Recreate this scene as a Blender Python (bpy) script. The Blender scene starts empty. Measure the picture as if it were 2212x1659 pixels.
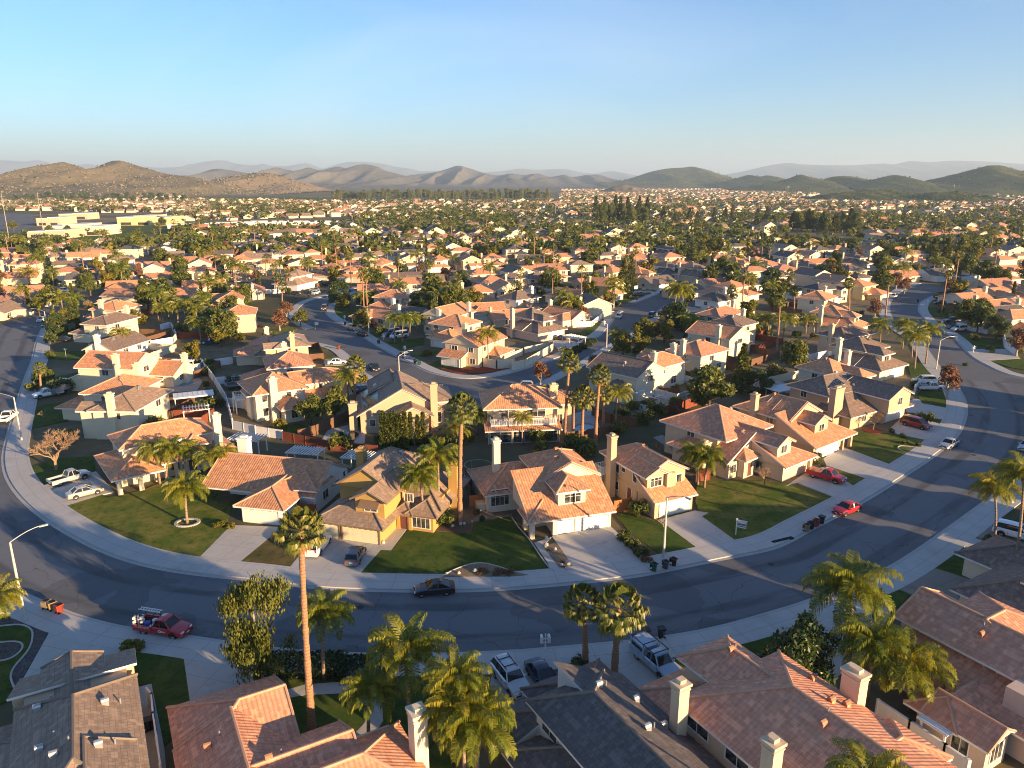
import bpy, math, random
import numpy as np
from mathutils import Vector, Matrix
RAD=math.radians
sc=bpy.context.scene; COL=sc.collection
# ---------------------------------------------------------------- camera, sky, sun, exposure
FPX,CAMH,PIT=1600.0,42.0,RAD(15.3)
cam=bpy.data.objects.new('camera',bpy.data.cameras.new('camera')); COL.objects.link(cam); sc.camera=cam
cam.location=(0,0,CAMH); cam.rotation_euler=(RAD(90)-PIT,0,0); cam.data.lens=FPX/2212*36; cam.data.sensor_width=36
cam.data.clip_end=90000; cam.data.clip_start=1
SUN_EL=RAD(9.5); SUN_AZ=math.atan2(.79,-.61)
w=bpy.data.worlds.new('World'); sc.world=w; w.use_nodes=True
_nt=w.node_tree; _bg=_nt.nodes['Background']; _s=_nt.nodes.new('ShaderNodeTexSky')
_s.sky_type='NISHITA'; _s.sun_disc=False; _s.sun_elevation=SUN_EL; _s.sun_rotation=SUN_AZ
_s.air_density=1.0; _s.dust_density=.2; _s.ozone_density=5.0
_tc=_nt.nodes.new('ShaderNodeTexCoord'); _mp=_nt.nodes.new('ShaderNodeMapping'); _mp.inputs['Scale'].default_value=(1.,1.,3.2); _mp.inputs['Rotation'].default_value=(0,.5,.4)
_nz=_nt.nodes.new('ShaderNodeTexNoise'); _nz.inputs['Scale'].default_value=1.7; _nz.inputs['Detail'].default_value=6; _nz.inputs['Distortion'].default_value=.8
_rp=_nt.nodes.new('ShaderNodeValToRGB'); _rp.color_ramp.elements[0].position=.52; _rp.color_ramp.elements[0].color=(0,0,0,1); _rp.color_ramp.elements[1].position=.78; _rp.color_ramp.elements[1].color=(.15,.15,.15,1)
_mx=_nt.nodes.new('ShaderNodeMix'); _mx.data_type='RGBA'; _mx.inputs[7].default_value=(5.4,5.0,4.6,1)     # thin smoky cirrus, fixed in the sky
for a_,b_ in ((_tc.outputs['Generated'],_mp.inputs[0]),(_mp.outputs[0],_nz.inputs[0]),(_nz.outputs[0],_rp.inputs[0]),(_rp.outputs[0],_mx.inputs[0]),(_s.outputs[0],_mx.inputs[6]),(_mx.outputs[2],_bg.inputs[0])): _nt.links.new(a_,b_)
_bg.inputs[1].default_value=.073
SUND=Vector((math.sin(SUN_AZ)*math.cos(SUN_EL),math.cos(SUN_AZ)*math.cos(SUN_EL),math.sin(SUN_EL)))
_l=bpy.data.lights.new('sun','SUN'); _l.energy=5.0; _l.color=(1,.68,.36); _l.angle=RAD(.5)
_o=bpy.data.objects.new('sun',_l); COL.objects.link(_o); _o.rotation_euler=(-SUND).to_track_quat('-Z','Y').to_euler(); _o.location=(0,0,800)
sc.view_settings.view_transform='Standard'; sc.view_settings.look='None'; sc.view_settings.gamma=1; sc.view_settings.exposure=1.9
sc.cycles.filter_width=1.05; sc.cycles.max_bounces=6; sc.cycles.transparent_max_bounces=6; sc.cycles.volume_bounces=0; sc.cycles.sample_clamp_indirect=6
rnd=random.Random(7); nrs=np.random.RandomState(5)
# ---------------------------------------------------------------- survey: photo (2212 px wide) to ground and back
def R(px,py,z=0.):
    a=(px-1106)/FPX; b=(py-829.5)/FPX
    t=(z-CAMH)/(-math.sin(PIT)-b*math.cos(PIT))
    return (a*t,(math.cos(PIT)-b*math.sin(PIT))*t)
def proj(x,y,z=0.):
    dz=z-CAMH; d=y*math.cos(PIT)-dz*math.sin(PIT); v=-y*math.sin(PIT)-dz*math.cos(PIT)
    return (1106+FPX*x/d,829.5+FPX*v/d)
TO={}
for i,sx in enumerate((0,553,1106,1659)):
    for j,sy in enumerate((645,944.7,1244.2)): TO['%d%d'%(i,j)]=(sx,sy)
    TO['%dt'%i]=(sx,288)
def T(t,pts): ox,oy=TO[t]; return [(ox+.25*x,oy+.25*y) for x,y in pts]
def GP(pts,z=0.): return [R(x,y,z) for x,y in pts]
# ---------------------------------------------------------------- tagging
ids=[]
def tag(o,label=None,cat=None,group=None,kind=None):
    if label: o['label']=label
    if cat: o['category']=cat
    if group: o['group']=group
    if kind: o['kind']=kind
    return o
AUTO=[]      # (object, phrase, x, y, z, size)
def auto(o,phrase,cat,group,x,y,z=0,extra=None):
    o['category']=cat; o['group']=group; AUTO.append((o,phrase,x,y,z)); return o
def empty(name,loc,rz=0):
    o=bpy.data.objects.new(name,None); COL.objects.link(o); o.location=loc; o.rotation_euler=(0,0,rz); o.empty_display_size=.3; return o
def link(name,me,parent=None,loc=(0,0,0),rot=(0,0,0),scale=(1,1,1)):
    o=bpy.data.objects.new(name,me); COL.objects.link(o); o.location=loc; o.rotation_euler=rot; o.scale=scale
    if parent: o.parent=parent
    return o
# ---------------------------------------------------------------- node materials
class NB:
    def __init__(s,name):
        s.m=bpy.data.materials.new(name); s.m.use_nodes=True; s.t=s.m.node_tree
        s.p=s.t.nodes['Principled BSDF']; s.out=s.t.nodes['Material Output']
    def __call__(s,ty,ins=None,**pr):
        n=s.t.nodes.new('ShaderNode'+ty)
        for k,v in pr.items(): setattr(n,k,v)
        for k,v in (ins or {}).items(): s.set(n.inputs[k],v)
        return n
    def set(s,sock,v):
        if isinstance(v,bpy.types.NodeSocket): s.t.links.new(v,sock)
        elif isinstance(v,tuple) and len(v)==3 and sock.type=='RGBA': sock.default_value=(*v,1)
        else: sock.default_value=v
    def mix(s,f,a,b,bl='MIX'):
        n=s.t.nodes.new('ShaderNodeMix'); n.data_type='RGBA'; n.blend_type=bl
        for i,v in ((0,f),(6,a),(7,b)): s.set(n.inputs[i],v)
        return n.outputs[2]
    def math(s,op,a,b=0.):
        n=s.t.nodes.new('ShaderNodeMath'); n.operation=op; s.set(n.inputs[0],a); s.set(n.inputs[1],b); return n.outputs[0]
    def noise(s,vec,sc_,det=3.,rough=.55):
        n=s('TexNoise',{'Scale':sc_,'Detail':det,'Roughness':rough}); 
        if vec is not None: s.set(n.inputs['Vector'],vec)
        return n.outputs[0]
    def ramp(s,f,els):
        n=s.t.nodes.new('ShaderNodeValToRGB'); e=n.color_ramp.elements
        while len(e)<len(els): e.new(.5)
        for q,(p,c) in zip(e,els): q.position=p; q.color=(*c,1) if len(c)==3 else c
        s.set(n.inputs[0],f); return n.outputs[0]
    def base(s,c,rough=.8,spec=.3,metal=0.):
        s.set(s.p.inputs['Base Color'],c); s.p.inputs['Roughness'].default_value=rough
        s.p.inputs['Specular IOR Level'].default_value=spec; s.p.inputs['Metallic'].default_value=metal
    def bump(s,h,st=.4,dist=.05):
        n=s('Bump',{'Strength':st,'Distance':dist,'Height':h}); s.t.links.new(n.outputs[0],s.p.inputs['Normal'])
    def pos(s): return s('NewGeometry').outputs['Position']
    def uv(s): return s('UVMap').outputs[0]
def sh(c,k): return tuple(min(1,v*k) for v in c)
def plain(name,c,rough=.6,spec=.4,metal=0.,var=.12,scale=2.):
    b=NB(name); n=b.noise(b('TexCoord').outputs['Object'],scale)
    b.base(b.mix(n,sh(c,1-var),sh(c,1+var)),rough,spec,metal); return b.m
def m_roof(name,c1,c2,c3,barrel=True):
    b=NB(name); uv=b.uv()
    br=b('TexBrick',{'Vector':uv,'Color1':c1,'Color2':c2,'Mortar':sh(c1,.5),'Scale':1.,'Mortar Size':.018,'Bias':.0,'Brick Width':.34,'Row Height':.40},offset=0. if barrel else .5,offset_frequency=2)
    p=b.pos(); big=b.noise(p,.35,4.,.6); sm=b.noise(p,2.6,3.)
    c=b.mix(b.ramp(big,[(.42,(0,0,0)),(.68,(1,1,1))]),br.outputs[0],b.mix(.55,br.outputs[0],c3))
    vt=b('TexVoronoi',{'Vector':b('Mapping',{'Vector':uv,'Scale':(1/.34,1/.40,1.)}).outputs[0],'Scale':1.,'Randomness':0.}).outputs[1]; vs=b('SeparateColor',{0:vt}); c=b.mix(b.ramp(vs.outputs[0],[(.70,(0,0,0)),(1,(.7,.7,.7))]),c,sh(c2,.8)); c=b.mix(b.ramp(vs.outputs[1],[(.72,(0,0,0)),(1,(.7,.7,.7))]),c,sh(c1,1.28)); c=b.mix(b.ramp(sm,[(.5,(0,0,0)),(.8,(.5,.5,.5))]),c,sh(c1,.6))
    oi=b('ObjectInfo').outputs['Random']; c=b.mix(1.,c,b.ramp(oi,[(0,(.82,.84,.88)),(1,(1.12,1.04,1.0))]),'MULTIPLY')
    b.base(c,.75,.25)
    s=b('SeparateXYZ',{0:uv}); u,v=s.outputs[0],s.outputs[1]
    hu=b.math('SINE',b.math('MULTIPLY',u,2*math.pi/.34)); hv=b.math('FRACT',b.math('DIVIDE',v,.40))
    h=b.math('ADD',b.math('MULTIPLY',hu,.5 if barrel else .06),b.math('MULTIPLY',b.math('SUBTRACT',1.,hv),.7))
    b.bump(h,.7,.035); return b.m
def m_stucco(name,c):
    b=NB(name); p=b.pos(); n=b.noise(p,.5,5.,.6); f=b.noise(p,26.,2.)
    sx=b('Mapping',{'Vector':p,'Scale':(2.2,2.2,.25)}).outputs[0]; st=b.noise(sx,1.1,4.,.6)
    col=b.mix(n,sh(c,.90),sh(c,1.06)); col=b.mix(b.ramp(st,[(.52,(0,0,0)),(.8,(.35,.35,.35))]),col,sh(c,.72))
    b.base(col,.9,.15); b.bump(f,.25,.02); return b.m
def m_leaf(name,cols,trans=.3,rough=.5):
    b=NB(name); u=b('SeparateXYZ',{0:b.uv()}).outputs[0]
    c=b.ramp(u,[(i/(len(cols)-1),q) for i,q in enumerate(cols)])
    oi=b('ObjectInfo').outputs['Random']; c=b.mix(1.,c,b.ramp(oi,[(0,(.78,.86,.8)),(.5,(1,1,1)),(1,(1.2,1.08,.9))]),'MULTIPLY')
    b.base(c,rough,.3); tr=b('BsdfTranslucent',{0:b.mix(1.,c,(1.25,1.15,.6),'MULTIPLY')}); mx=b('MixShader',{0:trans,1:b.p.outputs[0],2:tr.outputs[0]})
    b.t.links.new(mx.outputs[0],b.out.inputs[0]); return b.m
def m_bark(name,c,sc_=6.,ring=0.):
    b=NB(name); p=b('TexCoord').outputs['Object']; n=b.noise(b('Mapping',{'Vector':p,'Scale':(4.,4.,1.)}).outputs[0],sc_,4.)
    if ring:
        z=b('SeparateXYZ',{0:b.pos()}).outputs[2]; rg=b.math('FRACT',b.math('MULTIPLY',b.math('ADD',z,b.math('MULTIPLY',n,.35)),ring))
        col=b.mix(b.ramp(rg,[(0,(0,0,0)),(.3,(1,1,1))]),sh(c,.45),b.mix(n,sh(c,.75),sh(c,1.35))); b.bump(rg,.8,.08)
    else: col=b.mix(n,sh(c,.6),sh(c,1.35)); b.bump(n,.6,.05)
    b.base(col,.9,.15); return b.m
MT={}
MT['roof_terra']=m_roof('terracotta barrel tile',(.66,.335,.17),(.52,.23,.12),(.46,.275,.18))
MT['roof_salmon']=m_roof('salmon barrel tile',(.68,.335,.205),(.55,.25,.15),(.50,.30,.21))
MT['roof_terra2']=m_roof('weathered terracotta tile',(.60,.31,.185),(.46,.205,.125),(.40,.235,.16))
MT['roof_brown']=m_roof('brown concrete tile',(.25,.185,.145),(.18,.13,.105),(.18,.145,.12),False)
MT['roof_grey']=m_roof('dark grey concrete tile',(.16,.14,.13),(.11,.097,.092),(.12,.11,.105),False)
MT['roof_tan']=m_roof('tan concrete tile',(.37,.265,.19),(.29,.205,.145),(.29,.225,.17),False)
MT['roof_red']=m_roof('glossy red barrel tile',(.42,.14,.09),(.33,.10,.065),(.34,.15,.11))
for k,c in dict(cream=(.70,.60,.44),white=(.74,.72,.68),yellow=(.70,.55,.28),mustard=(.46,.29,.10),beige=(.60,.46,.32),tan=(.50,.37,.25),pink=(.60,.46,.37),grey=(.45,.42,.38),peach=(.66,.52,.36)).items(): MT['w_'+k]=m_stucco(k+' stucco',c)
MT['edging']=plain('grey concrete edging',(.42,.40,.37),.8,.2)
MT['trim']=plain('white trim paint',(.72,.70,.66),.6)
MT['trim_brown']=plain('brown trim paint',(.20,.13,.08),.6)
MT['garage']=plain('white garage door paint',(.74,.72,.67),.5)
MT['garage_cream']=plain('cream garage door paint',(.72,.62,.42),.5)
MT['door']=plain('dark red door',(.14,.05,.035),.5)
MT['dark']=plain('dark interior',(.02,.02,.02),.9,.1)
def m_glass():
    b=NB('window glass'); p=b.pos(); n=b.noise(p,1.3,2.); b.base(b.mix(b.ramp(n,[(.4,(0,0,0)),(.65,(1,1,1))]),(.02,.024,.03),(.12,.115,.10)),.06,.6); return b.m
MT['glass']=m_glass()
def m_solar():
    b=NB('solar panel'); uv=b.pos(); br=b('TexBrick',{'Vector':b('TexCoord').outputs['Object'],'Color1':(.008,.010,.018),'Color2':(.012,.014,.022),'Mortar':(.08,.08,.09),'Scale':1.,'Mortar Size':.03,'Brick Width':1.7,'Row Height':1.0},offset=0.)
    b.base(br.outputs[0],.18,.5); return b.m
MT['solar']=m_solar()
MT['ridge']=plain('ridge cap tile',(.50,.30,.20),.8,.2,var=.25)
MT['ridge_dk']=plain('dark ridge cap tile',(.20,.16,.13),.8,.2,var=.25)
MT['metal']=plain('galvanised metal',(.42,.43,.44),.45,.5,.6)
MT['lamp']=plain('lamp post concrete grey',(.50,.48,.44),.6,.3)
MT['vinyl']=plain('white vinyl fence',(.70,.70,.70),.55,.3)
def m_wood(name,c):
    b=NB(name); p=b('TexCoord').outputs['Object']; wv=b('TexWave',{'Vector':p,'Scale':3.3,'Distortion':.3},bands_direction='DIAGONAL').outputs[1]
    n=b.noise(p,1.2,4.); b.base(b.mix(b.ramp(wv,[(0,(.4,.4,.4)),(.12,(0,0,0))]),b.mix(n,sh(c,.7),sh(c,1.3)),sh(c,.25)),.85,.15); return b.m
MT['redwood']=m_wood('red stained fence',(.21,.065,.038)); MT['brownwood']=m_wood('brown fence boards',(.16,.09,.055)); MT['orangewood']=m_wood('orange fence boards',(.42,.16,.06))
MT['frond']=m_leaf('queen palm leaf',[(.05,.08,.012),(.12,.16,.018),(.22,.23,.022),(.33,.29,.035)],.38,.38)
MT['fan']=m_leaf('fan palm leaf',[(.03,.055,.015),(.07,.10,.02),(.14,.155,.028),(.24,.22,.05)],.3,.4)
MT['deadfrond']=m_leaf('dead palm leaf',[(.14,.08,.035),(.24,.14,.06),(.32,.2,.09)],.2,.8)
MT['leaf']=m_leaf('broadleaf foliage',[(.03,.055,.014),(.07,.095,.02),(.14,.15,.028),(.21,.20,.04)],.25)
MT['leaf_dk']=m_leaf('dark glossy foliage',[(.016,.036,.013),(.035,.06,.018),(.065,.095,.025),(.13,.15,.035)],.2,.4)
MT['leaf_yel']=m_leaf('yellow green foliage',[(.06,.075,.012),(.13,.135,.02),(.22,.19,.025),(.28,.24,.035)],.35)
MT['leaf_pine']=m_leaf('pine foliage',[(.03,.05,.018),(.065,.085,.026),(.11,.12,.034),(.17,.16,.05)],.12)
MT['leaf_red']=m_leaf('russet winter foliage',[(.11,.05,.03),(.17,.08,.05),(.23,.12,.07),(.28,.16,.10)],.2,.7)
MT['twig']=m_bark('bare twig bark',(.30,.20,.13)); MT['bark']=m_bark('tree bark',(.13,.095,.07)); MT['bark_pale']=m_bark('pale bark',(.35,.30,.24))
MT['ptrunk']=m_bark('palm trunk',(.30,.22,.16),5.,2.6); MT['ftrunk']=m_bark('fan palm trunk',(.38,.215,.13),6.,3.6); MT['boot']=m_bark('palm boot fibre',(.33,.16,.07),5.,5.)
# ---------------------------------------------------------------- mesh helpers
def pym(name,V,F,mats,fm=None,uv=None,smooth=False):
    me=bpy.data.meshes.new(name); me.from_pydata(V,[],F)
    for m in mats: me.materials.append(m)
    if fm: me.polygons.foreach_set('material_index',fm)
    if uv:
        l=me.uv_layers.new(name='UVMap'); l.data.foreach_set('uv',[c for p in uv for q in p for c in q])
    if smooth: me.polygons.foreach_set('use_smooth',[True]*len(F))
    me.update(); return me
def quads(name,Q,tint,mats,mi=None):
    """Q (n,4,3) leaf quads, tint (n,) stored as UV.x"""
    n=len(Q); me=bpy.data.meshes.new(name); me.vertices.add(n*4); me.vertices.foreach_set('co',Q.astype(np.float32).ravel())
    me.loops.add(n*4); me.loops.foreach_set('vertex_index',np.arange(n*4,dtype=np.int32))
    me.polygons.add(n); me.polygons.foreach_set('loop_start',np.arange(0,n*4,4,dtype=np.int32))
    l=me.uv_layers.new(name='UVMap'); uv=np.zeros((n,4,2),np.float32); uv[:,:,0]=tint[:,None]; l.data.foreach_set('uv',uv.ravel())
    for m in mats: me.materials.append(m)
    if mi is not None: me.polygons.foreach_set('material_index',np.asarray(mi,np.int32))
    me.update(calc_edges=True); me.validate(); return me
class MB:
    """collects faces for one mesh object"""
    def __init__(s): s.V=[]; s.F=[]; s.M=[]; s.U=[]
    def face(s,pts,m=0,uv=None):
        i=len(s.V); s.V+= [tuple(p) for p in pts]; s.F.append(tuple(range(i,i+len(pts)))); s.M.append(m); s.U.append(uv or [(0,0)]*len(pts))
    def box(s,x0,y0,z0,x1,y1,z1,m=0,bot=False):
        a=[(x0,y0),(x1,y0),(x1,y1),(x0,y1)]
        for i in range(4):
            p,q=a[i],a[(i+1)%4]; L=abs(p[0]-q[0])+abs(p[1]-q[1])
            s.face([(*p,z0),(*q,z0),(*q,z1),(*p,z1)],m,[(0,z0),(L,z0),(L,z1),(0,z1)])
        s.face([(*p,z1) for p in a],m,[(p[0],p[1]) for p in a])
        if bot: s.face([(*p,z0) for p in a[::-1]],m)
    def obox(s,c,ax,ay,az,m=0):
        """box: centre and three half-axis vectors"""
        c=Vector(c); ax,ay,az=Vector(ax),Vector(ay),Vector(az)
        P=lambda i,j,k: c+ax*i+ay*j+az*k
        for q in (((-1,-1,-1),(-1,1,-1),(1,1,-1),(1,-1,-1)),((-1,-1,1),(1,-1,1),(1,1,1),(-1,1,1)),((-1,-1,-1),(1,-1,-1),(1,-1,1),(-1,-1,1)),((1,-1,-1),(1,1,-1),(1,1,1),(1,-1,1)),((1,1,-1),(-1,1,-1),(-1,1,1),(1,1,1)),((-1,1,-1),(-1,-1,-1),(-1,-1,1),(-1,1,1))):
            s.face([P(*k) for k in q],m)
    def bar(s,a,b,w,h=None,m=0):
        a,b=Vector(a),Vector(b); d=b-a; L=d.length
        if L<1e-5: return
        d/=L; up=Vector((0,0,1)) if abs(d.z)<.95 else Vector((1,0,0)); sx=d.cross(up).normalized(); sy=sx.cross(d)
        s.obox((a+b)/2,d*(L/2),sx*(w/2),sy*((h or w)/2),m)
    def tube(s,pts,rad,n=8,m=0,cap=True):
        rings=[]; prev=None
        for i,p in enumerate(pts):
            p=Vector(p); d=(Vector(pts[min(i+1,len(pts)-1)])-Vector(pts[max(i-1,0)])).normalized()
            up=Vector((1,0,0)) if abs(d.z)>.8 else Vector((0,0,1)); a=d.cross(up).normalized(); b=d.cross(a)
            i0=len(s.V); s.V+=[tuple(p+(a*math.cos(t)+b*math.sin(t))*rad[i]) for t in [2*math.pi*k/n for k in range(n)]]; rings.append(i0)
        for r0,r1 in zip(rings,rings[1:]):
            for k in range(n):
                s.F.append((r0+k,r0+(k+1)%n,r1+(k+1)%n,r1+k)); s.M.append(m); s.U.append([(0,0)]*4)
        if cap:
            s.F.append(tuple(range(rings[-1],rings[-1]+n))); s.M.append(m); s.U.append([(0,0)]*n)
            s.F.append(tuple(range(rings[0]+n-1,rings[0]-1,-1))); s.M.append(m); s.U.append([(0,0)]*n)
    def mesh(s,name,mats,smooth=False): return pym(name,s.V,s.F,mats,s.M,s.U,smooth)
    def obj(s,name,mats,parent=None,loc=(0,0,0),smooth=False): return link(name,s.mesh(name,mats,smooth),parent,loc)
def poly_prism(name,pts,z0,z1,mats,kind='structure',label=None):
    """raised flat slab from a ground outline"""
    A=sum(p[0]*q[1]-q[0]*p[1] for p,q in zip(pts,pts[1:]+pts[:1]))
    if A<0: pts=pts[::-1]
    n=len(pts); V=[(x,y,z1) for x,y in pts]+[(x,y,z0) for x,y in pts]
    F=[tuple(range(n))]+[(i,n+i,n+(i+1)%n,(i+1)%n) for i in range(n)]
    o=link(name,pym(name,V,F,mats)); o['kind']=kind
    if label: o['label']=label
    return o
# ---------------------------------------------------------------- ground materials
def m_ground():
    b=NB('valley ground'); p=b.pos(); n=b.noise(p,.02,6.,.6); f=b.noise(p,.5,4.); h=b.noise(p,.004,4.)
    c=b.ramp(n,[(.35,(.05,.06,.025)),(.5,(.13,.11,.065)),(.62,(.22,.175,.115)),(.75,(.08,.085,.035))])
    c=b.mix(b.ramp(f,[(.4,(0,0,0)),(.7,(.6,.6,.6))]),c,(.085,.08,.045)); c=b.mix(b.ramp(h,[(.45,(0,0,0)),(.6,(.5,.5,.5))]),c,(.27,.21,.13))
    b.base(c,.95,.1); b.bump(f,.5,.2); return b.m
def m_asph():
    b=NB('worn asphalt'); p=b.pos(); s=b('SeparateXYZ',{0:b.uv()}); u=s.outputs[0]
    big=b.noise(p,.09,5.,.65); fine=b.noise(p,9.,3.,.7); grit=b.noise(p,40.,2.)
    c=b.mix(big,(.135,.142,.152),(.19,.198,.21)); c=b.mix(b.ramp(fine,[(.35,(0,0,0)),(.75,(.5,.5,.5))]),c,(.115,.120,.128))
    al=b('Mapping',{'Vector':b.uv(),'Scale':(3.,.05,1.)}).outputs[0]; wear=b.noise(al,2.2,4.,.6)
    band=b.ramp(u,[(0,(.5,.5,.5)),(.1,(.25,.25,.25)),(.18,(.4,.4,.4)),(.22,(1,1,1)),(.31,(1,1,1)),(.345,(.08,.08,.08)),(.5,(0,0,0)),(.68,(.1,.1,.1)),(.73,(1,1,1)),(.82,(.8,.8,.8)),(.86,(.3,.3,.3)),(1,(.6,.6,.6))])
    d=b.math('MULTIPLY',b('SeparateColor',{0:band}).outputs[0],b('SeparateColor',{0:b.ramp(wear,[(.34,(.1,.1,.1)),(.56,(1,1,1))])}).outputs[0])
    c=b.mix(b.math('MULTIPLY',d,.6),c,(.046,.047,.050))

    dn=b('TexNoise',{'Vector':p,'Scale':.35,'Detail':4.}).outputs[1]; pv=b('VectorMath',{0:p,1:b('VectorMath',{0:dn,3:3.},operation='SCALE').outputs[0]},operation='ADD').outputs[0]
    vo=b('TexVoronoi',{'Vector':pv,'Scale':.11},feature='DISTANCE_TO_EDGE').outputs[0]
    c=b.mix(b.ramp(vo,[(0,(.6,.6,.6)),(.0055,(0,0,0))]),c,(.04,.04,.042))
    pt=b('TexVoronoi',{'Vector':pv,'Scale':.16}).outputs[1]; c=b.mix(b.ramp(b('SeparateColor',{0:pt}).outputs[0],[(.84,(0,0,0)),(.86,(.35,.35,.35))]),c,(.062,.063,.066))
    b.base(c,.9,.2); b.bump(grit,.35,.02); return b.m
def m_conc(name,c,joint=(0,0)):
    b=NB(name); p=b.pos(); n=b.noise(p,.45,5.,.65); f=b.noise(p,12.,3.)
    col=b.mix(n,sh(c,.78),sh(c,1.1)); col=b.mix(b.ramp(f,[(.45,(0,0,0)),(.8,(.4,.4,.4))]),col,sh(c,.7))
    st=b.noise(p,.22,3.); col=b.mix(b.ramp(st,[(.6,(0,0,0)),(.7,(.3,.3,.3))]),col,sh(c,.55))
    if joint[0]:
        br=b('TexBrick',{'Vector':b.uv(),'Color1':(0,0,0),'Color2':(0,0,0),'Mortar':(1,1,1),'Scale':1.,'Mortar Size':.03,'Brick Width':joint[0],'Row Height':joint[1]},offset=0.).outputs[0]
        col=b.mix(b.math('MULTIPLY',b('SeparateColor',{0:br}).outputs[0],.6),col,sh(c,.4))
    b.base(col,.9,.2); return b.m
def m_drive(name,c,ang):
    b=NB(name); p=b.pos(); n=b.noise(p,.5,5.,.65); f=b.noise(p,10.,3.)
    col=b.mix(n,sh(c,.8),sh(c,1.1)); col=b.mix(b.ramp(f,[(.45,(0,0,0)),(.8,(.35,.35,.35))]),col,sh(c,.7))
    mp=b('Mapping',{'Vector':p,'Rotation':(0,0,-ang)}).outputs[0]
    br=b('TexBrick',{'Vector':mp,'Color1':(0,0,0),'Color2':(0,0,0),'Mortar':(1,1,1),'Scale':1.,'Mortar Size':.03,'Brick Width':3.1,'Row Height':3.1},offset=0.).outputs[0]
    st=b.noise(p,.6,2.); col=b.mix(b.ramp(st,[(.62,(0,0,0)),(.72,(.35,.35,.35))]),col,sh(c,.5))
    col=b.mix(b.math('MULTIPLY',b('SeparateColor',{0:br}).outputs[0],.55),col,sh(c,.4)); b.base(col,.9,.2); return b.m
def m_grass(name,c1,c2,c3):
    b=NB(name); p=b.pos(); n=b.noise(p,.28,5.,.65); f=b.noise(p,3.2,6.,.75); g=b.noise(b('Mapping',{'Vector':p,'Scale':(1.,3.,1.)}).outputs[0],14.,3.)
    c=b.mix(b.ramp(n,[(.38,(0,0,0)),(.66,(1,1,1))]),c1,c3); c=b.mix(b.ramp(f,[(.35,(0,0,0)),(.7,(.8,.8,.8))]),c,c2); k2=b.noise(p,1.1,5.,.7); c=b.mix(b.ramp(k2,[(.5,(0,0,0)),(.68,(.7,.7,.7))]),c,sh(c1,.55)); k3=b.noise(p,7.5,3.,.8); c=b.mix(b.ramp(k3,[(.58,(0,0,0)),(.75,(.55,.55,.55))]),c,c3)
    b.base(c,.95,.1); b.bump(g,.9,.12); return b.m
def m_soil(name,c,peb=.0):
    b=NB(name); p=b.pos(); n=b.noise(p,1.2,5.,.7); v=b('TexVoronoi',{'Vector':p,'Scale':6.}).outputs[1]
    c2=b.mix(n,sh(c,.65),sh(c,1.25)); c2=b.mix(peb,c2,v,'OVERLAY'); b.base(c2,.95,.1); b.bump(b.noise(p,8.,3.),.8,.08); return b.m
def m_water(name,c,r=.04):
    b=NB(name); b.base(c,r,.6); b.bump(b.noise(b.pos(),1.2,3.),.08,.05); return b.m
MT['ground']=m_ground(); MT['asphalt']=m_asph(); MT['walk']=m_conc('sidewalk concrete',(.47,.455,.43),(1.6,3.6)); MT['kerb']=m_conc('kerb concrete',(.42,.41,.39))
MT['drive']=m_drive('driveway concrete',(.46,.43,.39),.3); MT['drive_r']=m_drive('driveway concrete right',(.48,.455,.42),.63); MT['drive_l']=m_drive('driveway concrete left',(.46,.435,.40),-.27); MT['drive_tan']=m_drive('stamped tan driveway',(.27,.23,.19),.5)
MT['lawn']=m_grass('lawn',(.055,.105,.014),(.11,.145,.022),(.24,.20,.06)); MT['lawn_dk']=m_grass('lawn darkened for shade',(.036,.08,.014),(.065,.115,.018),(.12,.13,.03)); MT['lawn_dry']=m_grass('dry lawn',(.06,.065,.018),(.11,.095,.035),(.19,.14,.06))  # lawn_dk darkens the grass colour for lawns that lie in shade
MT['soil']=m_soil('planting soil',(.12,.085,.055)); MT['mulch']=m_soil('red bark mulch',(.17,.045,.03)); MT['pebble']=m_soil('dark pebble bed',(.10,.09,.085),.5); MT['sand']=m_soil('sandy planter',(.23,.175,.115),.25)
MT['pool']=m_water('pool water',(.03,.16,.30)); MT['pooldark']=m_water('dark pool water',(.006,.014,.02)); MT['lake']=m_water('lake water',(.012,.022,.028),.09)
MT['field']=m_grass('green field',(.05,.09,.015),(.08,.12,.02),(.11,.12,.03)); MT['fielddry']=m_grass('fallow field',(.13,.10,.05),(.17,.13,.07),(.12,.11,.045))
# ---------------------------------------------------------------- ground and roads
def fine_ground():
    S=40000.; g=MB(); g.face([(-S,-3000,0),(S,-3000,0),(S,33000,0),(-S,33000,0)]); o=g.obj('ground',[MT['ground']]); o['kind']='structure'; o['label']='flat valley ground of dry soil and weeds under the houses'
fine_ground()
def smooth(pts,n=6):
    P=[Vector((*p,0)) for p in pts]; out=[]
    for i in range(len(P)-1):
        a,b,c,d=P[max(i-1,0)],P[i],P[i+1],P[min(i+2,len(P)-1)]
        for k in range(n):
            t=k/n; out.append(.5*((2*b)+(c-a)*t+(2*a-5*b+4*c-d)*t*t+(3*b-a-3*c+d)*t**3))
    out.append(P[-1]); return [(v.x,v.y) for v in out]
def relax(pts,k=3):
    for _ in range(k): pts=[pts[0]]+[tuple((a[i]+2*b[i]+c[i])/4 for i in (0,1)) for a,b,c in zip(pts,pts[1:],pts[2:])]+[pts[-1]]
    return pts
def offset(pts,d):
    out=[]
    for i in range(len(pts)):
        a,b=pts[max(i-1,0)],pts[min(i+1,len(pts)-1)]; tx,ty=b[0]-a[0],b[1]-a[1]; L=math.hypot(tx,ty) or 1
        out.append((pts[i][0]-ty/L*d,pts[i][1]+tx/L*d))
    return out
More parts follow.
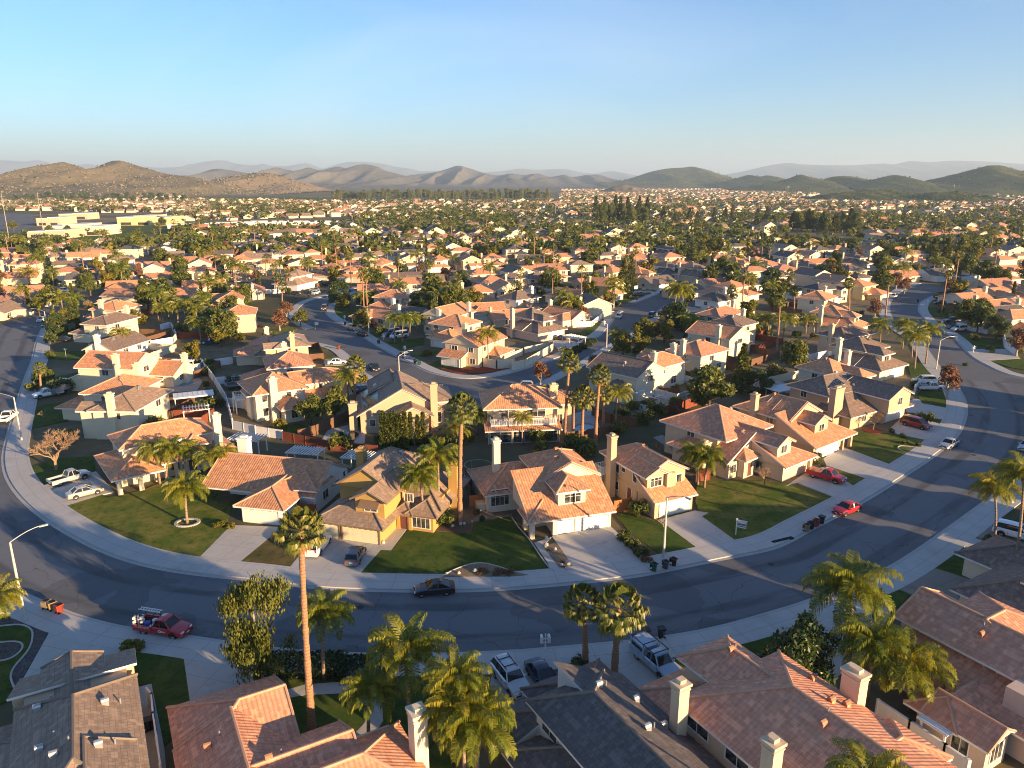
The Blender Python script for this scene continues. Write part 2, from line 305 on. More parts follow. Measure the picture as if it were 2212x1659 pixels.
def strip(name,A,B,z,mat,h=0.,label=None,us=1.):
    """ribbon between two polylines of equal length, UV u across, v along; h>0 gives vertical edges"""
    g=MB(); s=0.
    for i in range(len(A)-1):
        L=math.hypot(A[i+1][0]-A[i][0],A[i+1][1]-A[i][1]); f=[(*A[i],z),(*A[i+1],z),(*B[i+1],z),(*B[i],z)]
        nz=(f[1][0]-f[0][0])*(f[2][1]-f[0][1])-(f[1][1]-f[0][1])*(f[2][0]-f[0][0]); uv=[(0,s),(0,s+L),(us,s+L),(us,s)]
        if nz<0: f=f[::-1]; uv=uv[::-1]
        g.face(f,0,uv)
        if h:
            for P in (A,B): g.face([(*P[i],z-h),(*P[i+1],z-h),(*P[i+1],z),(*P[i],z)],0,[(.5,s)]*4)
        s+=L
    o=g.obj(name,[mat]); o['kind']='structure'
    if label: o['label']=label
    return o
IN=[(97,702),(82,732),(72,777),(57,815),(42,862),(30,905),(17,952),(11,985),(15,1022),(37,1062),(82,1107),(150,1152),(237,1195),(325,1222),(425,1239),(553,1252),(628,1262),(728,1271),(878,1275),(990,1275),(1106,1270),(1256,1257),(1381,1242),(1481,1222),(1581,1202),(1659,1186),(1706,1167),(1741,1147),(1799,1117),(1884,1070),(1954,1025),(2024,978),(2069,935),(2084,895),(2083,868),(2069,840),(2052,818),(2029,795),(2006,762),(1986,735),(1950,712),(1926,688),(1919,662),(1930,642),(1955,625),(1990,612)]
OUT=[(-90,1205),(0,1262),(57,1290),(140,1325),(200,1344),(275,1361),(400,1378),(485,1391),(618,1408),(778,1417),(953,1417),(1106,1411),(1181,1405),(1306,1394),(1431,1381),(1556,1358),(1659,1329),(1741,1304),(1859,1260),(1909,1237),(1964,1205),(2034,1157),(2116,1097),(2154,1070),(2212,1027),(2280,975),(2340,920),(2360,870)]
RR=[(2330,836),(2230,820),(2171,807),(2134,790),(2099,770),(2069,737),(2034,712),(2009,700),(1994,683),(1986,670),(1991,653),(2019,638),(2060,628)]
gIN=relax(smooth(GP(IN))); gOUT=relax(smooth(GP(OUT))); gRR=relax(smooth(GP(RR)))
LW=GP([(-330,1120),(-270,1000),(-170,880),(-90,790),(0,707),(22,690),(60,672)])
base=gIN+[gRR[-1]]+gRR[::-1]+GP([(2600,870)])+gOUT[::-1]+LW
poly_prism('road',base,-.3,.012,[MT['asphalt']],label='wide curved residential street of worn asphalt')
mainA=gIN[:6*36+1]; strip('road_surface',offset(mainA,-.55),offset(mainA,-11.2),.018,MT['asphalt'],label='worn driving surface of the curved street with dark wheel bands')
def kerbs(name,P,side,wd=3.3,lab=None):
    """side +1: pavement lies to the left of the travel direction"""
    strip('gutter',offset(P,-.5*side),P,.024,MT['kerb'],0,'concrete gutter along '+lab)
    strip(name,P,offset(P,wd*side),.15,MT['walk'],.15,'concrete sidewalk and kerb along '+lab,us=3.6 if wd>3 else wd)
kerbs('sidewalk',gIN,1,3.2,'the inner side of the curved street')
kerbs('sidewalk',gOUT,-1,3.0,'the near side of the curved street')
kerbs('sidewalk',gRR,-1,2.6,'the far right side street')
# middle street
ML1=[(768,620),(715,633),(660,648),(632,663),(624,680),(640,700),(663,712)]
ML2=[(655,738),(690,742),(728,752),(753,770),(785,805),(803,815),(845,852),(900,885),(980,890),(1060,868),(1143,838),(1205,808),(1266,775),(1320,742),(1388,707),(1406,687),(1438,660),(1456,655),(1512,618)]
MR=[(765,630),(743,638),(713,658),(705,670),(713,685),(743,702),(778,722),(813,745),(853,767),(885,782),(913,797),(943,808),(990,817),(1040,817),(1106,805),(1193,777),(1231,762),(1268,742),(1306,715),(1326,687),(1346,672)]
MR2=[(1368,655),(1431,630),(1455,612),(1470,600)]
g1,g2,g3,g4=[relax(smooth(GP(q))) for q in (ML1,ML2,MR,MR2)]
poly_prism('side_street',g1+GP([(590,715),(585,733)])+g2+GP([(1500,600)])+g4[::-1]+GP([(1360,662),(1250,650),(1240,664),(1346,673)])[1:3]+g3[::-1],-.3,.014,[MT['asphalt']],label='winding side street of worn asphalt behind the front row')
kerbs('sidewalk',g1,1,2.6,'the upper left of the winding side street'); kerbs('sidewalk',g2,-1,2.4,'the near side of the winding side street'); kerbs('sidewalk',g3,1,2.6,'the far side of the winding side street'); kerbs('sidewalk',g4,1,2.2,'the upper end of the winding side street')
poly_prism('cul_de_sac',GP([(20,640),(70,640),(110,625),(165,605),(170,588),(135,560),(110,552),(60,565),(20,590),(-40,640)]),-.3,.012,[MT['asphalt']],label='short asphalt court at the far left')
poly_prism('side_road',GP([(97,690),(120,672),(165,648),(172,640),(150,640),(100,660),(60,672),(60,690)]),-.3,.016,[MT['asphalt']],label='narrow road running off behind the left houses')
ROADPTS=[]   # sampled centre lines used to keep houses and trees off the carriageway
for P,d in ((gIN,-5.7),(offset(gOUT,0),5.7),(gRR,6),(g1,-5.5),(g2,5.5),(g3,-5.5),(g4,-4)): ROADPTS+=offset(P,d)[::3]
RP=np.array(ROADPTS)
def roadd(x,y): return float(np.min(np.hypot(RP[:,0]-x,RP[:,1]-y)))
def roadang(x,y):
    i=int(np.argmin(np.hypot(RP[:,0]-x,RP[:,1]-y))); return math.atan2(RP[i,1]-y,RP[i,0]-x)+math.pi/2   # local -y faces the street
# ---------------------------------------------------------------- lawns, driveways, planters
def slab(nm,pts,mat,z,lab): return poly_prism(nm,GP(pts),-.1,z,[MT[mat]],label=lab)
slab('lawn',T('01',[(500,620),(890,500),(910,525),(1030,510),(1230,465),(1380,400),(1880,490),(1840,540),(2050,570),(2000,600),(1960,740),(2040,800),(1720,1050),(1350,970),(950,810),(650,700)]),'lawn',.13,'sunlit front lawn with a ringed palm')
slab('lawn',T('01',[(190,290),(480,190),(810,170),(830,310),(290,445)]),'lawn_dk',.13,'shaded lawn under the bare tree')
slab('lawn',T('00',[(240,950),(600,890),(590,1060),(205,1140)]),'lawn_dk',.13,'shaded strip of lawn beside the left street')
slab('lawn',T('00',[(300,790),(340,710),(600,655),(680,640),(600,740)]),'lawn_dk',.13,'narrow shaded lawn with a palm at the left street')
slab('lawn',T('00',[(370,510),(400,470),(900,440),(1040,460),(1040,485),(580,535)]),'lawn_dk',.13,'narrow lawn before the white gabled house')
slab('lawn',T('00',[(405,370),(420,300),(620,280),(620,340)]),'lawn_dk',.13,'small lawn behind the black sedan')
slab('driveway',T('01',[(290,445),(830,300),(990,480),(890,500),(500,620)]),'drive_r',.137,'concrete driveway under the silver pickup')
slab('driveway',[(430,1207),(500,1136),(606,1140),(590,1157),(512,1221)],'drive_l',.137,'concrete driveway before the white walled house')
slab('planting_bed',[(512,1221),(590,1157),(670,1168),(622,1235)],'lawn_dry',.13,'shaded bed of soil and grass left of the white wagon')
slab('driveway',[(620,1236),(682,1156),(818,1165),(826,1186),(773,1247)],'drive_l',.137,'concrete driveway with white wagon and grey hatchback')
slab('walkway',T('11',[(1030,975),(1165,985),(1310,790),(1190,770),(1070,930)]),'drive_l',.135,'short walkway to the mustard house door')
slab('lawn',[(773,1247),(811,1189),(845,1191),(883,1146),(1018,1156),(1022,1132),(1106,1116),(1140,1155),(1192,1237),(1106,1246),(1010,1249)],'lawn_dk',.13,'large dark green lawn before the mustard house')
slab('planting_bed',T('11',[(1600,1220),(1700,1160),(1850,1105),(1960,1095),(2100,1130),(2212,1170),(2350,1200),(2212,1212)]),'sand',.19,'dry mound with a pale boulder beside the sidewalk')
slab('planting_bed',T('11',[(1310,795),(1860,842),(1855,760),(1700,700),(1340,720)]),'soil',.17,'planting bed with white stones below the palms')
slab('planting_bed',T('11',[(1850,740),(1990,630),(2060,690),(2212,670),(2212,692),(1990,720)]),'sand',.17,'strip of sand and stones below the bay window')
slab('walkway',T('21',[(190,920),(340,870),(265,945),(430,1165),(350,1172),(300,1080)]),'drive_r',.135,'curving walkway beside the planter')
slab('planting_bed',T('21',[(262,945),(380,920),(548,1155),(430,1165)]),'sand',.142,'narrow planter of stones and succulents')
slab('driveway',T('21',[(345,862),(850,775),(910,830),(1110,1078),(550,1157)]),'drive_r',.137,'wide pale driveway before the three white garage doors')
slab('planting_bed',T('21',[(905,832),(1115,1080),(1300,1040),(990,815)]),'soil',.13,'dark hedge bed beside the wide driveway')
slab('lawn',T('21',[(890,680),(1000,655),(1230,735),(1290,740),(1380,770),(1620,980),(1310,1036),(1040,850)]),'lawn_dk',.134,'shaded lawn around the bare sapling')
slab('driveway',T('21',[(1270,720),(1580,640),(1700,660),(1640,690),(1930,900),(1620,980)]),'drive_r',.139,'driveway of the beige house')
slab('lawn',[(1507,1028),(1560,1040),(1655,1040),(1660,1043),(1721,1047),(1812,1081),(1759,1112),(1659,1154),(1588,1170),(1516,1118),(1502,1085)],'lawn',.13,'broad patchy lawn with a white yard sign')
slab('driveway',T('31',[(150,430),(370,280),(480,265),(780,452),(620,540),(250,400)]),'drive_r',.137,'driveway under the red pickup')
slab('lawn',T('31',[(455,285),(510,248),(892,380),(770,452)]),'lawn',.13,'small lawn beside the red pickup')
slab('driveway',T('31',[(480,190),(560,130),(640,90),(720,115),(1092,255),(895,378),(505,250)]),'drive_r',.139,'wide driveway with the two white garage doors')
slab('lawn',T('30',[(690,1240),(830,1130),(1050,1170),(1405,1238),(1250,1350),(1095,1455),(700,1310)]),'lawn',.13,'lawn with mulch ring and bare tree')
slab('driveway',T('30',[(1060,1120),(1160,1030),(1210,1000),(1560,1080),(1530,1190),(1410,1238),(1100,1170)]),'drive_r',.135,'driveway under the red minivan')
slab('lawn',T('30',[(1200,1010),(1240,990),(1555,1070),(1530,1100)]),'lawn_dk',.142,'narrow strip of grass behind the minivan')
slab('driveway',T('30',[(1160,900),(1280,870),(1600,960),(1560,1060),(1200,985)]),'drive_r',.137,'pale driveway on the right bend')
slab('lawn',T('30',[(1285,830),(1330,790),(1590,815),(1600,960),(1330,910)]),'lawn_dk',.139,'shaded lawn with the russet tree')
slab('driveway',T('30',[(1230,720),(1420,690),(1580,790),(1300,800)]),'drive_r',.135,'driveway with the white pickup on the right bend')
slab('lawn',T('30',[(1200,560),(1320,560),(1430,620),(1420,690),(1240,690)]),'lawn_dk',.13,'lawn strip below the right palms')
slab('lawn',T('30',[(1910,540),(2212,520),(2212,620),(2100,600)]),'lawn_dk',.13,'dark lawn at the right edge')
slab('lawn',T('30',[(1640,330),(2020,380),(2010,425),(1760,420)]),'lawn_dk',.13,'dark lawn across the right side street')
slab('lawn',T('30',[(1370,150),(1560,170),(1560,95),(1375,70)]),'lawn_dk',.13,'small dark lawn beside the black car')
slab('driveway',T('30',[(1800,440),(2100,440),(2180,520),(1900,540)]),'drive_r',.135,'pale driveway at the right edge')
# near side
slab('driveway',T('02',[(200,900),(460,440),(1062,580),(1070,800),(1105,900)]),'drive_l',.137,'large pale driveway at the lower left')
slab('planting_bed',T('02',[(0,400),(225,372),(460,440),(200,880),(0,1100)]),'pebble',.128,'dark pebble bed at the lower left corner')
slab('lawn',T('02',[(-200,470),(0,445),(170,430),(260,460),(275,520),(240,640),(120,790),(95,900),(120,1020),(95,1075),(-200,1200)]),'lawn_dk',.145,'kidney shaped lawn inside a white kerb')
slab('lawn',T('02',[(1062,580),(1580,670),(1665,1220),(1420,1480),(1310,930),(1130,980)]),'lawn_dk',.13,'dark lawn between two lower left driveways')
slab('driveway',T('02',[(1582,672),(2135,745),(2235,1040),(1660,1220)]),'drive_l',.137,'jointed concrete driveway at the lower left')
slab('path',T('02',[(1120,990),(1310,940),(1420,1490),(1440,1700),(1190,1700)]),'kerb',.135,'narrow side yard path behind the white fence')
slab('lawn',[(531,1428),(640,1420),(783,1420),(830,1440),(900,1445),(1000,1470),(1040,1560),(980,1659),(860,1659),(700,1640),(600,1560),(560,1520)],'lawn_dk',.125,'dark lawn around the tall fan palm')
slab('walkway',T('12',[(200,1080),(215,1010),(420,950),(680,930),(780,935),(1090,1100),(1100,1260),(1000,1420),(820,1500),(800,1430),(930,1290),(1010,1160),(740,1025),(420,1040)]),'drive_l',.142,'curved garden walkway near the tall fan palm')
slab('driveway',[(1075,1412),(1170,1432),(1185,1500),(1150,1560),(1050,1560),(1060,1470)],'drive_l',.137,'driveway with silver and black cars')
slab('planting_bed',[(1150,1436),(1206,1432),(1240,1440),(1290,1430),(1300,1450),(1190,1480)],'soil',.133,'bed of soil below the pair of fan palms')
slab('driveway',[(1300,1428),(1420,1402),(1480,1450),(1460,1490),(1380,1520),(1330,1500)],'drive_r',.137,'driveway under the pickup with the camper top')
slab('lawn',[(1432,1402),(1540,1388),(1662,1355),(1700,1400),(1640,1480),(1500,1470)],'lawn_dk',.13,'dark lawn beside the camper pickup')
slab('driveway',[(1735,1350),(1880,1290),(1930,1310),(1890,1400),(1800,1470),(1750,1440)],'drive_r',.137,'pale driveway below the large palm')
slab('lawn',T('31',[(900,1390),(1060,1295),(1230,1365),(1120,1480)]),'lawn_dk',.13,'small dark lawn between two right driveways')
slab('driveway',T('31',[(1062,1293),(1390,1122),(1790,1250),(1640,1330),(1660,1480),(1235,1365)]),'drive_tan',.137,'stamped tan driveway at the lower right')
slab('lawn',T('31',[(1392,1120),(1590,985),(2040,1120),(2030,1160),(1790,1252)]),'lawn_dk',.13,'dark lawn at the lower right')
slab('lawn',T('31',[(1595,982),(1650,945),(1900,1020),(2050,1060),(2040,1115)]),'lawn_dk',.134,'upper strip of dark lawn at the lower right')
slab('driveway',T('31',[(1655,940),(1750,865),(2100,975),(2070,1035)]),'drive_r',.139,'banded concrete pad at the lower right')
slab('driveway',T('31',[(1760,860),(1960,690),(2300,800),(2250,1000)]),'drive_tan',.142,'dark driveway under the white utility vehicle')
# middle street yards
slab('lawn',T('10',[(1480,565),(1700,510),(1900,600),(1600,610)]),'lawn_dk',.13,'corner lawn inside the curved cream wall')
slab('planting_bed',T('10',[(1590,612),(1900,600),(2250,570),(2212,630),(1900,650),(1700,645)]),'mulch',.135,'band of red mulch on the corner')
slab('planting_bed',T('20',[(-60,590),(0,575),(355,475),(385,490),(0,605)]),'mulch',.135,'strip of red mulch below the pale wall')
slab('lawn',T('10',[(1130,375),(1450,340),(1450,400),(1250,440)]),'lawn_dk',.13,'shaded lawn under the row of five palms')
slab('lawn',T('10',[(1330,480),(1570,445),(1570,480),(1360,500)]),'lawn',.13,'small lawn strip beside the grey hatchback')
slab('lawn',T('10',[(980,300),(1130,270),(1150,320),(1010,335)]),'lawn_dk',.13,'small lawn beside the white vans')
slab('lawn',T('10',[(650,105),(830,90),(860,140),(740,180)]),'lawn_dk',.13,'round ended lawn on the upper side street')
slab('lawn',T('10',[(60,300),(280,235),(360,265),(250,330)]),'lawn',.13,'sunlit corner lawn with a white yard sign')
slab('lawn',T('10',[(460,415),(560,412),(620,445),(470,450)]),'lawn',.13,'small sunlit lawn behind the tan roof')
slab('lawn',T('10',[(585,505),(720,500),(725,520),(590,530)]),'lawn',.13,'small sunlit lawn by the white sedan')
slab('lawn',T('10',[(590,590),(760,580),(720,640),(590,640)]),'lawn',.132,'sunlit front lawn beside the white sedan')
slab('driveway',T('10',[(585,540),(790,520),(830,570),(600,590)]),'drive_l',.137,'driveway under the white sedan')
slab('driveway',T('10',[(860,730),(1000,700),(1150,830),(1000,900),(880,800)]),'drive_l',.135,'driveway with the red pickup and blue car')
slab('driveway',T('20',[(310,370),(480,350),(610,410),(530,440),(400,440)]),'drive_r',.137,'driveway with the dark sedan beside the white garage')
slab('lawn',T('20',[(480,380),(640,370),(590,410)]),'lawn',.13,'small lawn between driveway and street')
slab('lawn',T('20',[(470,310),(600,290),(690,230),(780,150),(880,110),(860,170),(660,350)]),'lawn_dk',.132,'hedged lawn slope beside the side street')
slab('lawn',T('2t',[(670,1440),(900,1400),(1100,1430),(1000,1470),(760,1475)]),'lawn_dk',.13,'lawn before the house at the side street corner')
slab('lawn',T('2t',[(690,1530),(850,1530),(880,1580),(760,1640)]),'lawn',.13,'corner lawn with a small palm')
# ---------------------------------------------------------------- house builder
def clip(poly,f):
    out=[]
    for i in range(len(poly)):
        a,b=poly[i],poly[(i+1)%len(poly)]; fa,fb=f(a),f(b)
        if fa<=1e-9: out.append(a)
        if (fa<-1e-9 and fb>1e-9) or (fa>1e-9 and fb<-1e-9):
            t=fa/(fa-fb); out.append((a[0]+(b[0]-a[0])*t,a[1]+(b[1]-a[1])*t))
    return out
class Roof:
    """(x0,y0,x1,y1,eave z,sides that slope,pitch)"""
    def __init__(s,x0,y0,x1,y1,ze,act,p=.45,ov=.45,gv=.25):
        s.r=(x0,y0,x1,y1); s.ze=ze; s.act=act; s.p=p
        s.d={'W':lambda q:q[0]-x0,'E':lambda q:x1-q[0],'S':lambda q:q[1]-y0,'N':lambda q:y1-q[1]}
        e=lambda k:(ov if k in act else gv); s.o=(x0-e('W'),y0-e('S'),x1+e('E'),y1+e('N'))
    def z(s,x,y): return s.ze+s.p*min(s.d[k]((x,y)) for k in s.act)
    def inside(s,x,y): return s.o[0]<=x<=s.o[2] and s.o[1]<=y<=s.o[3]
    def build(s,g,cap=True,th=.2,mt=0,mf=1,mc=2):
        a,b,c,d=s.o; R0=[(a,b),(c,b),(c,d),(a,d)]; caps=set()
        for k in s.act:
            P=R0
            for j in s.act:
                if j!=k: P=clip(P,lambda q:s.d[k](q)-s.d[j](q))
            if len(P)<3: continue
            L=math.sqrt(1+s.p*s.p); Z=lambda q:s.ze+s.p*s.d[k](q)
            ua=(lambda q:q[0]) if k in 'SN' else (lambda q:q[1])
            g.face([(*q,Z(q)) for q in P],mt,[(ua(q),s.d[k](q)*L+3) for q in P])
            g.face([(*q,Z(q)-th) for q in P[::-1]],mf)
            for i in range(len(P)):
                p,q=P[i],P[(i+1)%len(P)]
                onb=any(abs(p[ax]-v)<1e-6 and abs(q[ax]-v)<1e-6 for ax,v in ((0,a),(1,b),(0,c),(1,d)))
                if onb: g.face([(*p,Z(p)),(*p,Z(p)-th),(*q,Z(q)-th),(*q,Z(q))],mf)
                else:
                    key=tuple(sorted([(round(p[0],3),round(p[1],3),round(Z(p),3)),(round(q[0],3),round(q[1],3),round(Z(q),3))])); caps.add(key)
        if cap:
            for p,q in caps:
                if Vector(p)!=Vector(q): g.tube([Vector(p)+Vector((0,0,.02)),Vector(q)+Vector((0,0,.02))],[.13,.13],6,mc)
            for k in 'WESN':
                if k in s.act: continue
                (ax,v)={'W':(0,a),'E':(0,c),'S':(1,b),'N':(1,d)}[k]; lo,hi=(b,d) if ax==0 else (a,c)
                ts=[lo,(lo+hi)/2,hi]; pt=lambda t:(v,t) if ax==0 else (t,v)
                if {'W':'SN','E':'SN','S':'WE','N':'WE'}[k][0] in s.act and {'W':'SN','E':'SN','S':'WE','N':'WE'}[k][1] in s.act:
                    for t0,t1 in zip(ts,ts[1:]): g.tube([(*pt(t0),s.z(*pt(t0))+.02),(*pt(t1),s.z(*pt(t1))+.02)],[.10,.10],5,mc)
    def fill(s,g,m=0):
        x0,y0,x1,y1=s.r
        for k in 'WESN':
            if k in s.act: continue
            if k in 'WE': lo,hi=y0,y1; pt=lambda t:(x0 if k=='W' else x1,t)
            else: lo,hi=x0,x1; pt=lambda t:(t,y0 if k=='S' else y1)
            ts=[lo+(hi-lo)*i/8 for i in range(9)]; top=[(*pt(t),s.z(*pt(t))-.12) for t in ts]
            P=[(*pt(lo),s.ze-.2),(*pt(hi),s.ze-.2)]+top[::-1]
            if k in 'WN': P=P[::-1]
            g.face(P,m,[(p[0]+p[1],p[2]) for p in P])
FACE={'S':((1,0),(0,-1)),'N':((-1,0),(0,1)),'E':((0,1),(1,0)),'W':((0,-1),(-1,0))}
def onface(f,a,pl,z,w,h,out):
    """helper: returns (origin, right, outward) of a wall panel centre-bottom"""
    r,n=FACE[f]; o=(a,pl) if f in 'SN' else (pl,a)
    return Vector((o[0]+n[0]*out,o[1]+n[1]*out,z)),Vector((*r,0)),Vector((*n,0))
def panel(g,f,a,pl,z,w,h,t0,t1,m):
    o,r,n=onface(f,a,pl,z,w,h,0); g.obox(o+n*((t0+t1)/2)+Vector((0,0,h/2)),r*(w/2),n*((t1-t0)/2),Vector((0,0,h/2)),m)
def window(parent,f,a,pl,z,w,h,near=True,mull=None):
    g=MB(); panel(g,f,a,pl,z,w,h,-.02,.02,1)
    fr=.09
    for dx,ww,zz,hh in ((-(w+fr)/2,fr,z-fr,h+2*fr),((w+fr)/2,fr,z-fr,h+2*fr)):
        r,n=FACE[f]; s=1 if (r[0]+r[1])>0 else -1; panel(g,f,a+dx,pl,zz,ww,hh,-.02,.07,0)
    panel(g,f,a,pl,z-fr,w,fr,-.02,.07,0); panel(g,f,a,pl,z+h,w,fr,-.02,.07,0)
    nm=mull if mull is not None else (1 if w>.9 else 0)
    for i in range(nm): panel(g,f,a-w/2+w*(i+1)/(nm+1),pl,z,.05,h,.02,.05,0)
    if w>1.6 and h>1.1 and near: panel(g,f,a,pl,z+h*.68,w,.04,.02,.045,0)
    if not near: return g.obj('window',[MT['trim'],MT['glass']],parent)
    fo=MB(); go=MB()
    for F,M_ in zip(g.F,g.M): (go if M_==1 else fo).face([g.V[i] for i in F],0)
    o=go.obj('window',[MT['glass']],parent); fo.obj('frame',[MT['trim']],o); return o
def garage(parent,f,a,pl,w,h=2.15,mat='garage',lights=0,ztop=None,base=.14,trim='trim'):
    g=MB(); panel(g,f,a,pl,base,w,h,-.02,.03,0)
    for i in range(4): panel(g,f,a,pl,base+h*i/4+.02,w-.06,h/4-.04,.03,.05,0)
    n=max(2,int(w/1.2)); 
    for i in range(4):
        for k in range(n): panel(g,f,a-w/2+w*(k+.5)/n,pl,base+h*i/4+.1,w/n-.22,h/4-.2,.05,.062,0)
    for k in range(lights): panel(g,f,a-w/2+w*(k+.5)/lights,pl,base+h*.8,w/lights*.72,.24,.062,.07,1)
    o=g.obj('garage_door',[MT[mat],MT['glass']],parent)
    t=MB(); panel(t,f,a-w/2-.08,pl,base,.16,h+.14,-.02,.12,0); panel(t,f,a+w/2+.08,pl,base,.16,h+.14,-.02,.12,0); panel(t,f,a,pl,base+h,w,.14,-.02,.12,0)
    t.obj('frame',[MT[trim]],o); return o
def chimney(parent,x,y,wx,wy,z0,z1,mat):
    g=MB(); g.box(x-wx/2,y-wy/2,z0,x+wx/2,y+wy/2,z1); g.box(x-wx/2-.12,y-wy/2-.12,z1,x+wx/2+.12,y+wy/2+.12,z1+.22,0,True); g.box(x-wx/2-.06,y-wy/2-.06,z1-.3,x+wx/2+.06,y+wy/2+.06,z1-.18,0,True)
    g.box(x-wx*.28,y-wy*.28,z1+.22,x+wx*.28,y+wy*.28,z1+.5,0)
    return g.obj('chimney',[mat],parent)
HOUSES=[]   # (x,y,radius)
def house(name,label,ox,oy,ang,walls,roofs,wins=(),gars=(),chims=(),posts=(),vents=(),solar=(),doors=(),wall='cream',roof='roof_terra',trim='trim',gmat='garage',near=True,awn=(),balc=(),group=None,auto_p=None,cap=None,landmark=None):
    rt=empty('house',(ox,oy,0),RAD(ang)); wm=MT['w_'+wall]; rm=MT[roof]
    if label: tag(rt,label,'house',group)
    g=MB(); rr=[Roof(*q) for q in roofs]
    for i,q in enumerate(walls):
        e=.003*i; x0,y0,x1,y1,z0,z1=q; g.box(x0-e,y0-e,z0,x1+e,y1+e,z1)
    for r in rr: r.fill(g)
    for (x,y,w,z1) in posts: g.box(x-w/2,y-w/2,0,x+w/2,y+w/2,z1)
    g.obj('wall',[wm],rt)
    g=MB(); capm=MT['ridge'] if roof in('roof_terra','roof_terra2','roof_red','roof_salmon') else MT['ridge_dk']
    for i,r in enumerate(rr): r.ze+=.002*i; r.build(g,near if cap is None else cap)
    ro=g.obj('roof',[rm,MT[trim],capm],rt)
    rz=lambda x,y:max([r.z(x,y) for r in rr if r.inside(x,y)] or [0])
    for q in wins: window(rt,*q[:6],near=near,mull=(q[6] if len(q)>6 else None))
    for q in gars: garage(rt,*q[:4],mat=gmat,lights=(q[4] if len(q)>4 else 0),trim=trim)
    for (x,y,wx,wy,z0,z1) in chims: chimney(rt,x,y,wx,wy,z0,z1,wm)
    for (f,a,pl,w) in doors:
        d=MB(); panel(d,f,a,pl,.15,w,2.05,-.02,.05,0); panel(d,f,a-w/2-.05,pl,.15,.1,2.15,-.02,.08,1); panel(d,f,a+w/2+.05,pl,.15,.1,2.15,-.02,.08,1); d.obj('door',[MT['door'],MT['trim']],rt)
    if vents:
        for (x,y) in vents:
            v=MB(); z=rz(x,y); v.box(x-.22,y-.22,z-.15,x+.22,y+.22,z+.28,0); v.tube([(x-.25,y,z+.28),(x+.25,y,z+.28)],[.2,.2],8,0); v.obj('roof_vent',[MT['metal'] if roof in('roof_grey','roof_brown','roof_tan') else rm],ro)
            if near: q_=rz(x+.9,y+.3); v=MB(); v.tube([(x+.9,y+.3,q_-.3),(x+.9,y+.3,q_+.4)],[.06,.06],6,0); v.obj('vent_pipe',[MT['metal']],ro)
    for (x0,y0,x1,y1) in solar:
        s_=MB(); P=[(x0,y0),(x1,y0),(x1,y1),(x0,y1)]; s_.face([(*p,rz(*p)+.12) for p in P],0); 
        for p,q in zip(P,P[1:]+P[:1]): s_.bar((*p,rz(*p)+.09),(*q,rz(*q)+.09),.06,.1,1)
        s_.obj('solar_panel',[MT['solar'],MT['metal']],ro)
    for (f,a,pl,z,w,d) in awn:
        s_=MB(); o,r,n=onface(f,a,pl,z,w,0,0); up=Vector((0,0,1))
        A=[o-r*w/2+up*.7,o+r*w/2+up*.7,o+r*w/2+n*d,o-r*w/2+n*d]; s_.face(A,0); s_.face([A[0],A[3],A[3]-up*.02,A[0]-up*.7],0); s_.face([A[1],A[1]-up*.7,A[2]-up*.02,A[2]],0); s_.obj('awning',[MT['trim_brown']],rt)
    for (f,a,pl,z,w,d) in balc:
        s_=MB(); o,r,n=onface(f,a,pl,z,w,0,0); up=Vector((0,0,1)); s_.obox(o+n*d/2,r*w/2,n*d/2,up*.1,0)
        c=[o-r*w/2,o-r*w/2+n*d,o+r*w/2+n*d,o+r*w/2]
        for p,q in zip(c,c[1:]):
            s_.bar(p+up*1.05,q+up*1.05,.08,.08,0); k=max(2,int((q-p).length/.28))
            for i in range(k+1): t=p+(q-p)*i/k; s_.bar(t,t+up*1.05,.05,.05,0)
        for p in c[1:3]: s_.bar(Vector((p.x,p.y,0)),p,.16,.16,0)
        s_.obj('balcony',[MT['trim']],rt)
    xs=[q[0] for q in roofs]+[q[2] for q in roofs]; ys=[q[1] for q in roofs]+[q[3] for q in roofs]
    cx,cy=(min(xs)+max(xs))/2,(min(ys)+max(ys))/2; c,s_=math.cos(RAD(ang)),math.sin(RAD(ang))
    wx,wy=ox+cx*c-cy*s_,oy+cx*s_+cy*c; HOUSES.append((wx,wy,max(max(xs)-min(xs),max(ys)-min(ys))/2))
    if auto_p: auto(rt,auto_p,'house',group,wx,wy,4)
    if landmark: LMK.append((landmark,wx,wy))
    return rt
LMK=[]
# ---- front row, inner side of the curved street (left to right)
house('house','two storey cream terracotta house with white porch posts beside the silver pickup driveway',-54,94.7,38,
 [(.3,3.5,6,11.2,0,2.8),(2.5,3.4,16,13,0,2.8),(1.6,4.8,14.2,12,2.7,5.4)],
 [(-.6,0,5.5,11.4,2.8,'WESN',.42),(3,2.4,16.5,13.6,2.8,'SNE',.35),(1.6,4.8,14.2,12,5.4,'WESN',.45),(9.6,2.6,12.8,7,4.6,'WES',.5)],
 [('S',8,3.4,.9,1.3,1.3),('S',14,3.4,.9,1.4,1.2),('S',4.5,4.8,3.7,1.1,1.0),('W',8,1.6,3.7,1.2,1.0),('E',8,16,.9,1.5,1.2)],
 [('W',7.6,.3,5.2)],[(14.4,2.9,1.1,.9,0,8.2)],[(0,.5,.6,2.8),(2.7,.4,.6,2.8),(5.2,2.7,.5,2.8),(6.6,2.7,.5,2.8),(8,2.7,.5,2.8)],[(9,10)],doors=[('S',10.5,3.4,1.1)],wall='cream',landmark='the cream porch house')
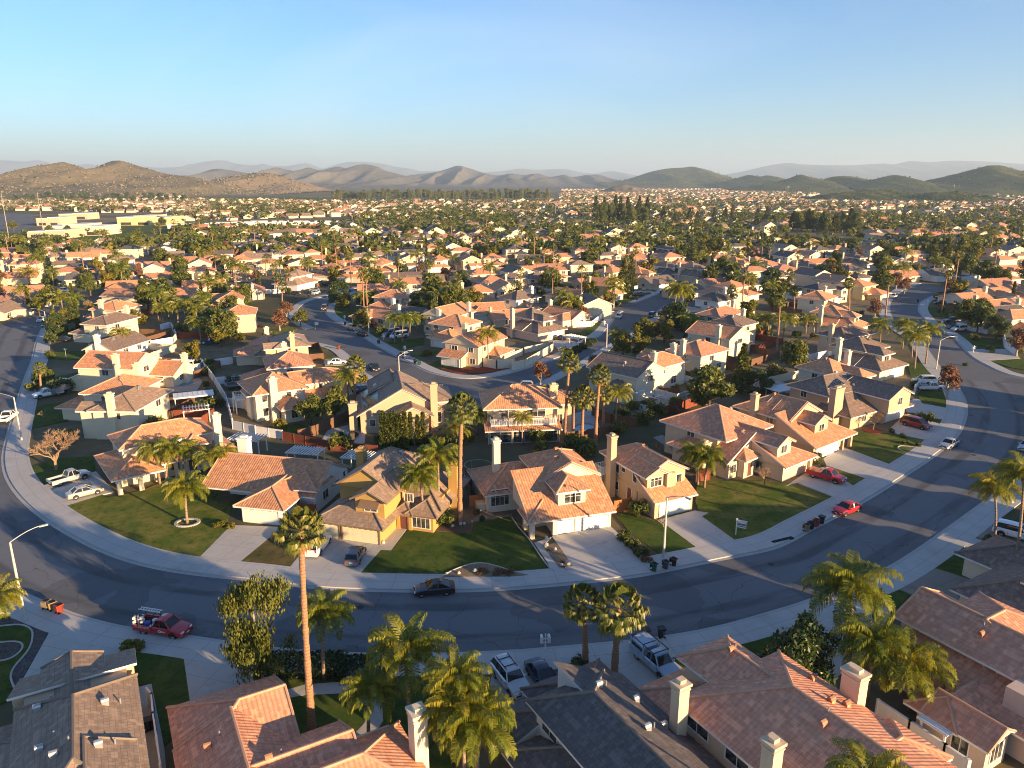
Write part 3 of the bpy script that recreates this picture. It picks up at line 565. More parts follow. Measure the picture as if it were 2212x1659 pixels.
house('house','single storey white walled house with terracotta gable roof and blank right side',-34.7,86.4,-12.5,
 [(.3,.4,5.9,6,0,2.7),(-6.5,8,2,14.8,0,2.7),(0,5,8.2,14.6,0,2.7)],
 [(0,0,6.2,9,2.7,'WES',.42),(-8,4.6,8.2,14.8,2.7,'SN',.52),(2.4,4.9,8.2,9.2,3.4,'WES',.42)],
 [('E',7.6,8.2,.9,1.5,1.2),('E',11,8.2,1.5,1.0,.6),('E',13.4,8.2,.9,.6,1.6),('S',-3,8,.9,2.0,1.4)],
 [('S',2.9,.4,4.9,6)],[(-6.4,12.4,1.5,1.2,0,6.6)],vents=[(4,12)],doors=[('E',4.2,6.0,.9)],wall='white',landmark='the white walled single storey house')
house('house','mustard yellow two storey house with brown tile roof and arched garage windows',-23.6,82.3,-16.5,
 [(.2,.3,8.1,6.5,0,2.7),(.4,5,8,16,2.6,5.4),(.5,5,13,16,0,2.8),(4.4,1.6,8.2,8,2.6,5.4),(7.9,8,13,15,2.6,3.6)],
 [(-.1,0,8.5,10,2.7,'WES',.47),(.2,4.4,8.1,16.2,5.4,'WEN',.62),(4.3,1.4,8.3,11,5.4,'WEN',.5),(2,6.2,13.4,16,3.1,'ENS',.62),(8.1,4.6,10.2,7,2.7,'WES',.7),(10,4.7,13.4,11,2.8,'WES',.6)],
 [('S',6.4,1.6,3.7,1.6,1.0),('S',11.4,5,.6,2.3,1.9,3),('S',9.4,6,3.5,1.1,1.0,2),('E',10,13,1,1.2,1.2),('W',9,.4,3.7,1.4,1.1)],
 [('S',1.5,.3,2.4,3),('S',5.6,.3,4.8,7)],[(13.4,11.6,1.2,1.5,0,6.6),(.2,11.4,1.1,1.1,2,7.4)],[(8.4,5,.4,2.7),(10,5,.4,2.7)],[(6.5,8.5),(5.5,12.6)],awn=[('S',6.4,1.6,4.4,2.6,1.)],doors=[('S',9.1,5,1)],wall='mustard',roof='roof_tan',trim='trim_brown',gmat='garage_cream',landmark='the mustard house')
house('house','cream terracotta two storey house with three white garage doors and front dormer',2.2,81.7,17.3,
 [(3.2,.3,10.8,6.5,0,2.7),(1.9,3.2,10.7,13,0,2.7),(3.7,5.5,10.8,13.6,2.6,5.5),(4.1,1.4,7.7,8,2.6,5.4),(-2.9,8.9,4,17,0,2.9),(-4,9.6,-1.6,12.4,0,1)],
 [(0,0,10.9,7,2.7,'S',.5),(3.6,5.4,10.9,13.8,5.5,'WEN',.52),(3.6,5.2,10.9,9,5.42,'WE',.52),(4.1,1.3,7.7,9,5.5,'WES',.5),(1.7,2.4,5,9.4,2.75,'W',.5),(-3,8.8,7,17.2,2.9,'WESN',.5),(0,0,2.2,3.6,2.7,'WS',.5)],
 [('S',6,1.4,3.6,2.1,1.15,2),('W',6,4.1,3.7,.8,.9),('S',-1.2,8.9,.9,2.4,1.7,3),('S',-1.2,8.9,2.75,2.3,.35,3),('W',10.6,-2.9,.9,1.2,1.4),('E',9,10.8,3.6,1.2,1.)],
 [('S',4.6,.3,2.5,2),('S',8.2,.3,4.4,3)],[(-.5,13,.9,1.0,0,8.4)],[(.35,.4,.6,2.7),(.35,3,.5,2.7),(3.3,.5,.6,2.7)],[(7,10),(6.2,8)],doors=[('W',4.4,3.2,1)],wall='cream',landmark='the house with three white garage doors')
house('house','narrow beige two storey terracotta house with tall left chimney and white satellite dish',18.5,87.4,26,
 [(-.1,.2,6,5,0,2.7),(-.2,1.9,5.9,12,2.6,5.5),(-.25,4,5.9,12,0,2.7),(2.6,1.4,4.0,3,3,5.3)],
 [(-.3,0,6.1,4,2.7,'S',.5),(-.4,1.9,5.9,12,5.5,'WEN',.5),(-.35,1.6,2.9,6,5.5,'WE',.5)],
 [('S',1.2,1.9,3.7,1.7,1.15,2),('W',4.2,-.2,3.5,1.6,1.15),('W',7.2,-.25,4,.9,.6),('W',8.6,-.25,3.4,.8,1.2),('W',8.6,-.25,.9,.8,1.2),('S',4.9,1.9,3.6,.8,1.1)],
 [('S',3.1,.2,4.7)],[(-1.2,8.8,.9,1.1,0,8.7)],[],[(3,7.5)],balc=[('W',11.2,-.2,2.7,1.8,1.5)],doors=[('W',5.6,-.25,.9)],wall='tan',landmark='the narrow beige house')
house('house','large pale house with weathered terracotta roof, entry turret and open garage with flag',29.4,100.8,38,
 [(1.5,-1.5,9,9,0,2.9),(3.2,2,14,12,0,5.4),(7,-6.8,13.8,3,0,2.7),(7,-5.6,10.4,3,2.6,5.4),(3.6,-2.6,6.2,.5,0,3.3)],
 [(3,.5,14.2,12.4,5.4,'WESN',.5),(1.2,-1.5,7,9.2,2.9,'WN',.55),(6.6,-7.2,14.2,0,2.7,'SE',.45),(6.9,-5.8,10.5,3,5.4,'WE',.5),(3.4,-2.9,6.4,.8,3.3,'WESN',.6)],
 [('S',8.6,-5.6,3.8,1.4,1.1),('W',-3,7,.9,1.3,1.1),('W',6,1.5,.9,1.4,1.1),('S',2.6,-1.5,.9,1.2,1.2),('W',7,3.2,3.6,1.3,1.1)],
 [],[(.6,2.4,1.6,1.1,0,4.7)],[(13.8,-6.9,.6,2.7)],[(8,8),(10,5)],[(10.8,3,13,5.4)],doors=[('S',4.9,-2.6,1)],wall='peach',roof='roof_terra2',landmark='the pale turret house')
house('house','bright terracotta house with long front slope and two white garage doors, right of turret house',46.7,107.3,38,
 [(.2,.4,7.8,6,0,2.7),(8.6,1.2,11,5,0,2.7),(.3,4,11,13,0,2.7),(1.2,5.5,9.4,15,2.6,5.5),(2.8,2,6.6,8,2.6,5.4)],
 [(-.2,0,11.4,7,2.7,'SE',.5),(1,5.4,9.6,15.4,5.5,'WEN',.5),(1,5.2,9.6,9,5.42,'WE',.5),(2.7,1.9,6.7,10,5.4,'WE',.48),(8,5,11.4,13,2.8,'E',.5)],
 [('S',4.7,2,3.7,1.4,1.1),('W',9,1.2,3.7,1.2,1.1),('W',12,1.2,1,1.2,1.1)],
 [('S',2.4,.4,3.2),('S',5.9,.4,3.2)],[(.4,11.6,1,1,0,8.2)],[(11.1,.3,.5,2.7),(8.7,.3,.4,2.7)],[(5,11)],[(3.2,11,5.4,13)],wall='tan',roof='roof_terra',landmark='the two white garage door house')
house('house','tan house with dark brown tile roof and wide chimney behind the bare mulch ring tree',67.3,124.6,33,
 [(.2,2,7.2,8,0,2.7),(-8,3,0,14,0,2.9),(-7.6,8,6,16,0,5.4),(-1,.5,5.6,9,2.6,5.4)],
 [(0,1.4,7.8,8,2.7,'SE',.5),(-8.2,7.6,6.2,16.2,5.4,'WESN',.45),(-1.2,.4,5.8,12,5.4,'WE',.45),(-8.8,2.6,.4,9,2.9,'WS',.5)],
 [('S',2.4,.5,3.7,1.3,1.2),('W',13,-7.6,3.6,1.2,1.1),('S',-4,3,1,1.2,1.2)],
 [('S',3.8,2,5.0)],[(-9.2,5.4,2.4,1.2,0,7.2)],[],[(0,12)],[(-6.8,8.8,-1.6,10.6),(0,9.6,2,11)],wall='tan',roof='roof_brown',landmark='the dark brown tan walled house')
# ---- near side of the street
house('house','brown tile house in the lower left corner with a lit tan slope and roof vents',-37.2,48.4,30,
 [(.2,-18,6.9,-2,0,5.4),(-.2,-3,7,4.2,0,2.8),(1.8,-2,4.6,1,2.7,5.3),(-5,-15,0,-2,0,2.8)],
 [(0,-17.5,7.1,-3.6,5.4,'WESN',.6),(-.6,-2.3,7.4,4.5,2.8,'N',.42),(1.5,-6,5,1.3,5.2,'WE',.35),(-5.4,-15,1,-1.4,2.8,'WN',.4),(1.6,-18.5,6.6,-12,6.0,'WE',.5)],
 [('E',-7,6.9,3.8,1.4,1.1),('E',-12,6.9,1,1.4,1.2),('N',2,4.2,.9,1.4,1.2)],[],[],[],[(5.4,-7.6),(4.9,-12.6),(1.2,-5.5),(1.5,-10.4),(2.4,-12.2)],wall='tan',roof='roof_tan',landmark='the brown roof in the lower left corner')
house('house','terracotta house at the bottom left with stepped gables and a white chimney',-25.2,46.9,29.5,
 [(.2,-13,7.2,1.6,0,2.8),(3,-13,10.2,-6,0,2.8),(6,-17,13.8,-8,0,2.8)],
 [(0,-6.6,7.4,2,2.8,'SNW',.46),(-.1,-16,7.3,-3,2.82,'WE',.5),(2.5,-12.4,10.5,-6,2.85,'SN',.5),(5,-15.6,14.2,-8.4,2.9,'SNE',.5)],
 [('E',-1,7.2,.9,1.4,1.2),('N',3,1.6,.9,1.4,1.2)],[],[(14.6,-12,1.0,1.2,0,6.4)],[],[(1.6,-5),(5,-9)],wall='cream',roof='roof_salmon',landmark='the terracotta house at the bottom left')
house('house','white walled house with dark grey tile roof at the bottom centre',1.4,46.6,29.5,
 [(.2,-13,6,-.5,0,5.4),(2.3,-2,8.6,3.5,0,2.8),(5.8,-11,8.6,0,0,3.3),(-2.2,-9,.4,-1.6,0,2.8),(-1.6,-.2,2.4,2.6,0,2.6)],
 [(0,-13.6,6.2,-.4,5.4,'WEN',.5),(2,-3,8.9,3.8,2.8,'WEN',.52),(3,-11.4,8.9,1,3.4,'E',.52),(-2.6,-9.4,1,-1.4,2.8,'WNS',.45),(-1.9,-.6,2.6,2.9,2.6,'WN',.4)],
 [('W',-2.3,.2,3.5,1.9,1.3),('W',-5.8,.2,3.6,1.5,1.2),('W',-4,-2.2,1,1.4,1.2),('N',.6,2.6,.8,1.2,1.2)],[('N',5.4,3.5,4.9)],[],[],[(4.2,-2.6),(4.6,-7.6),(6.6,-4),(7.4,-6.2)],wall='white',roof='roof_grey',landmark='the grey roofed house at the bottom centre')
house('house','large peach walled terracotta house at the bottom right of centre with three chimneys',12.4,46.4,30.5,
 [(.2,-14,10.4,-.2,0,5.4),(3.9,-2,8.4,3.5,0,5.4),(.4,-1,8,4.5,0,2.8)],
 [(0,-16,10.6,0,5.4,'WEN',.46),(3.8,-6,8.6,3.7,5.4,'WEN',.55),(.1,-2,9,4.8,2.8,'WEN',.42),(5,-13,11,-9.4,5.5,'SNE',.4)],
 [('W',-1.6,.2,3.5,2.2,1.3),('W',-5.4,.2,3.5,2.0,1.4),('W',-5.4,.2,.9,2.,1.3),('E',-3,10.4,3.6,1.2,1.2),('W',.8,3.9,3.6,1.1,1.)],
 [('N',4.2,4.5,4.9)],[(-1.1,-1,.95,.85,0,7.6),(11,-6.3,1.0,1.5,0,7.4),(-.5,-8.6,.9,.95,0,8.1)],[],[(7.4,-7),(8.6,-7.4),(4.3,-8.6),(6,1),(9.4,-4)],wall='peach',roof='roof_salmon',landmark='the large peach house at the bottom')
house('house','dusky terracotta house at the lower right edge with small sash window',34.3,57.9,30,
 [(.2,-18,6.4,-.2,0,5.1),(-2.6,-14,.4,-1.2,0,2.8),(5.5,-9,9,-2.2,0,5.1),(-6.4,-9,-.6,-6.2,0,2.8),(-6.4,-11.4,-3.6,-7,0,2.8),(-2,-16,6,-10,0,5)],
 [(0,-18,6.6,0,5.1,'WE',.45),(-3,-14.4,1,-.9,2.8,'W',.45),(3.2,-9.2,9.4,-2,5.2,'SNE',.4),(-6.8,-9.2,-.4,-5.9,2.8,'SNW',.5),(-6.7,-11.6,-3.4,-7,2.85,'WE',.55)],
 [('W',-7.8,.2,3.6,.9,.8),('S',-5,-11.4,.7,1.5,1.5,2),('W',-9.6,-6.4,.7,1.2,1.4,1),('E',-10,-3.6,.9,1.6,1.3)],[],[],[],[(1.6,-6),(2,-12)],wall='pink',roof='roof_salmon',landmark='the dusky terracotta house at the lower right')
house('house','dark brown hip roofed house at the right edge beside the tan driveway',44,65.4,30,
 [(.3,-9,9,-.3,0,3.2),(8.8,-7,15,4,0,2.8),(3,-16,15,-5,2.7,5.6),(.3,-16,9,-8,0,3.2)],  # upper storey and rear wing are added out of view to shade the road
 [(0,-9.4,9.6,0,3.2,'WSN',.45),(8.6,-7.4,16,4.4,2.8,'WESN',.42),(2.8,-16.2,15.4,-4.8,5.6,'WESN',.45)],
 [('W',-3.6,.3,.8,1.3,1.2)],[('N',11.6,4,4.6)],[],[],[],wall='cream',roof='roof_brown',landmark='the dark hip roofed house at the right edge')
# ---------------------------------------------------------------- middle distance houses
MIDS=[]
TPL=[
 dict(walls=[(-5,-6.6,2,0,0,2.7),(-5,-2,5.2,6.5,0,5.4)],roofs=[(-5.3,-7,2.4,0,2.7,'WES',.45),(-5,-2.2,5.3,6.6,5.4,'WESN',.45),(2,-3.6,5.4,-1,2.7,'SE',.45)],
  wins=[('S',3.6,-2,3.6,1.3,1.2),('S',-1.5,-2,4.2,1.2,.9),('E',2,5.2,3.6,1.3,1.1),('W',2,-5,3.6,1.3,1.1),('N',1,6.5,3.6,1.5,1.1),('N',-2,6.5,.9,1.8,1.6)],gars=[('S',-1.5,-6.6,4.8)],chims=[(5.7,2,1,1,0,8)],vents=[(-1,3)]),
 dict(walls=[(-5.2,-6.8,5,0,0,2.7),(-2,-1,5.1,6.8,0,5.5),(-1.6,-5,2,1,2.6,5.4),(-5.2,0,-1.8,6,0,2.7)],roofs=[(-5.4,-7,5.2,0,2.7,'SWE',.5),(-2.2,-1.2,5.3,7,5.5,'WESN',.5),(-1.7,-5.2,2.1,2,5.4,'WES',.5),(-5.5,-1,0,6.4,2.8,'WN',.5)],
  wins=[('S',.2,-5,3.6,1.8,1.1),('E',3,5.1,3.6,1.2,1.1),('E',4,5.1,.9,1.4,1.3),('W',3,-2,3.8,.9,1),('N',2,6.8,3.6,1.6,1.1),('N',-3,6,.9,1.7,1.5)],gars=[('S',1.6,-6.8,5)],chims=[(-5.7,3,1,1,0,7.8)],vents=[(2,3)]),
 dict(walls=[(-6.5,-3,6.5,4.5,0,2.8),(-6,-6.5,-.5,-2,0,2.7)],roofs=[(-6.7,-3.2,6.7,4.7,2.8,'SN',.5),(-6.2,-6.8,-.2,1,2.75,'WES',.45)],
  wins=[('S',3.2,-3,.9,2,1.3),('E',0,6.5,.9,1.5,1.2),('N',2,4.5,.9,1.8,1.5),('N',-3,4.5,.9,1.4,1.2),('W',1,-6.5,.9,1.3,1.2)],gars=[('S',-3.2,-6.5,4.8)],chims=[(6.9,1,.9,1.1,0,6.2)],vents=[(2,1.5)]),
 dict(walls=[(-4.6,-5,4.6,7,0,5.4),(-4.6,-7,1.2,-4,0,2.7),(4.4,0,7,6,0,2.7)],roofs=[(-4.8,-5.2,4.8,7.2,5.4,'WE',.45),(-4.9,-7.6,1.6,-4.4,2.7,'S',.4),(4,-.2,7.3,6.2,2.7,'ESN',.45)],
  wins=[('S',-2,-5,3.6,1.6,1.1),('S',2.6,-5,3.6,1.2,1.1),('S',3,-5,.9,1.4,1.2),('E',-2,4.6,3.6,1.1,1.1),('W',1,-4.6,3.6,1.3,1.1),('N',0,7,3.6,1.8,1.1)],gars=[('S',-1.8,-7,4.8)],chims=[(-5,4,.9,1.1,0,8)],vents=[(2,2)]),
 dict(walls=[(-6,-2,6,5,0,5.4),(-5.8,-6,.2,-1,0,2.7),(2.5,-4.4,5.6,-1,0,5.2)],roofs=[(-6.2,-2.2,6.2,5.2,5.4,'WESN',.45),(-6.1,-6.4,.6,-1,2.7,'SWE',.45),(2.3,-4.6,5.8,2,5.2,'WE',.45)],
  wins=[('S',4,-4.4,3.4,1.5,1.2),('S',4,-4.4,.8,1.6,1.4),('S',-3,-2,4.2,1.2,.9),('E',2,6,3.6,1.3,1.1),('W',2,-6,3.6,1.3,1.1),('N',-2,5,3.6,1.6,1.1),('N',2,5,.9,1.8,1.6)],gars=[('S',-2.9,-6,4.8)],chims=[(6.4,1.5,.9,1,0,8)],vents=[(-2,2)]),
]
SW={'W':'E','E':'W'}
def mirror(t):
    q=dict(t); q['walls']=[(-b[2],b[1],-b[0],b[3],b[4],b[5]) for b in t['walls']]
    q['roofs']=[(-b[2],b[1],-b[0],b[3],b[4],''.join(SW.get(c,c) for c in b[5]),b[6]) for b in t['roofs']]
    q['wins']=[(SW.get(b[0],b[0]),(-b[1] if b[0] in 'SN' else b[1]),(b[2] if b[0] in 'SN' else -b[2]),*b[3:]) for b in t['wins']]
    q['gars']=[(b[0],-b[1],*b[2:]) for b in t['gars']]; q['chims']=[(-b[0],*b[1:]) for b in t['chims']]; q['vents']=[(-x,y) for x,y in t['vents']]; return q
RN={'T':('roof_terra','terracotta'),'U':('roof_terra2','weathered terracotta'),'B':('roof_brown','brown'),'G':('roof_grey','dark grey'),'K':('roof_tan','tan')}
WN={'C':('cream','cream'),'W':('white','white'),'Y':('yellow','yellow'),'P':('pink','pinkish'),'A':('tan','tan'),'E':('beige','beige'),'H':('peach','peach')}
NAMES2={'TC':'T'}
def mid(px,py,rw,k,ang=None,mir=None,solar=False,near=False,lm=None,lab=None,z=4.5):
    x,y=R(px,py,z); t=TPL[k]; m=rnd.random()<.5 if mir is None else mir
    if m: t=mirror(t)
    t=dict(t)
    if ang is None:
        d=roadd(x,y)
        if d<34: a=math.degrees(roadang(x,y))
        else: a=rnd.choice((18,18,198,108,-72))+rnd.uniform(-12,12)
    else: a=ang
    rn,wn=RN[rw[0]],WN[rw[1]]
    if solar: t['solar']=[(1.2,1.4,4.2,4.2)] if not m else [(-4.2,1.4,-1.2,4.2)]
    if not near: t['wins']=t['wins'][:5]
    ph='%s %s-storey house with %s roof'%(wn[1],'one' if k==2 else 'two',rn[1])+(' and solar panels' if solar else '')
    if not near and rnd.random()<.45: t['chims']=[]
    if not near: t['chims']=[(c[0]*.98,c[1],.75,.8,0,7.3 if c[5]>7 else 5.7) for c in t['chims']]; wn=rnd.choice((wn,wn,WN['E'],WN['H'],WN['C']))
    ph=ph if near else '%s %s-storey house with %s roof'%(wn[1],'one' if k==2 else 'two',rn[1])+(' and solar panels' if solar else '')
    rt_=house('house',lab,x,y,a,wall=wn[0],roof=rn[0],near=near,auto_p=None if lab else ph,group='tract houses of the middle distance',cap=True if py>640 else False,landmark=lm,**t)
    if y<340: MIDS.append((x,y,RAD(a),k))
    if not near: rt_.scale=(rnd.uniform(.92,1.2),rnd.uniform(.92,1.12),rnd.uniform(.9,1.05))
# left column along the left street
NR=dict(near=True)
mid(268,872,'KC',4,-92,False,near=True,lab='long cream two storey house with tan roof and chimney, behind the bare shade tree')
mid(240,842,'TC',0,-95,True,near=True,lab='cream house with hip terracotta roof beside the boat trailer')
mid(248,790,'TC',3,-97,True,near=True,lab='tan walled house with large terracotta roof right of the small street palm')
mid(330,782,'TC',2,-10,False,near=True,lab='low terracotta house behind a white patio cover and white yard wall')
mid(245,728,'BW',2,-100,False,near=True,lab='bright white gabled house with dark brown roof and round corner white fence',lm='the white gabled house on the left')
mid(230,697,'BC',4,-102,True,near=True,lab='cream house with brown hip roof and white chimney beside the shaded black car')
mid(238,668,'TC',0,-103,False,near=True); mid(268,640,'TC',3,-105); mid(287,622,'GC',2,-105); mid(250,590,'TY',2,20); mid(268,607,'TC',2,20); mid(180,592,'GC',2,15)
mid(350,588,'TC',2,20); mid(432,572,'TY',3,20,lm='the yellow house with a tall chimney'); mid(262,562,'KW',0,200); mid(185,568,'GW',2,15); mid(180,547,'TC',2,20); mid(203,536,'KC',2,15); mid(155,527,'UW',0,20,lm='the white house beside the green field'); mid(86,530,'KC',0,10); mid(14,536,'UC',2,15)
mid(228,522,'KC',4,15); mid(322,533,'GW',4,20); mid(383,522,'KC',2,20); mid(48,618,'TC',2,25); mid(60,634,'KW',2,25,lm='the white gabled house at the far left'); mid(8,640,'UC',2,100); mid(5,655,'KC',2,100)
mid(470,540,'GW',2,20); mid(535,532,'GC',0,20); mid(520,566,'TC',0,20); mid(538,616,'UC',2,-70); mid(490,647,'TH',4,-75,True,near=True); mid(500,680,'TH',0,-75,near=True,lm='the double terracotta house left of the side street'); mid(570,735,'UC',2,-70,near=True)
mid(140,545,'KC',2,15); mid(60,548,'TC',2,15); mid(330,565,'UC',2,20); mid(390,548,'GC',2,200); mid(440,606,'TC',2,20); mid(410,640,'BC',2,20)
# cluster inside the block
mid(612,745,'KY',4,-68,False,solar=True,near=True,lab='cream house with flat tan roof and solar panels behind the balcony house')
mid(600,790,'UC',0,-68,True,near=True,lab='cream house with wide terracotta roof left of the white sedan')
# along the winding street
mid(713,582,'TY',0,-15,False); mid(768,584,'TY',1,-10,True); mid(828,572,'TY',1,-10); mid(884,562,'BW',3,15); mid(943,565,'TW',1,15); mid(934,537,'TC',0,15); mid(975,535,'BC',3,15); mid(1036,530,'TC',0,15); mid(640,598,'KW',1,-20,lm='the pale house above the hedge'); mid(588,526,'BC',0,195); mid(613,540,'KC',2,15); mid(565,560,'KC',3,100); mid(633,550,'UC',0,195); mid(680,523,'KC',2,15); mid(703,505,'KC',0,15); mid(760,487,'GW',3,15); mid(748,526,'KC',2,15); mid(818,527,'KC',2,15,solar=True); mid(768,546,'KC',2,195); mid(745,562,'UC',2,15); mid(830,543,'KC',2,15); mid(888,513,'GW',2,20); mid(840,503,'GC',2,20)
mid(1015,562,'UC',3,15); mid(1066,560,'TC',0,15); mid(1008,583,'GC',2,15); mid(1068,580,'TC',2,15); mid(875,600,'TC',2,195); mid(918,596,'BC',2,15); mid(818,614,'UC',2,190); mid(828,626,'GC',2,190); mid(843,646,'TC',0,-20,near=True,lm='the terracotta house with a palm before it'); mid(823,668,'TC',2,-40,near=True); mid(880,664,'GW',2,-35,near=True); mid(965,682,'TC',3,-32,True,solar=True,near=True,lab='terracotta house with solar panels behind the row of five palms'); mid(975,705,'TC',0,-32,True,near=True,lab='cream two storey terracotta house right of the five palms'); mid(1065,614,'UC',0,15); mid(1028,620,'BC',2,15); mid(1036,634,'TC',0,15,near=True); mid(1092,628,'TC',3,15); mid(1048,655,'TC',2,15); mid(1100,600,'BC',0,195); mid(700,550,'TC',2,10); mid(655,575,'TC',2,200)
mid(1022,742,'TH',3,-30,False,near=True,lab='yellowish house behind the curved cream corner wall',lm='the curved corner wall house'); mid(1155,692,'BP',1,42,False,solar=True,near=True,lab='pale pink two storey house with brown roof and open garage'); mid(1218,668,'TC',2,-48,near=True); mid(1130,648,'BW',0,42,near=True,lm='the white house with a dark brown roof'); mid(1100,668,'UC',2,200)
# middle right
mid(1218,556,'TC',4,12); mid(1258,542,'TC',0,12); mid(1196,538,'TC',2,12); mid(1150,575,'TC',2,10); mid(1122,530,'TC',0,200); mid(1146,551,'GC',2,10); mid(1186,571,'UC',2,10); mid(1166,601,'BC',0,20); mid(1331,538,'TC',3,10); mid(1438,516,'UC',3,20); mid(1378,538,'TC',0,10); mid(1438,538,'GC',1,20); mid(1378,566,'TY',0,10); mid(1313,563,'UC',2,200); mid(1453,558,'UP',0,20); mid(1331,590,'TH',0,45); mid(1385,592,'TH',1,45); mid(1308,618,'TY',3,50,near=True,lm='the yellow walled corner house'); mid(1443,578,'GW',1,40); mid(1500,583,'BA',1,40); mid(1593,571,'TC',1,35); mid(1640,566,'UC',0,35); mid(1606,602,'BC',4,35); mid(1590,620,'TH',0,40); mid(1532,648,'GW',0,-138,near=True); mid(1546,680,'UC',4,-138,near=True); mid(1565,700,'BC',0,-138,near=True); mid(1331,497,'GC',4,15); mid(1341,522,'GW',2,15); mid(1236,503,'GW',2,15); mid(1168,503,'GC',4,15); mid(1136,508,'KW',2,15); mid(1266,491,'KW',2,15); mid(1351,499,'GW',4,15); mid(1280,600,'UC',2,200); mid(1230,625,'TC',2,-45)
mid(1480,615,'BC',2,40); mid(1545,600,'UC',2,200); mid(1420,597,'BC',2,40)
# right of centre, backs to the camera
mid(1345,800,'BC',3,-136,False,near=True,lab='cream house with brown hip roof and back yard pergola'); mid(1402,786,'TC',4,-137,True,near=True,lab='bright cream terracotta house with a columned patio above the pergola yard',lm='the bright cream balcony house'); mid(1490,758,'UC',0,-138,False,near=True,lab='wide terracotta house right of the yellow green street trees'); mid(1545,724,'TC',3,-138,True,near=True)
mid(1969,552,'TC',0,20); mid(2014,562,'TC',2,20); mid(1929,566,'KW',3,15); mid(2018,582,'GW',2,20); mid(1879,542,'UC',3,15); mid(1849,557,'BC',1,15); mid(1814,538,'TC',0,15); mid(1776,541,'GC',0,15); mid(1706,543,'TC',2,15); mid(1704,557,'GC',3,15); mid(1821,569,'TC',2,15); mid(1749,580,'BW',1,25); mid(1844,585,'BY',0,25); mid(1809,606,'UC',3,25); mid(1866,618,'TY',0,40); mid(1784,624,'GC',4,25); mid(1668,574,'TC',0,25); mid(1779,648,'TC',0,48,near=True); mid(1811,684,'TC',1,48,near=True,solar=True); mid(2161,589,'TY',4,20); mid(2149,604,'UC',2,20); mid(2134,624,'TC',2,20); mid(2091,632,'TC',2,200,near=True); mid(2184,614,'UP',2,20); mid(2146,650,'TC',2,20,near=True); mid(2171,663,'GC',2,20,near=True); mid(2204,690,'TC',4,20,near=True,lm='the terracotta house at the right edge'); mid(2149,523,'TY',2,20); mid(2164,536,'GC',2,20); mid(2201,531,'GY',3,20); mid(2215,640,'UC',2,200); mid(2060,545,'TC',2,20)
mid(1838,728,'BE',4,35,True,near=True,lab='grey brown hip roofed house behind the right street palms'); mid(1868,762,'BC',1,35,False,near=True,lab='cream house with brown pyramid roof and hedge at its window',lm='the pyramid roofed house'); mid(1822,808,'TC',1,34,True,near=True,lab='terracotta house with long lit front slope left of the white pickup')
# four larger back yard houses
house('house','cream terracotta house with white corner balcony and sunlit left wall, behind white yard walls',-46,127.4,33,
 [(0,0,9,10,0,5.4),(8.8,3,18,10,0,5.2),(4,-3.5,7.6,.5,0,3),(-.5,2,0.2,5,0,5)],[(-.2,-.2,9.2,10.2,5.4,'WESN',.45),(8,2.8,19,10.4,5.2,'SNE',.4),(7.4,.5,18,3.4,2.8,'S',.4),(3.6,-4,8,1.5,3,'WES',.5),(-.8,1.6,2,5.4,4.9,'WSN',.4)],
 [('S',1.6,0,3.6,.9,1.3),('S',1.6,0,.9,.9,1.5),('S',6,0,3.6,.9,1.2),('S',5.8,-3.5,.8,1.1,1.6),('S',8,0,.9,.8,1.4),('S',13,3,3.7,.7,1.0),('W',7,0,3.6,1.4,1.2)],[],[(3.1,-.6,1.3,1,0,7.8)],balc=[('W',8,0,2.7,2.4,2)],vents=[(6,6)],wall='cream',roof='roof_terra',landmark='the corner balcony house')
house('house','tan gabled house with black solar panels sloping left, above the dark pool',-26,121,12,
 [(0,0,14.4,12,0,3.4),(6,-3,11.4,1,0,3.7),(11.5,1,15.4,10,0,4.9)],[(-.2,0,14.8,12.4,3.5,'WE',.56),(5.6,-3.2,11.8,5,3.7,'WE',.5),(8,1,16,10.4,4.9,'ESN',.4),(2,8,10,16,5.2,'WE',.5)],
 [('S',8.6,-3,3.0,1.9,.7,0),('S',13.4,0,1.2,.9,1.9),('S',2,0,1.2,.9,1.2),('W',4,0,1,1.2,1.2),('E',3,15.4,1.2,1,2),('E',6,15.4,1.2,1,2),('E',6,15.4,3.6,1,1)],[],[(12.6,-.6,1.2,1,0,8.2),(-1.2,2,1.4,1.3,0,4.9)],solar=[(.4,.6,3.2,5.8),(.4,6.2,3.2,11.6)],wall='tan',roof='roof_tan',landmark='the tan gabled house above the dark pool')
house('house','orange tinted terracotta house with long rear balcony, glass patio and roof solar panels',-4.2,119,6,
 [(0,0,12,9.5,0,5.4),(12,3,15,9,0,5),(-.3,-.1,12,.2,0,2.3)],[(-.3,-.3,12.3,9.8,5.4,'WESN',.5),(11.6,2.8,15.6,9.2,5,'ESN',.5),(-.4,-3.6,12,.3,2.5,'S',.12)],
 [('S',3.6,0,3.3,2.4,1.7,1),('S',8.6,0,3.5,2.6,1.4),('S',12.9,3,1,1,1.8),('S',3,-.1,.3,4,1.9,3),('S',8.4,-.1,.3,4.4,1.9,3),('S',2,-3.3,.2,3.4,2.0,1),('S',5.9,-3.3,.2,3.4,2.0,1),('S',9.8,-3.3,.2,3.4,2.0,1)],[],[(11.8,3.2,1.3,1,0,8)],posts=[(0,-3.4,.2,2.4),(3.9,-3.4,.2,2.4),(7.9,-3.4,.2,2.4),(11.8,-3.4,.2,2.4)],solar=[(3,5.4,6.6,8.6)],balc=[('S',6,0,2.85,11,2.4)],wall='beige',roof='roof_terra',landmark='the long balcony house')
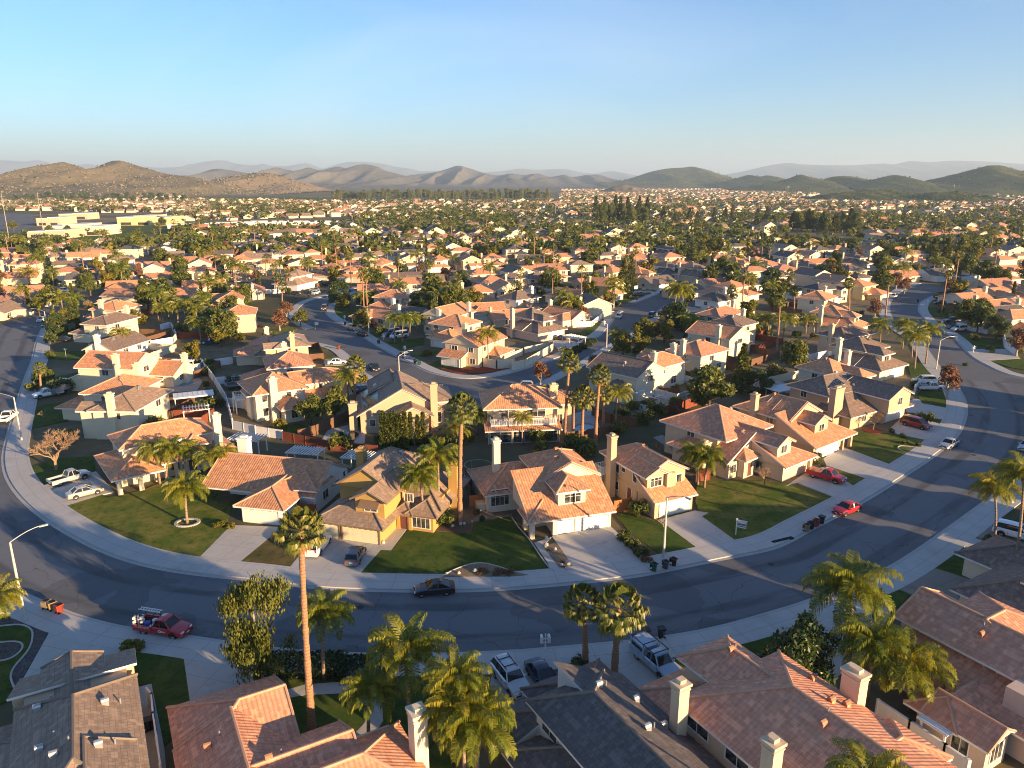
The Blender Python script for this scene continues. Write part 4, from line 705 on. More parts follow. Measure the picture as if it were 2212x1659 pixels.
# neighbours just outside the frame on the near side of the street: their roofs shade the road as in the photograph
for i,(x,y,k,rw) in enumerate(((61,66.5,0,'BC'),(73.5,77,4,'UC'),(85.5,89,1,'TC'),(95.5,102.5,3,'KC'),(103,117,0,'TC'),(108,133,4,'BC'))):
    t=dict(TPL[k]); house('house',None,x,y,math.degrees(roadang(x,y)),wall='cream',roof=RN[rw[0]][0],near=False,auto_p='two-storey house with %s roof at the right margin'%RN[rw[0]][1],group='houses at the right margin of the near side',cap=True,**t)
# ---------------------------------------------------------------- plants
def rotz(a): c,s=math.cos(a),math.sin(a); return np.array([[c,-s,0],[s,c,0],[0,0,1.]])
def leafcloud(blobs,n,size,seed,lo=.45,flat=0.,hang=0.):
    r=np.random.RandomState(seed); vol=np.array([b[3]*b[4]*b[5] for b in blobs])**.75; pick=r.choice(len(blobs),n,p=vol/vol.sum()); B=np.array(blobs)[pick]
    d=r.normal(size=(n,3)); d/=np.linalg.norm(d,axis=1)[:,None]; rad=(lo+(1-lo)*r.rand(n)**.6)[:,None]
    C=B[:,:3]+d*rad*B[:,3:6]; C+=r.normal(size=(n,3))*size*.35
    nrm=d*.9+r.normal(size=(n,3))*.75; nrm[:,2]+=.25+flat; nrm/=np.linalg.norm(nrm,axis=1)[:,None]
    t=np.cross(nrm,r.normal(size=(n,3))); t/=np.linalg.norm(t,axis=1)[:,None]
    if hang: t=t*(1-hang)+np.array([0,0,-1.])*hang; t/=np.linalg.norm(t,axis=1)[:,None]
    b=np.cross(nrm,t); s=(size*(.55+.9*r.rand(n)))[:,None]; asp=(.38+.25*r.rand(n))[:,None]
    a_,b_=t*s,b*s*asp; Q=np.stack([C-a_,C+b_*.9-a_*.1,C+a_,C-b_*.9-a_*.1],1)
    clump=r.rand(len(blobs))[pick]; tint=np.clip(.25+.35*clump+.45*(r.rand(n)-.3),0,1); return Q,tint
def crown_blobs(rad,h,seed,k=16,base=.35):
    r=np.random.RandomState(seed); out=[]
    for i in range(k):
        a=r.rand()*6.283; q=math.sqrt(r.rand())*.72; z=base+(1-base)*r.rand(); s=(1-.45*q)*rad*(.30+.22*r.rand()); sh_=math.sin(math.pi*min(1,max(.12,(z-base)/(1-base)*.75+.25)))
        out.append((math.cos(a)*q*rad*(.55+.55*sh_),math.sin(a)*q*rad*(.55+.55*sh_),h*z,s,s,s*.8))
    return out
def limbs(g,blobs,trunkh,r0,m=0):
    g.tube([(0,0,-.2),(r0*.3,0,trunkh*.5),(0,r0*.3,trunkh)],[r0*1.25,r0*.9,r0*.75],8,m)
    for b in blobs[:9]:
        p=Vector((0,r0*.3,trunkh*.92)); q=Vector(b[:3]); mid_=p.lerp(q,.5)+Vector((0,0,-.25)); g.tube([p,mid_,q],[r0*.55,r0*.34,r0*.12],5,m)
PLANT={}
def plant_kind(key,rad,h,seed,mat,n,size,bark='bark',trunkh=None,k=16,base=.35,r0=.2,**kw):
    bl=crown_blobs(rad,h,seed,k,base); Q,t=leafcloud(bl,n,size,seed+1,**kw); th=trunkh or h*base*.9
    g=MB(); limbs(g,bl,th,r0); PLANT[key]=(quads(key+' crown',Q,t,[MT[mat]]),g.mesh(key+' trunk',[MT[bark]]))
def plant_cone(key,rad,h,seed,mat,n,size,bark='bark',pw=1.,z0=.1):
    r=np.random.RandomState(seed); z=r.rand(n)**1.25; a=r.rand(n)*6.283; rr=rad*np.minimum(1,(1-z)**pw*1.05+.08)*(.55+.45*r.rand(n)**.5)*(1+.22*np.sin(z*26+a*2))
    C=np.stack([np.cos(a)*rr,np.sin(a)*rr,h*(z0+(1-z0)*z)],1); out=np.stack([np.cos(a),np.sin(a),.25+0*a],1)
    t=out+r.normal(size=(n,3))*.45; t/=np.linalg.norm(t,axis=1)[:,None]; b=np.cross(t,r.normal(size=(n,3))); b/=np.linalg.norm(b,axis=1)[:,None]
    s=(size*(.6+.8*r.rand(n)))[:,None]; Q=np.stack([C-t*s,C+b*s*.4,C+t*s,C-b*s*.4],1); g=MB(); g.tube([(0,0,-.2),(0,0,h*.9)],[rad*.13,.03],7)
    PLANT[key]=(quads(key+' crown',Q,np.clip(r.rand(n)*.6+.3*(np.sin(z*17+a*3)*.5+.5),0,1),[MT[mat]]),g.mesh(key+' trunk',[MT[bark]]))
for i in range(3): plant_kind('shade%d'%i,3.2,6.4,11+i*7,'leaf',2600,.30,k=20)
for i in range(2): plant_kind('bushy%d'%i,2.6,5.2,51+i*7,'leaf_yel',2200,.27,k=16,base=.3)
for i in range(2): plant_kind('dark%d'%i,3.0,5.4,71+i*7,'leaf_dk',5200,.19,k=22,base=.2)
for i in range(2): plant_kind('russet%d'%i,2.3,4.6,91+i*7,'leaf_red',1700,.20,'bark_pale',k=18,base=.35)
plant_kind('willowy0',3.3,8.2,31,'leaf',9500,.15,'bark_pale',k=38,base=.2,hang=.82,r0=.24,lo=.1)
for i in range(2): plant_cone('pine%d'%i,2.6,12,111+i,'leaf_pine',1500,.55,pw=.75,z0=.12)
plant_cone('cypress0',.47,7.2,121,'leaf',1500,.26,pw=.28,z0=.02); plant_cone('cypress1',.43,6.6,122,'leaf',1400,.26,pw=.28,z0=.02); plant_cone('fir0',1.6,8,123,'leaf',1300,.34,pw=.9,z0=.06)
def bush_kind(key,rx,ry,h,seed,mat,n,size,k=10):
    r=np.random.RandomState(seed); bl=[((r.rand()-.5)*1.5*rx,(r.rand()-.5)*1.5*ry,h*(.25+.5*r.rand()),rx*.45,ry*.45,h*.35) for _ in range(k)]
    Q,t=leafcloud(bl,n,size,seed); Q[:,:,2]=np.abs(Q[:,:,2]); PLANT[key]=(quads(key,Q,t,[MT[mat]]),None)
bush_kind('shrub0',.8,.8,1.1,201,'leaf_dk',500,.16); bush_kind('shrub1',.7,.7,1.0,202,'leaf_yel',420,.16); bush_kind('shrub2',1.1,1.1,1.7,203,'leaf',800,.18); bush_kind('shrubred',1.,1.,.9,204,'leaf_red',600,.13)
def box_hedge(key,L,W,H,seed,mat,n,size):
    r=np.random.RandomState(seed); P=(r.rand(n,3)-.5); ax=r.choice(3,n,p=[.2,.3,.5]); sg=np.sign(r.rand(n)-.5); P[np.arange(n),ax]=np.where(ax==2,.5,.5*sg); P+=r.normal(size=(n,3))*.03; C=P*np.array([L,W,H])+np.array([0,0,H/2]); C[:,2]=np.abs(C[:,2])
    t=r.normal(size=(n,3)); t/=np.linalg.norm(t,axis=1)[:,None]; b=np.cross(t,r.normal(size=(n,3))); b/=np.linalg.norm(b,axis=1)[:,None]; s=(size*(.6+.8*r.rand(n)))[:,None]
    PLANT[key]=(quads(key,np.stack([C-t*s,C+b*s*.5,C+t*s,C-b*s*.5],1),r.rand(n)*.7,[MT[mat]]),None)
box_hedge('hedge0',7,2.6,1.1,301,'leaf_dk',3000,.16); box_hedge('hedge1',1.1,1.1,1.6,302,'leaf',800,.14)
# bare tree: forking twigs
def bare_mesh(seed,h,spread,depth=6,mat='twig',fine=.014):
    r=random.Random(seed); g=MB()
    def br(p,d,L,rad,k):
        q=p+d*L; m_=p.lerp(q,.5)+Vector((r.uniform(-1,1),r.uniform(-1,1),r.uniform(-.5,1)))*L*.07
        g.tube([p,m_,q],[rad,rad*.85,rad*.68],5 if k>depth-2 else 3,0,False)
        if k==0: return
        for i in range(3 if k>2 else 4):
            ax=Vector((r.uniform(-1,1),r.uniform(-1,1),r.uniform(-.25,.6)))*spread; nd=(d+ax).normalized(); nd.z=max(nd.z,-.05); br(p.lerp(q,r.uniform(.55,1)),nd,L*r.uniform(.62,.85),max(fine,rad*.56),k-1)
    br(Vector((0,0,-.1)),Vector((0,0,1)),h*.26,h*.026,depth-1); return g.mesh('bare tree',[MT[mat]])
BARE=[bare_mesh(3,6.6,1.05,7,'twig',.018),bare_mesh(8,4.4,.8,6,'twig',.015),bare_mesh(12,3.0,.8,5,'twig',.012)]
# palms
def frond(r,az,el,L,nl,droop,lw,ll,hang):
    """feather frond: list of leaflet quads and spine points"""
    p=np.zeros(3); e=el; pts=[]; ds=[]; N=12
    for i in range(N+1):
        d=np.array([math.cos(az)*math.cos(e),math.sin(az)*math.cos(e),math.sin(e)]); pts.append(p.copy()); ds.append(d); p=p+d*L/N; e-=droop*(.35+1.3*i/N)/N
    Q=[]; T_=[]; sd=np.array([-math.sin(az),math.cos(az),0.]); base=r.rand()*.45
    for k in range(nl):
        t=.14+.86*(k+.5)/nl; f=t*N; i=min(int(f),N-1); c=pts[i]+(pts[i+1]-pts[i])*(f-i); d=ds[i]; l=ll*(.35+.65*math.sin(math.pi*min(1,t*.86+.12)))*(.85+.3*r.rand())
        for s in (-1,1):
            v=sd*s*(.75+.3*r.rand())+d*(.35+.4*t)+np.array([0,0,.25-.5*r.rand()]); v/=np.linalg.norm(v); m_=c+v*l*.5; v2=v*(1-hang)+np.array([0,0,-1.])*hang; e_=m_+v2*l*.55; wv=d*lw*(.8+.4*r.rand())
            Q.append([c-wv*.6,c+wv*.6,m_+wv,m_-wv]); Q.append([m_-wv,m_+wv,e_+wv*.25,e_-wv*.25]); tt=min(1,max(0,base+.55*r.rand())); T_+= [tt,min(1,tt+.12)]
    for i in range(N):
        w_=.045*(1-i/N)+.012; a,b=pts[i],pts[i+1]; Q.append([a-sd*w_,a+sd*w_,b+sd*w_,b-sd*w_]); T_.append(.9)
    return Q,T_
def queen_mesh(seed,nf=26,nl=28,L=3.3,hang=.82,lw=.045,ll=.9):
    r=np.random.RandomState(seed); Q=[];T_=[]
    for i in range(nf):
        az=i*2.39996+r.rand()*.5; el=RAD(-5+78*((i+.5)/nf)+r.uniform(-8,8)); q,t=frond(r,az,el,L*(.85+.3*r.rand()),nl,RAD(100+40*r.rand()),lw,ll,hang); Q+=q;T_+=t
    return quads('feather crown',np.array(Q),np.array(T_),[MT['frond']])
QUEEN=[queen_mesh(s) for s in (1,2,3,4)]; QBIG=[queen_mesh(s,30,48,3.5,.85,.036,1.0) for s in (21,22,23,24)]
QLOW=[queen_mesh(s,16,12,3.3,.78,.11,.95) for s in (31,32)]
DATE=[queen_mesh(s,38,20,3.2,.15,.05,.5) for s in (41,42)]
def fan_mesh(seed,nf=34,seg=16,rad=1.0,pet=1.15,dead=16):
    r=np.random.RandomState(seed); Q=[];T_=[];mi=[]
    for i in range(nf+dead):
        isd=i>=nf; az=i*2.39996+r.rand()*.6; el=RAD(-72+r.rand()*14) if isd else RAD(-48+125*((i+.5)/nf)+r.uniform(-8,8)); pl=pet*(.45 if isd else .8+.35*r.rand()); rr=rad*(.8 if isd else .85+.3*r.rand())
        d=np.array([math.cos(az)*math.cos(el),math.sin(az)*math.cos(el),math.sin(el)]); sd=np.array([-math.sin(az),math.cos(az),0.]); up=np.cross(d,sd)*-1; up=up if up[2]>0 else -up
        c=d*pl+np.array([0,0,-.35*r.rand() if isd else 0]); Q.append([-sd*.03,sd*.03,c+sd*.025,c-sd*.025]); base=r.rand()*.5; T_.append(.9); mi.append(1 if isd else 0)
        for k in range(seg):
            a=-1.9+3.8*(k+.5)/seg; v=d*math.cos(a)+sd*math.sin(a)+up*(.22-.34*abs(math.sin(a))); v/=np.linalg.norm(v); wv=np.cross(v,up); wv/=np.linalg.norm(wv)+1e-6; l=rr*(1-.13*abs(a))*(.85+.3*r.rand()); m_=c+v*l*.62; e_=m_+(v*.30+np.array([0,0,-.42-.4*r.rand()]))*l*.62; w_=l*(.10 if seg>10 else .2)
            Q.append([c,c,m_+wv*w_+up*.03,m_-wv*w_-up*.03]); Q.append([m_-wv*w_*.8,m_+wv*w_*.8,e_+wv*.012,e_-wv*.012]); tt=min(1,base+.5*r.rand()); T_+=[tt,min(1,tt+.25)]; mi+=[1 if isd else 0]*2
    return np.array(Q),np.array(T_),np.array(mi)
def fan_pair(seed,**k):
    Q,t,mi=fan_mesh(seed,**k); Q[:,1][np.all(Q[:,0]==Q[:,1],axis=1)]+=.004
    return quads('fan crown',Q[mi==0],t[mi==0],[MT['fan']]),quads('dead skirt',Q[mi==1],t[mi==1],[MT['deadfrond']])
FAN=[fan_pair(s) for s in (61,62,63)]; FBIG=[fan_pair(s,nf=44,seg=26,dead=14,rad=1.0,pet=1.5) for s in (71,72)]; FLOW=[fan_pair(s,nf=18,seg=5,dead=6,rad=1.2) for s in (81,82)]
def trunk_mesh(kind,h,r0,r1,lean,mat,n=10):
    g=MB(); N=max(4,int(h*3.6)) if kind=='rough' else 6; pts=[];rad=[]
    rr=random.Random(int(h*10))
    for i in range(N+1):
        t=i/N; pts.append((lean[0]*t*t,lean[1]*t*t,h*t-.15*(i==0))); k=r0+(r1-r0)*t; rad.append(k*(1+(.22*(1-t)**6)+(rr.uniform(-.13,.17) if kind=='rough' else .04*(i%2))))
    g.tube(pts,rad,n,0); return g.mesh('palm trunk',[MT[mat]],True)
def qpalm(x,y,h,s=1.,var=None,kind='queen',label=None,lean=(0,0),big=False,low=False,z0=0.,phrase=None,group='queen palms in the gardens'):
    rt=empty('palm_tree',(x,y,z0),0); v=rnd.randrange(4) if var is None else var
    link('trunk',trunk_mesh('ring',h,.17*s**.5,.12*s**.5,lean,'ptrunk',10 if not low else 6),rt)
    me=(DATE[v%2] if kind=='date' else QBIG[v%4] if big else QLOW[v%2] if low else QUEEN[v%4]); sc_=s
    link('crown',me,rt,(lean[0],lean[1],h-.1),(0,0,rnd.random()*6.28),(sc_,sc_,sc_))
    if not low:
        g=MB(); g.tube([(0,0,-.9*s),(0,0,-.3*s),(0,0,.25*s)],[.13*s,.24*s,.1*s],8); link('crown_shaft',g.mesh('crown shaft',[MT['boot']]),rt,(lean[0],lean[1],h))
    if label: tag(rt,label,'palm tree',group)
    else: auto(rt,phrase or ('deep green date palm with stiff arching fronds' if kind=='date' else 'feathery queen palm with drooping fronds' if h>5.5 else 'short feathery queen palm'),'palm tree',group,x,y,h)
    return rt
def fpalm(x,y,h,s=1.,var=None,label=None,lean=(0,0),big=False,low=False,phrase=None,group='fan palms with bare trunks'):
    rt=empty('palm_tree',(x,y,0),0); v=rnd.randrange(6) if var is None else var
    link('trunk',trunk_mesh('rough' if not low else 'ring',h,.31*s**.5 if big else .24,.22*s**.5 if big else .17,lean,'ftrunk',12 if big else 6),rt)
    P=FBIG[v%2] if big else FLOW[v%2] if low else FAN[v%3]; a=rnd.random()*6.28
    link('crown',P[0],rt,(*lean,h),(0,0,a),(s,s,s)); link('dead_fronds',P[1],rt,(*lean,h-.15),(0,0,a+1),(s,s,s))
    if label: tag(rt,label,'palm tree',group)
    else: auto(rt,phrase or ('tall slender fan palm' if h>9 else 'fan palm with bushy head'),'palm tree',group,x,y,h)
    return rt
NMK={'shade':('broadleaf_tree','rounded green broadleaf tree','tree'),'bushy':('broadleaf_tree','yellow green bushy tree','tree'),'dark':('broadleaf_tree','dense dark green tree','tree'),'russet':('russet_tree','russet leafless crowned tree','tree'),'willowy':('weeping_tree','weeping grey green tree','tree'),'pine':('pine_tree','tall dark pine','tree'),'cypress':('cypress','narrow columnar cypress','cypress'),'fir':('conifer_tree','small conical conifer','tree'),'shrub':('shrub','rounded green shrub','shrub'),'shrubred':('shrub','low reddish shrub','shrub'),'hedge':('hedge','clipped green hedge','hedge')}
def plant(key,x,y,s=1.,sz=None,label=None,group=None,z0=0.,sx=None,ang=None,phrase=None):
    k=key.rstrip('0123456789'); nm,ph,cat=NMK[k]; cr,tr=PLANT[key]; a=rnd.random()*6.28 if ang is None else ang; scl=(sx or s,s,sz or s)
    if tr is None: rt=link(nm,cr,None,(x,y,z0),(0,0,a),scl)
    else:
        rt=empty(nm,(x,y,z0),a); link('trunk',tr,rt,scale=scl); link('crown',cr,rt,scale=scl)
    if label: tag(rt,label,cat,group or (k+' plants'))
    else: auto(rt,phrase or ph,cat,group or {'shade':'broadleaf trees in the gardens','bushy':'broadleaf trees in the gardens','dark':'broadleaf trees in the gardens','pine':'pines by the lake'}.get(k,nm.replace('_',' ')+'s in the gardens'),x,y,3)
    return rt
def bare(i,x,y,s,label): rt=empty('bare_tree',(x,y,0),rnd.random()*6); link('branches',BARE[i],rt,scale=(s,s,s)); tag(rt,label,'tree','leafless street trees'); return rt
def PH(bx,by,cx,cy):
    """palm height: base pixel and crown-centre pixel"""
    x,y=R(bx,by); z=1.
    while proj(x,y,z)[1]>cy and z<30: z+=.1
    k=(cx-proj(x,y,z)[0])*(y*math.cos(PIT)-(z-CAMH)*math.sin(PIT))/FPX
    return x,y,z,(k,0)
def QP(bx,by,cx,cy,s=1.,**k): x,y,h,l=PH(bx,by,cx,cy); return qpalm(x,y,h,s,lean=l,**k)
def FP(bx,by,cx,cy,s=1.,**k): x,y,h,l=PH(bx,by,cx,cy); return fpalm(x,y,h,s*(1. if k.get('low') else .8),lean=l,**k)
# foreground palms
FP(676,1592,650,1148,1.05,big=True,var=0,label='very tall fan palm with sunlit orange trunk rising from the dark lower lawn')
QP(700,1470,702,1322,.85,big=True,var=1,label='queen palm half hidden behind the very tall fan palm trunk')
QP(884,1560,876,1408,1.12,big=True,var=2,label='large queen palm at the kerb with brown dead fronds below')
QP(797,1610,800,1492,.75,big=True,var=3,label='small queen palm over the curved garden walkway')
QP(985,1640,985,1465,.85,big=True,var=0,label='yellow green queen palm left of the silver utility vehicle')
QP(1032,1700,1028,1560,1.05,big=True,var=2,label='bushy queen palm at the bottom edge by the grey roofed house')
QP(1005,1690,990,1535,.9,big=True,var=1,label='golden queen palm beside the white chimney at the bottom')
FP(1264,1437,1258,1305,1.05,big=True,var=1,label='left fan palm of the pair at the kerb beside the grey roof')
FP(1327,1460,1338,1316,1.3,big=True,var=0,label='right fan palm of the pair with wide fans beside the camper pickup')
QP(1834,1420,1836,1268,1.28,big=True,var=3,label='big queen palm with sunlit crown over the lower right street')
QP(1872,1510,1885,1390,1.05,big=True,var=0,label='queen palm in the right side yard beside the peach chimney',group='queen palms in the right side yard')
QP(1965,1535,1960,1432,1.1,big=True,var=1,label='drooping queen palm before the dusky terracotta house',group='queen palms in the right side yard')
QP(1885,2040,1880,1692,.78,big=True,var=2,label='queen palm crown cut by the bottom edge of the photo')
QP(2143,1200,2148,1052,.85,big=True,var=1,label='queen palm with pale trunk beside the right sidewalk')
QP(2185,1262,2212,1025,.95,big=True,var=3,label='taller queen palm at the right edge by the white utility vehicle')
QP(-10,1392,-8,1290,.8,big=True,var=2,label='queen palm cut by the left edge beside the lamp post')
# front row palms
QP(405,1132,400,1052,.92,var=0,big=True,label='queen palm in a stone ring on the sunlit lawn')
for q in ((346,1047,333,972,.95),(360,1048,372,972,.95),(398,1040,396,968,.8),(463,1055,455,985,.9),(488,1050,483,978,.75)): QP(*q[:4],q[4],phrase='queen palm against the cream porch house',group='queen palms before the cream porch house')
FP(994,1132,998,882,1.15,big=True,label='very tall palm with straight pale trunk beside the mustard house')
QP(949,1120,946,985,1.0,var=1,big=True,label='tall queen palm right of the mustard house front door'); QP(917,1140,905,1030,.9,var=2,big=True,label='queen palm whose fronds brush the mustard house dormer')
QP(1030,940,1040,895,.95); QP(990,960,985,925,1.,kind='date'); QP(1128,962,1128,903,.7)
for q in ((1220,962,1230,785,1.1),(1286,962,1296,812,1.1),(1256,970,1261,858,1.15),(1303,930,1304,850,1.)): FP(*q[:4],q[4],big=True,group='fan palms round the blue pool')
FP(1238,942,1240,862,.9); QP(1330,920,1335,848,1.)
QP(1507,1048,1506,982,.95,big=True,label='left of two queen palms at the red gate beside the turret house'); QP(1521,1055,1530,988,.85,big=True,label='right of two queen palms at the red gate beside the turret house')
QP(1545,795,1548,768,1.,kind='date'); FP(768,892,768,790,1.15,big=True); QP(755,890,748,815,1.,var=2)
for bx,by,cx in ((853,742,852),(869,742,872),(885,737,888),(902,716,904),(922,716,924)): QP(bx,by,cx,688,1.,phrase='queen palm in the row of five on the shaded lawn',group='row of five queen palms')
QP(1055,794,1053,722,1.1,label='single queen palm before the curved cream corner wall'); QP(1010,772,1008,750,.8); QP(1030,775,1030,755,.7)
FP(91,854,86,795,.95,label='small palm in the narrow lawn at the left street'); QP(435,740,428,697,1.2,label='big drooping palm behind the white fence corner'); QP(492,735,490,690,1.1,label='palm by the red fence beside the double terracotta house')
QP(262,760,260,720,1.,label='palm before the bright white gabled house'); QP(1214,985,1214,1000-30,.5) if False else None
FP(1831,712,1834,612,1.3,label='left of two tall fan palms over the right side street'); FP(1911,695,1919,606,1.4,label='right of two tall fan palms over the right side street')
for bx,by,cx,cy in ((1900,752,1901,700),(1949,754,1954,702),(1969,772,1970,722),(1975,797,1980,728),(1999,787,2007,712)): QP(bx,by,cx,cy,1.15,phrase='queen palm lining the right street',group='queen palms lining the right street')
FP(1678,757,1685,650,1.25,label='tall lit fan palm left of the round dark tree'); QP(1690,740,1700,690,1.2); QP(1660,730,1655,690,1.1); QP(1740,720,1745,690,1.1); FP(1713,700,1716,630,1.2)
QP(1228,680,1228,650,1.1); QP(1240,682,1245,652,1.2); QP(1215,683,1213,655,1.); QP(1290,676,1290,668,.6,label='small palm on the corner lawn by the street lamp')
QP(1455,700,1462,625,1.5,label='dark crowned palm, left of a close pair by the side street'); QP(1470,700,1478,628,1.4,label='dark crowned palm, right of a close pair by the side street')
QP(1330,735,1336,722,1.1); QP(1220,770,1222,758,.6)
for cx,cy in ((345,640),(365,650),(385,662),(400,655),(425,668),(350,665),(440,640),(470,620),(480,600),(455,612)): QP(cx,cy+38,cx,cy,1.15,low=cy<640,phrase='queen palm in the left palm grove',group='left palm grove')
for cx,cy in ((1160,560),(1175,545),(1195,535),(1205,560),(1125,590),(1115,620)): FP(cx,cy+45,cx,cy,1.2,low=True)
for cx,cy in ((780,640),(865,625),(990,620),(985,600),(1010,640),(860,615)): (FP if cx%20 else QP)(cx,cy+34,cx,cy,1.2,low=True)
for cx,cy in ((1515,690),(1480,690),(1500,700),(1640,690),(1625,700),(1580,735)): QP(cx,cy+26,cx,cy,1.2)
for cx,cy in ((620,590),(660,570),(590,580),(600,600),(575,560),(610,620)): FP(cx,cy+36,cx,cy,1.2,low=True)
# broadleaf and other trees
def PL(key,px,py,s=1.,**k): x,y=R(px,py); return plant(key,x,y,s,**k)
PL('willowy0',572,1466,1.12,sx=1.3,label='weeping pepper tree at the kerb beside the very tall palm')
PL('dark0',1722,1492,1.15,label='dense dark green tree at the lower right beside the big queen palm')
PL('shade0',672,918,.85,label='olive green tree behind the balcony house, leaning left'); PL('shade1',725,912,.95,label='grey green tree beside the yard fence and dark pool')
PL('bushy0',1345,772,1.15); PL('bushy1',1385,774,1.15,label='golden green round tree on the street corner'); PL('shade2',1530,895,1.45,label='big rounded dark tree in the back yard above the red fence'); PL('fir0',1600,850,1.3,label='tall dark conifer right of the big rounded tree'); PL('dark1',1640,860,1.); PL('shade0',1720,812,1.3,label='round dark tree with sunlit left side behind the right houses')
PL('bushy0',130,712,1.2,label='round yellow green tree at the left street corner'); PL('shade1',360,665,1.5); PL('bushy1',335,655,1.4); PL('shade2',480,660,1.2); PL('bushy0',418,782,1.0,label='small round tree by the white yard wall'); PL('shade1',265,760,.5)
PL('russet0',620,690,1.15); PL('russet1',605,715,1.25); PL('russet0',1168,835,1.05,label='russet street tree beside the winding street'); PL('russet1',1283,808,.9,label='dark russet tree against the street lamp'); PL('russet0',1440,700,1.1); PL('russet1',1415,735,1.05); PL('russet0',2045,862,1.35,label='orange russet tree on the right bend'); PL('russet1',1888,690,1.35,label='round russet tree before the right terracotta house'); PL('russet0',1952,640,1.4); PL('russet1',1935,625,1.3); PL('russet0',2050,640,1.4,label='round russet tree across the right side street')
PL('shade2',2080,705,1.25); PL('shade0',2110,720,1.3); PL('dark1',2150,735,1.2); PL('russet1',2195,770,1.4,label='russet tree at the right edge')
PL('shade2',1250,690,.9); PL('dark0',905,682,1.4); PL('dark1',930,690,1.5); PL('dark0',955,680,1.4); PL('shade0',1200,640,1.5); PL('shade1',1180,630,1.3); PL('shade0',1280,662,1.1); PL('bushy1',1318,672,1.2,label='yellow green tree before the yellow corner house'); PL('fir0',1345,640,1.7); PL('fir0',1362,625,1.6)
PL('shade2',650,706,.8); PL('dark1',785,668,.9); PL('bushy1',1410,590,1.4); PL('bushy0',1540,560,1.9); PL('bushy1',1560,548,1.8); PL('bushy0',1515,575,1.5); PL('dark0',1500,560,1.6); PL('shade1',1920,568,1.4); PL('bushy0',1895,565,1.1)
for px in (2012,2040,2068): PL('fir0',px,582,1.9)
bare(0,*R(122,1016),1.5,'wide bare tan tree beside the silver pickup'); bare(1,*R(1887,930),1.1,'bare tree rising from a red mulch ring'); bare(1,*R(1650,1052),1.,'small bare tree on the broad patchy lawn'); bare(2,*R(1432,1140),1.,'bare sapling beside the lamp post'); bare(2,*R(95,905),1.,'dark bare sapling on the shaded left lawn'); bare(1,*R(1452,985),.8,'bare shrubby tree in the back yard below the pergola'); bare(1,*R(1425,985),.8,'leafless dark tree behind the narrow beige house')
bare(1,*R(190,680),1.6,'thin leafless tree by the left court')
for i,px in enumerate((829,840,852,864,876)): PL('cypress%d'%(i%2),px,978,.98+.03*(i%2),label=None,phrase='columnar cypress in the row of five',group='row of five cypresses')
for i,px in enumerate((888,903,915)): PL('cypress%d'%(i%2),px,962,.8,label=None,phrase='shorter cypress behind the row of five',group='shorter cypresses')
for px,py,s in ((1375,1110,1.2),(966,1135,1.3),(906,1128,1.3)): PL('shrub2',px,py,s)
for px,py in ((1040,1242),(1075,1243),(1095,1240)): PL('shrubred',px,py,.7)
for k,(a,b) in enumerate((((1345,1168),(1398,1212)),)):
    for i in range(6): PL('shrubred' if i%2 else 'shrub2',a[0]+(b[0]-a[0])*i/5,a[1]+(b[1]-a[1])*i/5,.75,phrase='clipped shrub in the hedge along the wide driveway',group='hedge shrubs along the wide driveway')
x,y=R(655,1448); plant('hedge0',x,y,1.,ang=.0,label='dark clipped box hedge beside the sidewalk, left half'); x,y=R(745,1452); plant('hedge0',x,y,.9,ang=0.02,sx=.62,label='dark clipped box hedge beside the sidewalk, right half')
x,y=R(1763,1002); plant('hedge1',x,y,1.,label='clipped upright box shrub between the two driveways')
for px,py in ((1240,762),(1252,755),(1265,748),(1275,740)): x,y=R(px,py); plant('hedge0',x,y,.8,sx=.5,ang=.9,phrase='clipped hedge on the slope beside the side street',group='hedges on the corner slope')
for px,py in ((470,1140),(485,1138),(500,1142)): PL('shrub1',px,py,.7)
for px,py,s in ((275,1402,.8),(288,1404,.9),(300,1406,.8)): PL('shrub1',px,py,s,phrase='golden shrub at the lower left corner bed',group='golden corner shrubs')
for px,py in ((1030,1110),(1040,1125)): PL('shrub0',px,py,.6)
for px,py,s in ((1240,970,1.6),(1265,985,1.5),(1340,940,1.5),(1420,900,1.6),(1390,915,1.5),(1460,880,1.3),(780,920,1.2),(455,860,1.3),(470,880,1.2),(450,810,1.2),(1500,1000,1.2),(1120,720,1.),(1170,975,1.1),(430,890,1.3),(1345,905,1.3)): PL('shrub2',px,py,s)
for px,py in ((1735,955),(1760,965),(2085,790),(1955,960),(1985,965),(1950,945),(1925,935)): PL('shrub0',px,py,.7)
for px,py in ((2135,1180),(2130,1172),(1255,1450),(1250,1440),(1300,1470)): PL('shrub0',px,py,.9)
# ---------------------------------------------------------------- vehicles
def m_paint(name,c,metal=0.):
    b=NB(name); b.base(c,.32,.5,metal); b.p.inputs['Coat Weight'].default_value=.7; b.p.inputs['Coat Roughness'].default_value=.06; return b.m
PAINT={k:m_paint(k+' car paint',c,mt) for k,(c,mt) in dict(red=((.42,.012,.018),0),darkred=((.26,.01,.02),0),white=((.72,.72,.72),0),silver=((.48,.49,.50),.35),gold=((.55,.50,.40),.3),grey=((.13,.15,.18),.3),black=((.008,.009,.012),0),navy=((.015,.02,.05),.1),blue=((.02,.10,.22),.1),brown=((.12,.075,.05),.1),paleblue=((.35,.42,.50),.3)).items()}
MT['tyre']=plain('tyre rubber',(.015,.015,.016),.85,.2); MT['rim']=plain('alloy rim',(.45,.45,.46),.35,.5,.7); MT['cglass']=NB('car glass').m; _b=MT['cglass'].node_tree.nodes['Principled BSDF']; _b.inputs['Base Color'].default_value=(.012,.016,.02,1); _b.inputs['Roughness'].default_value=.04
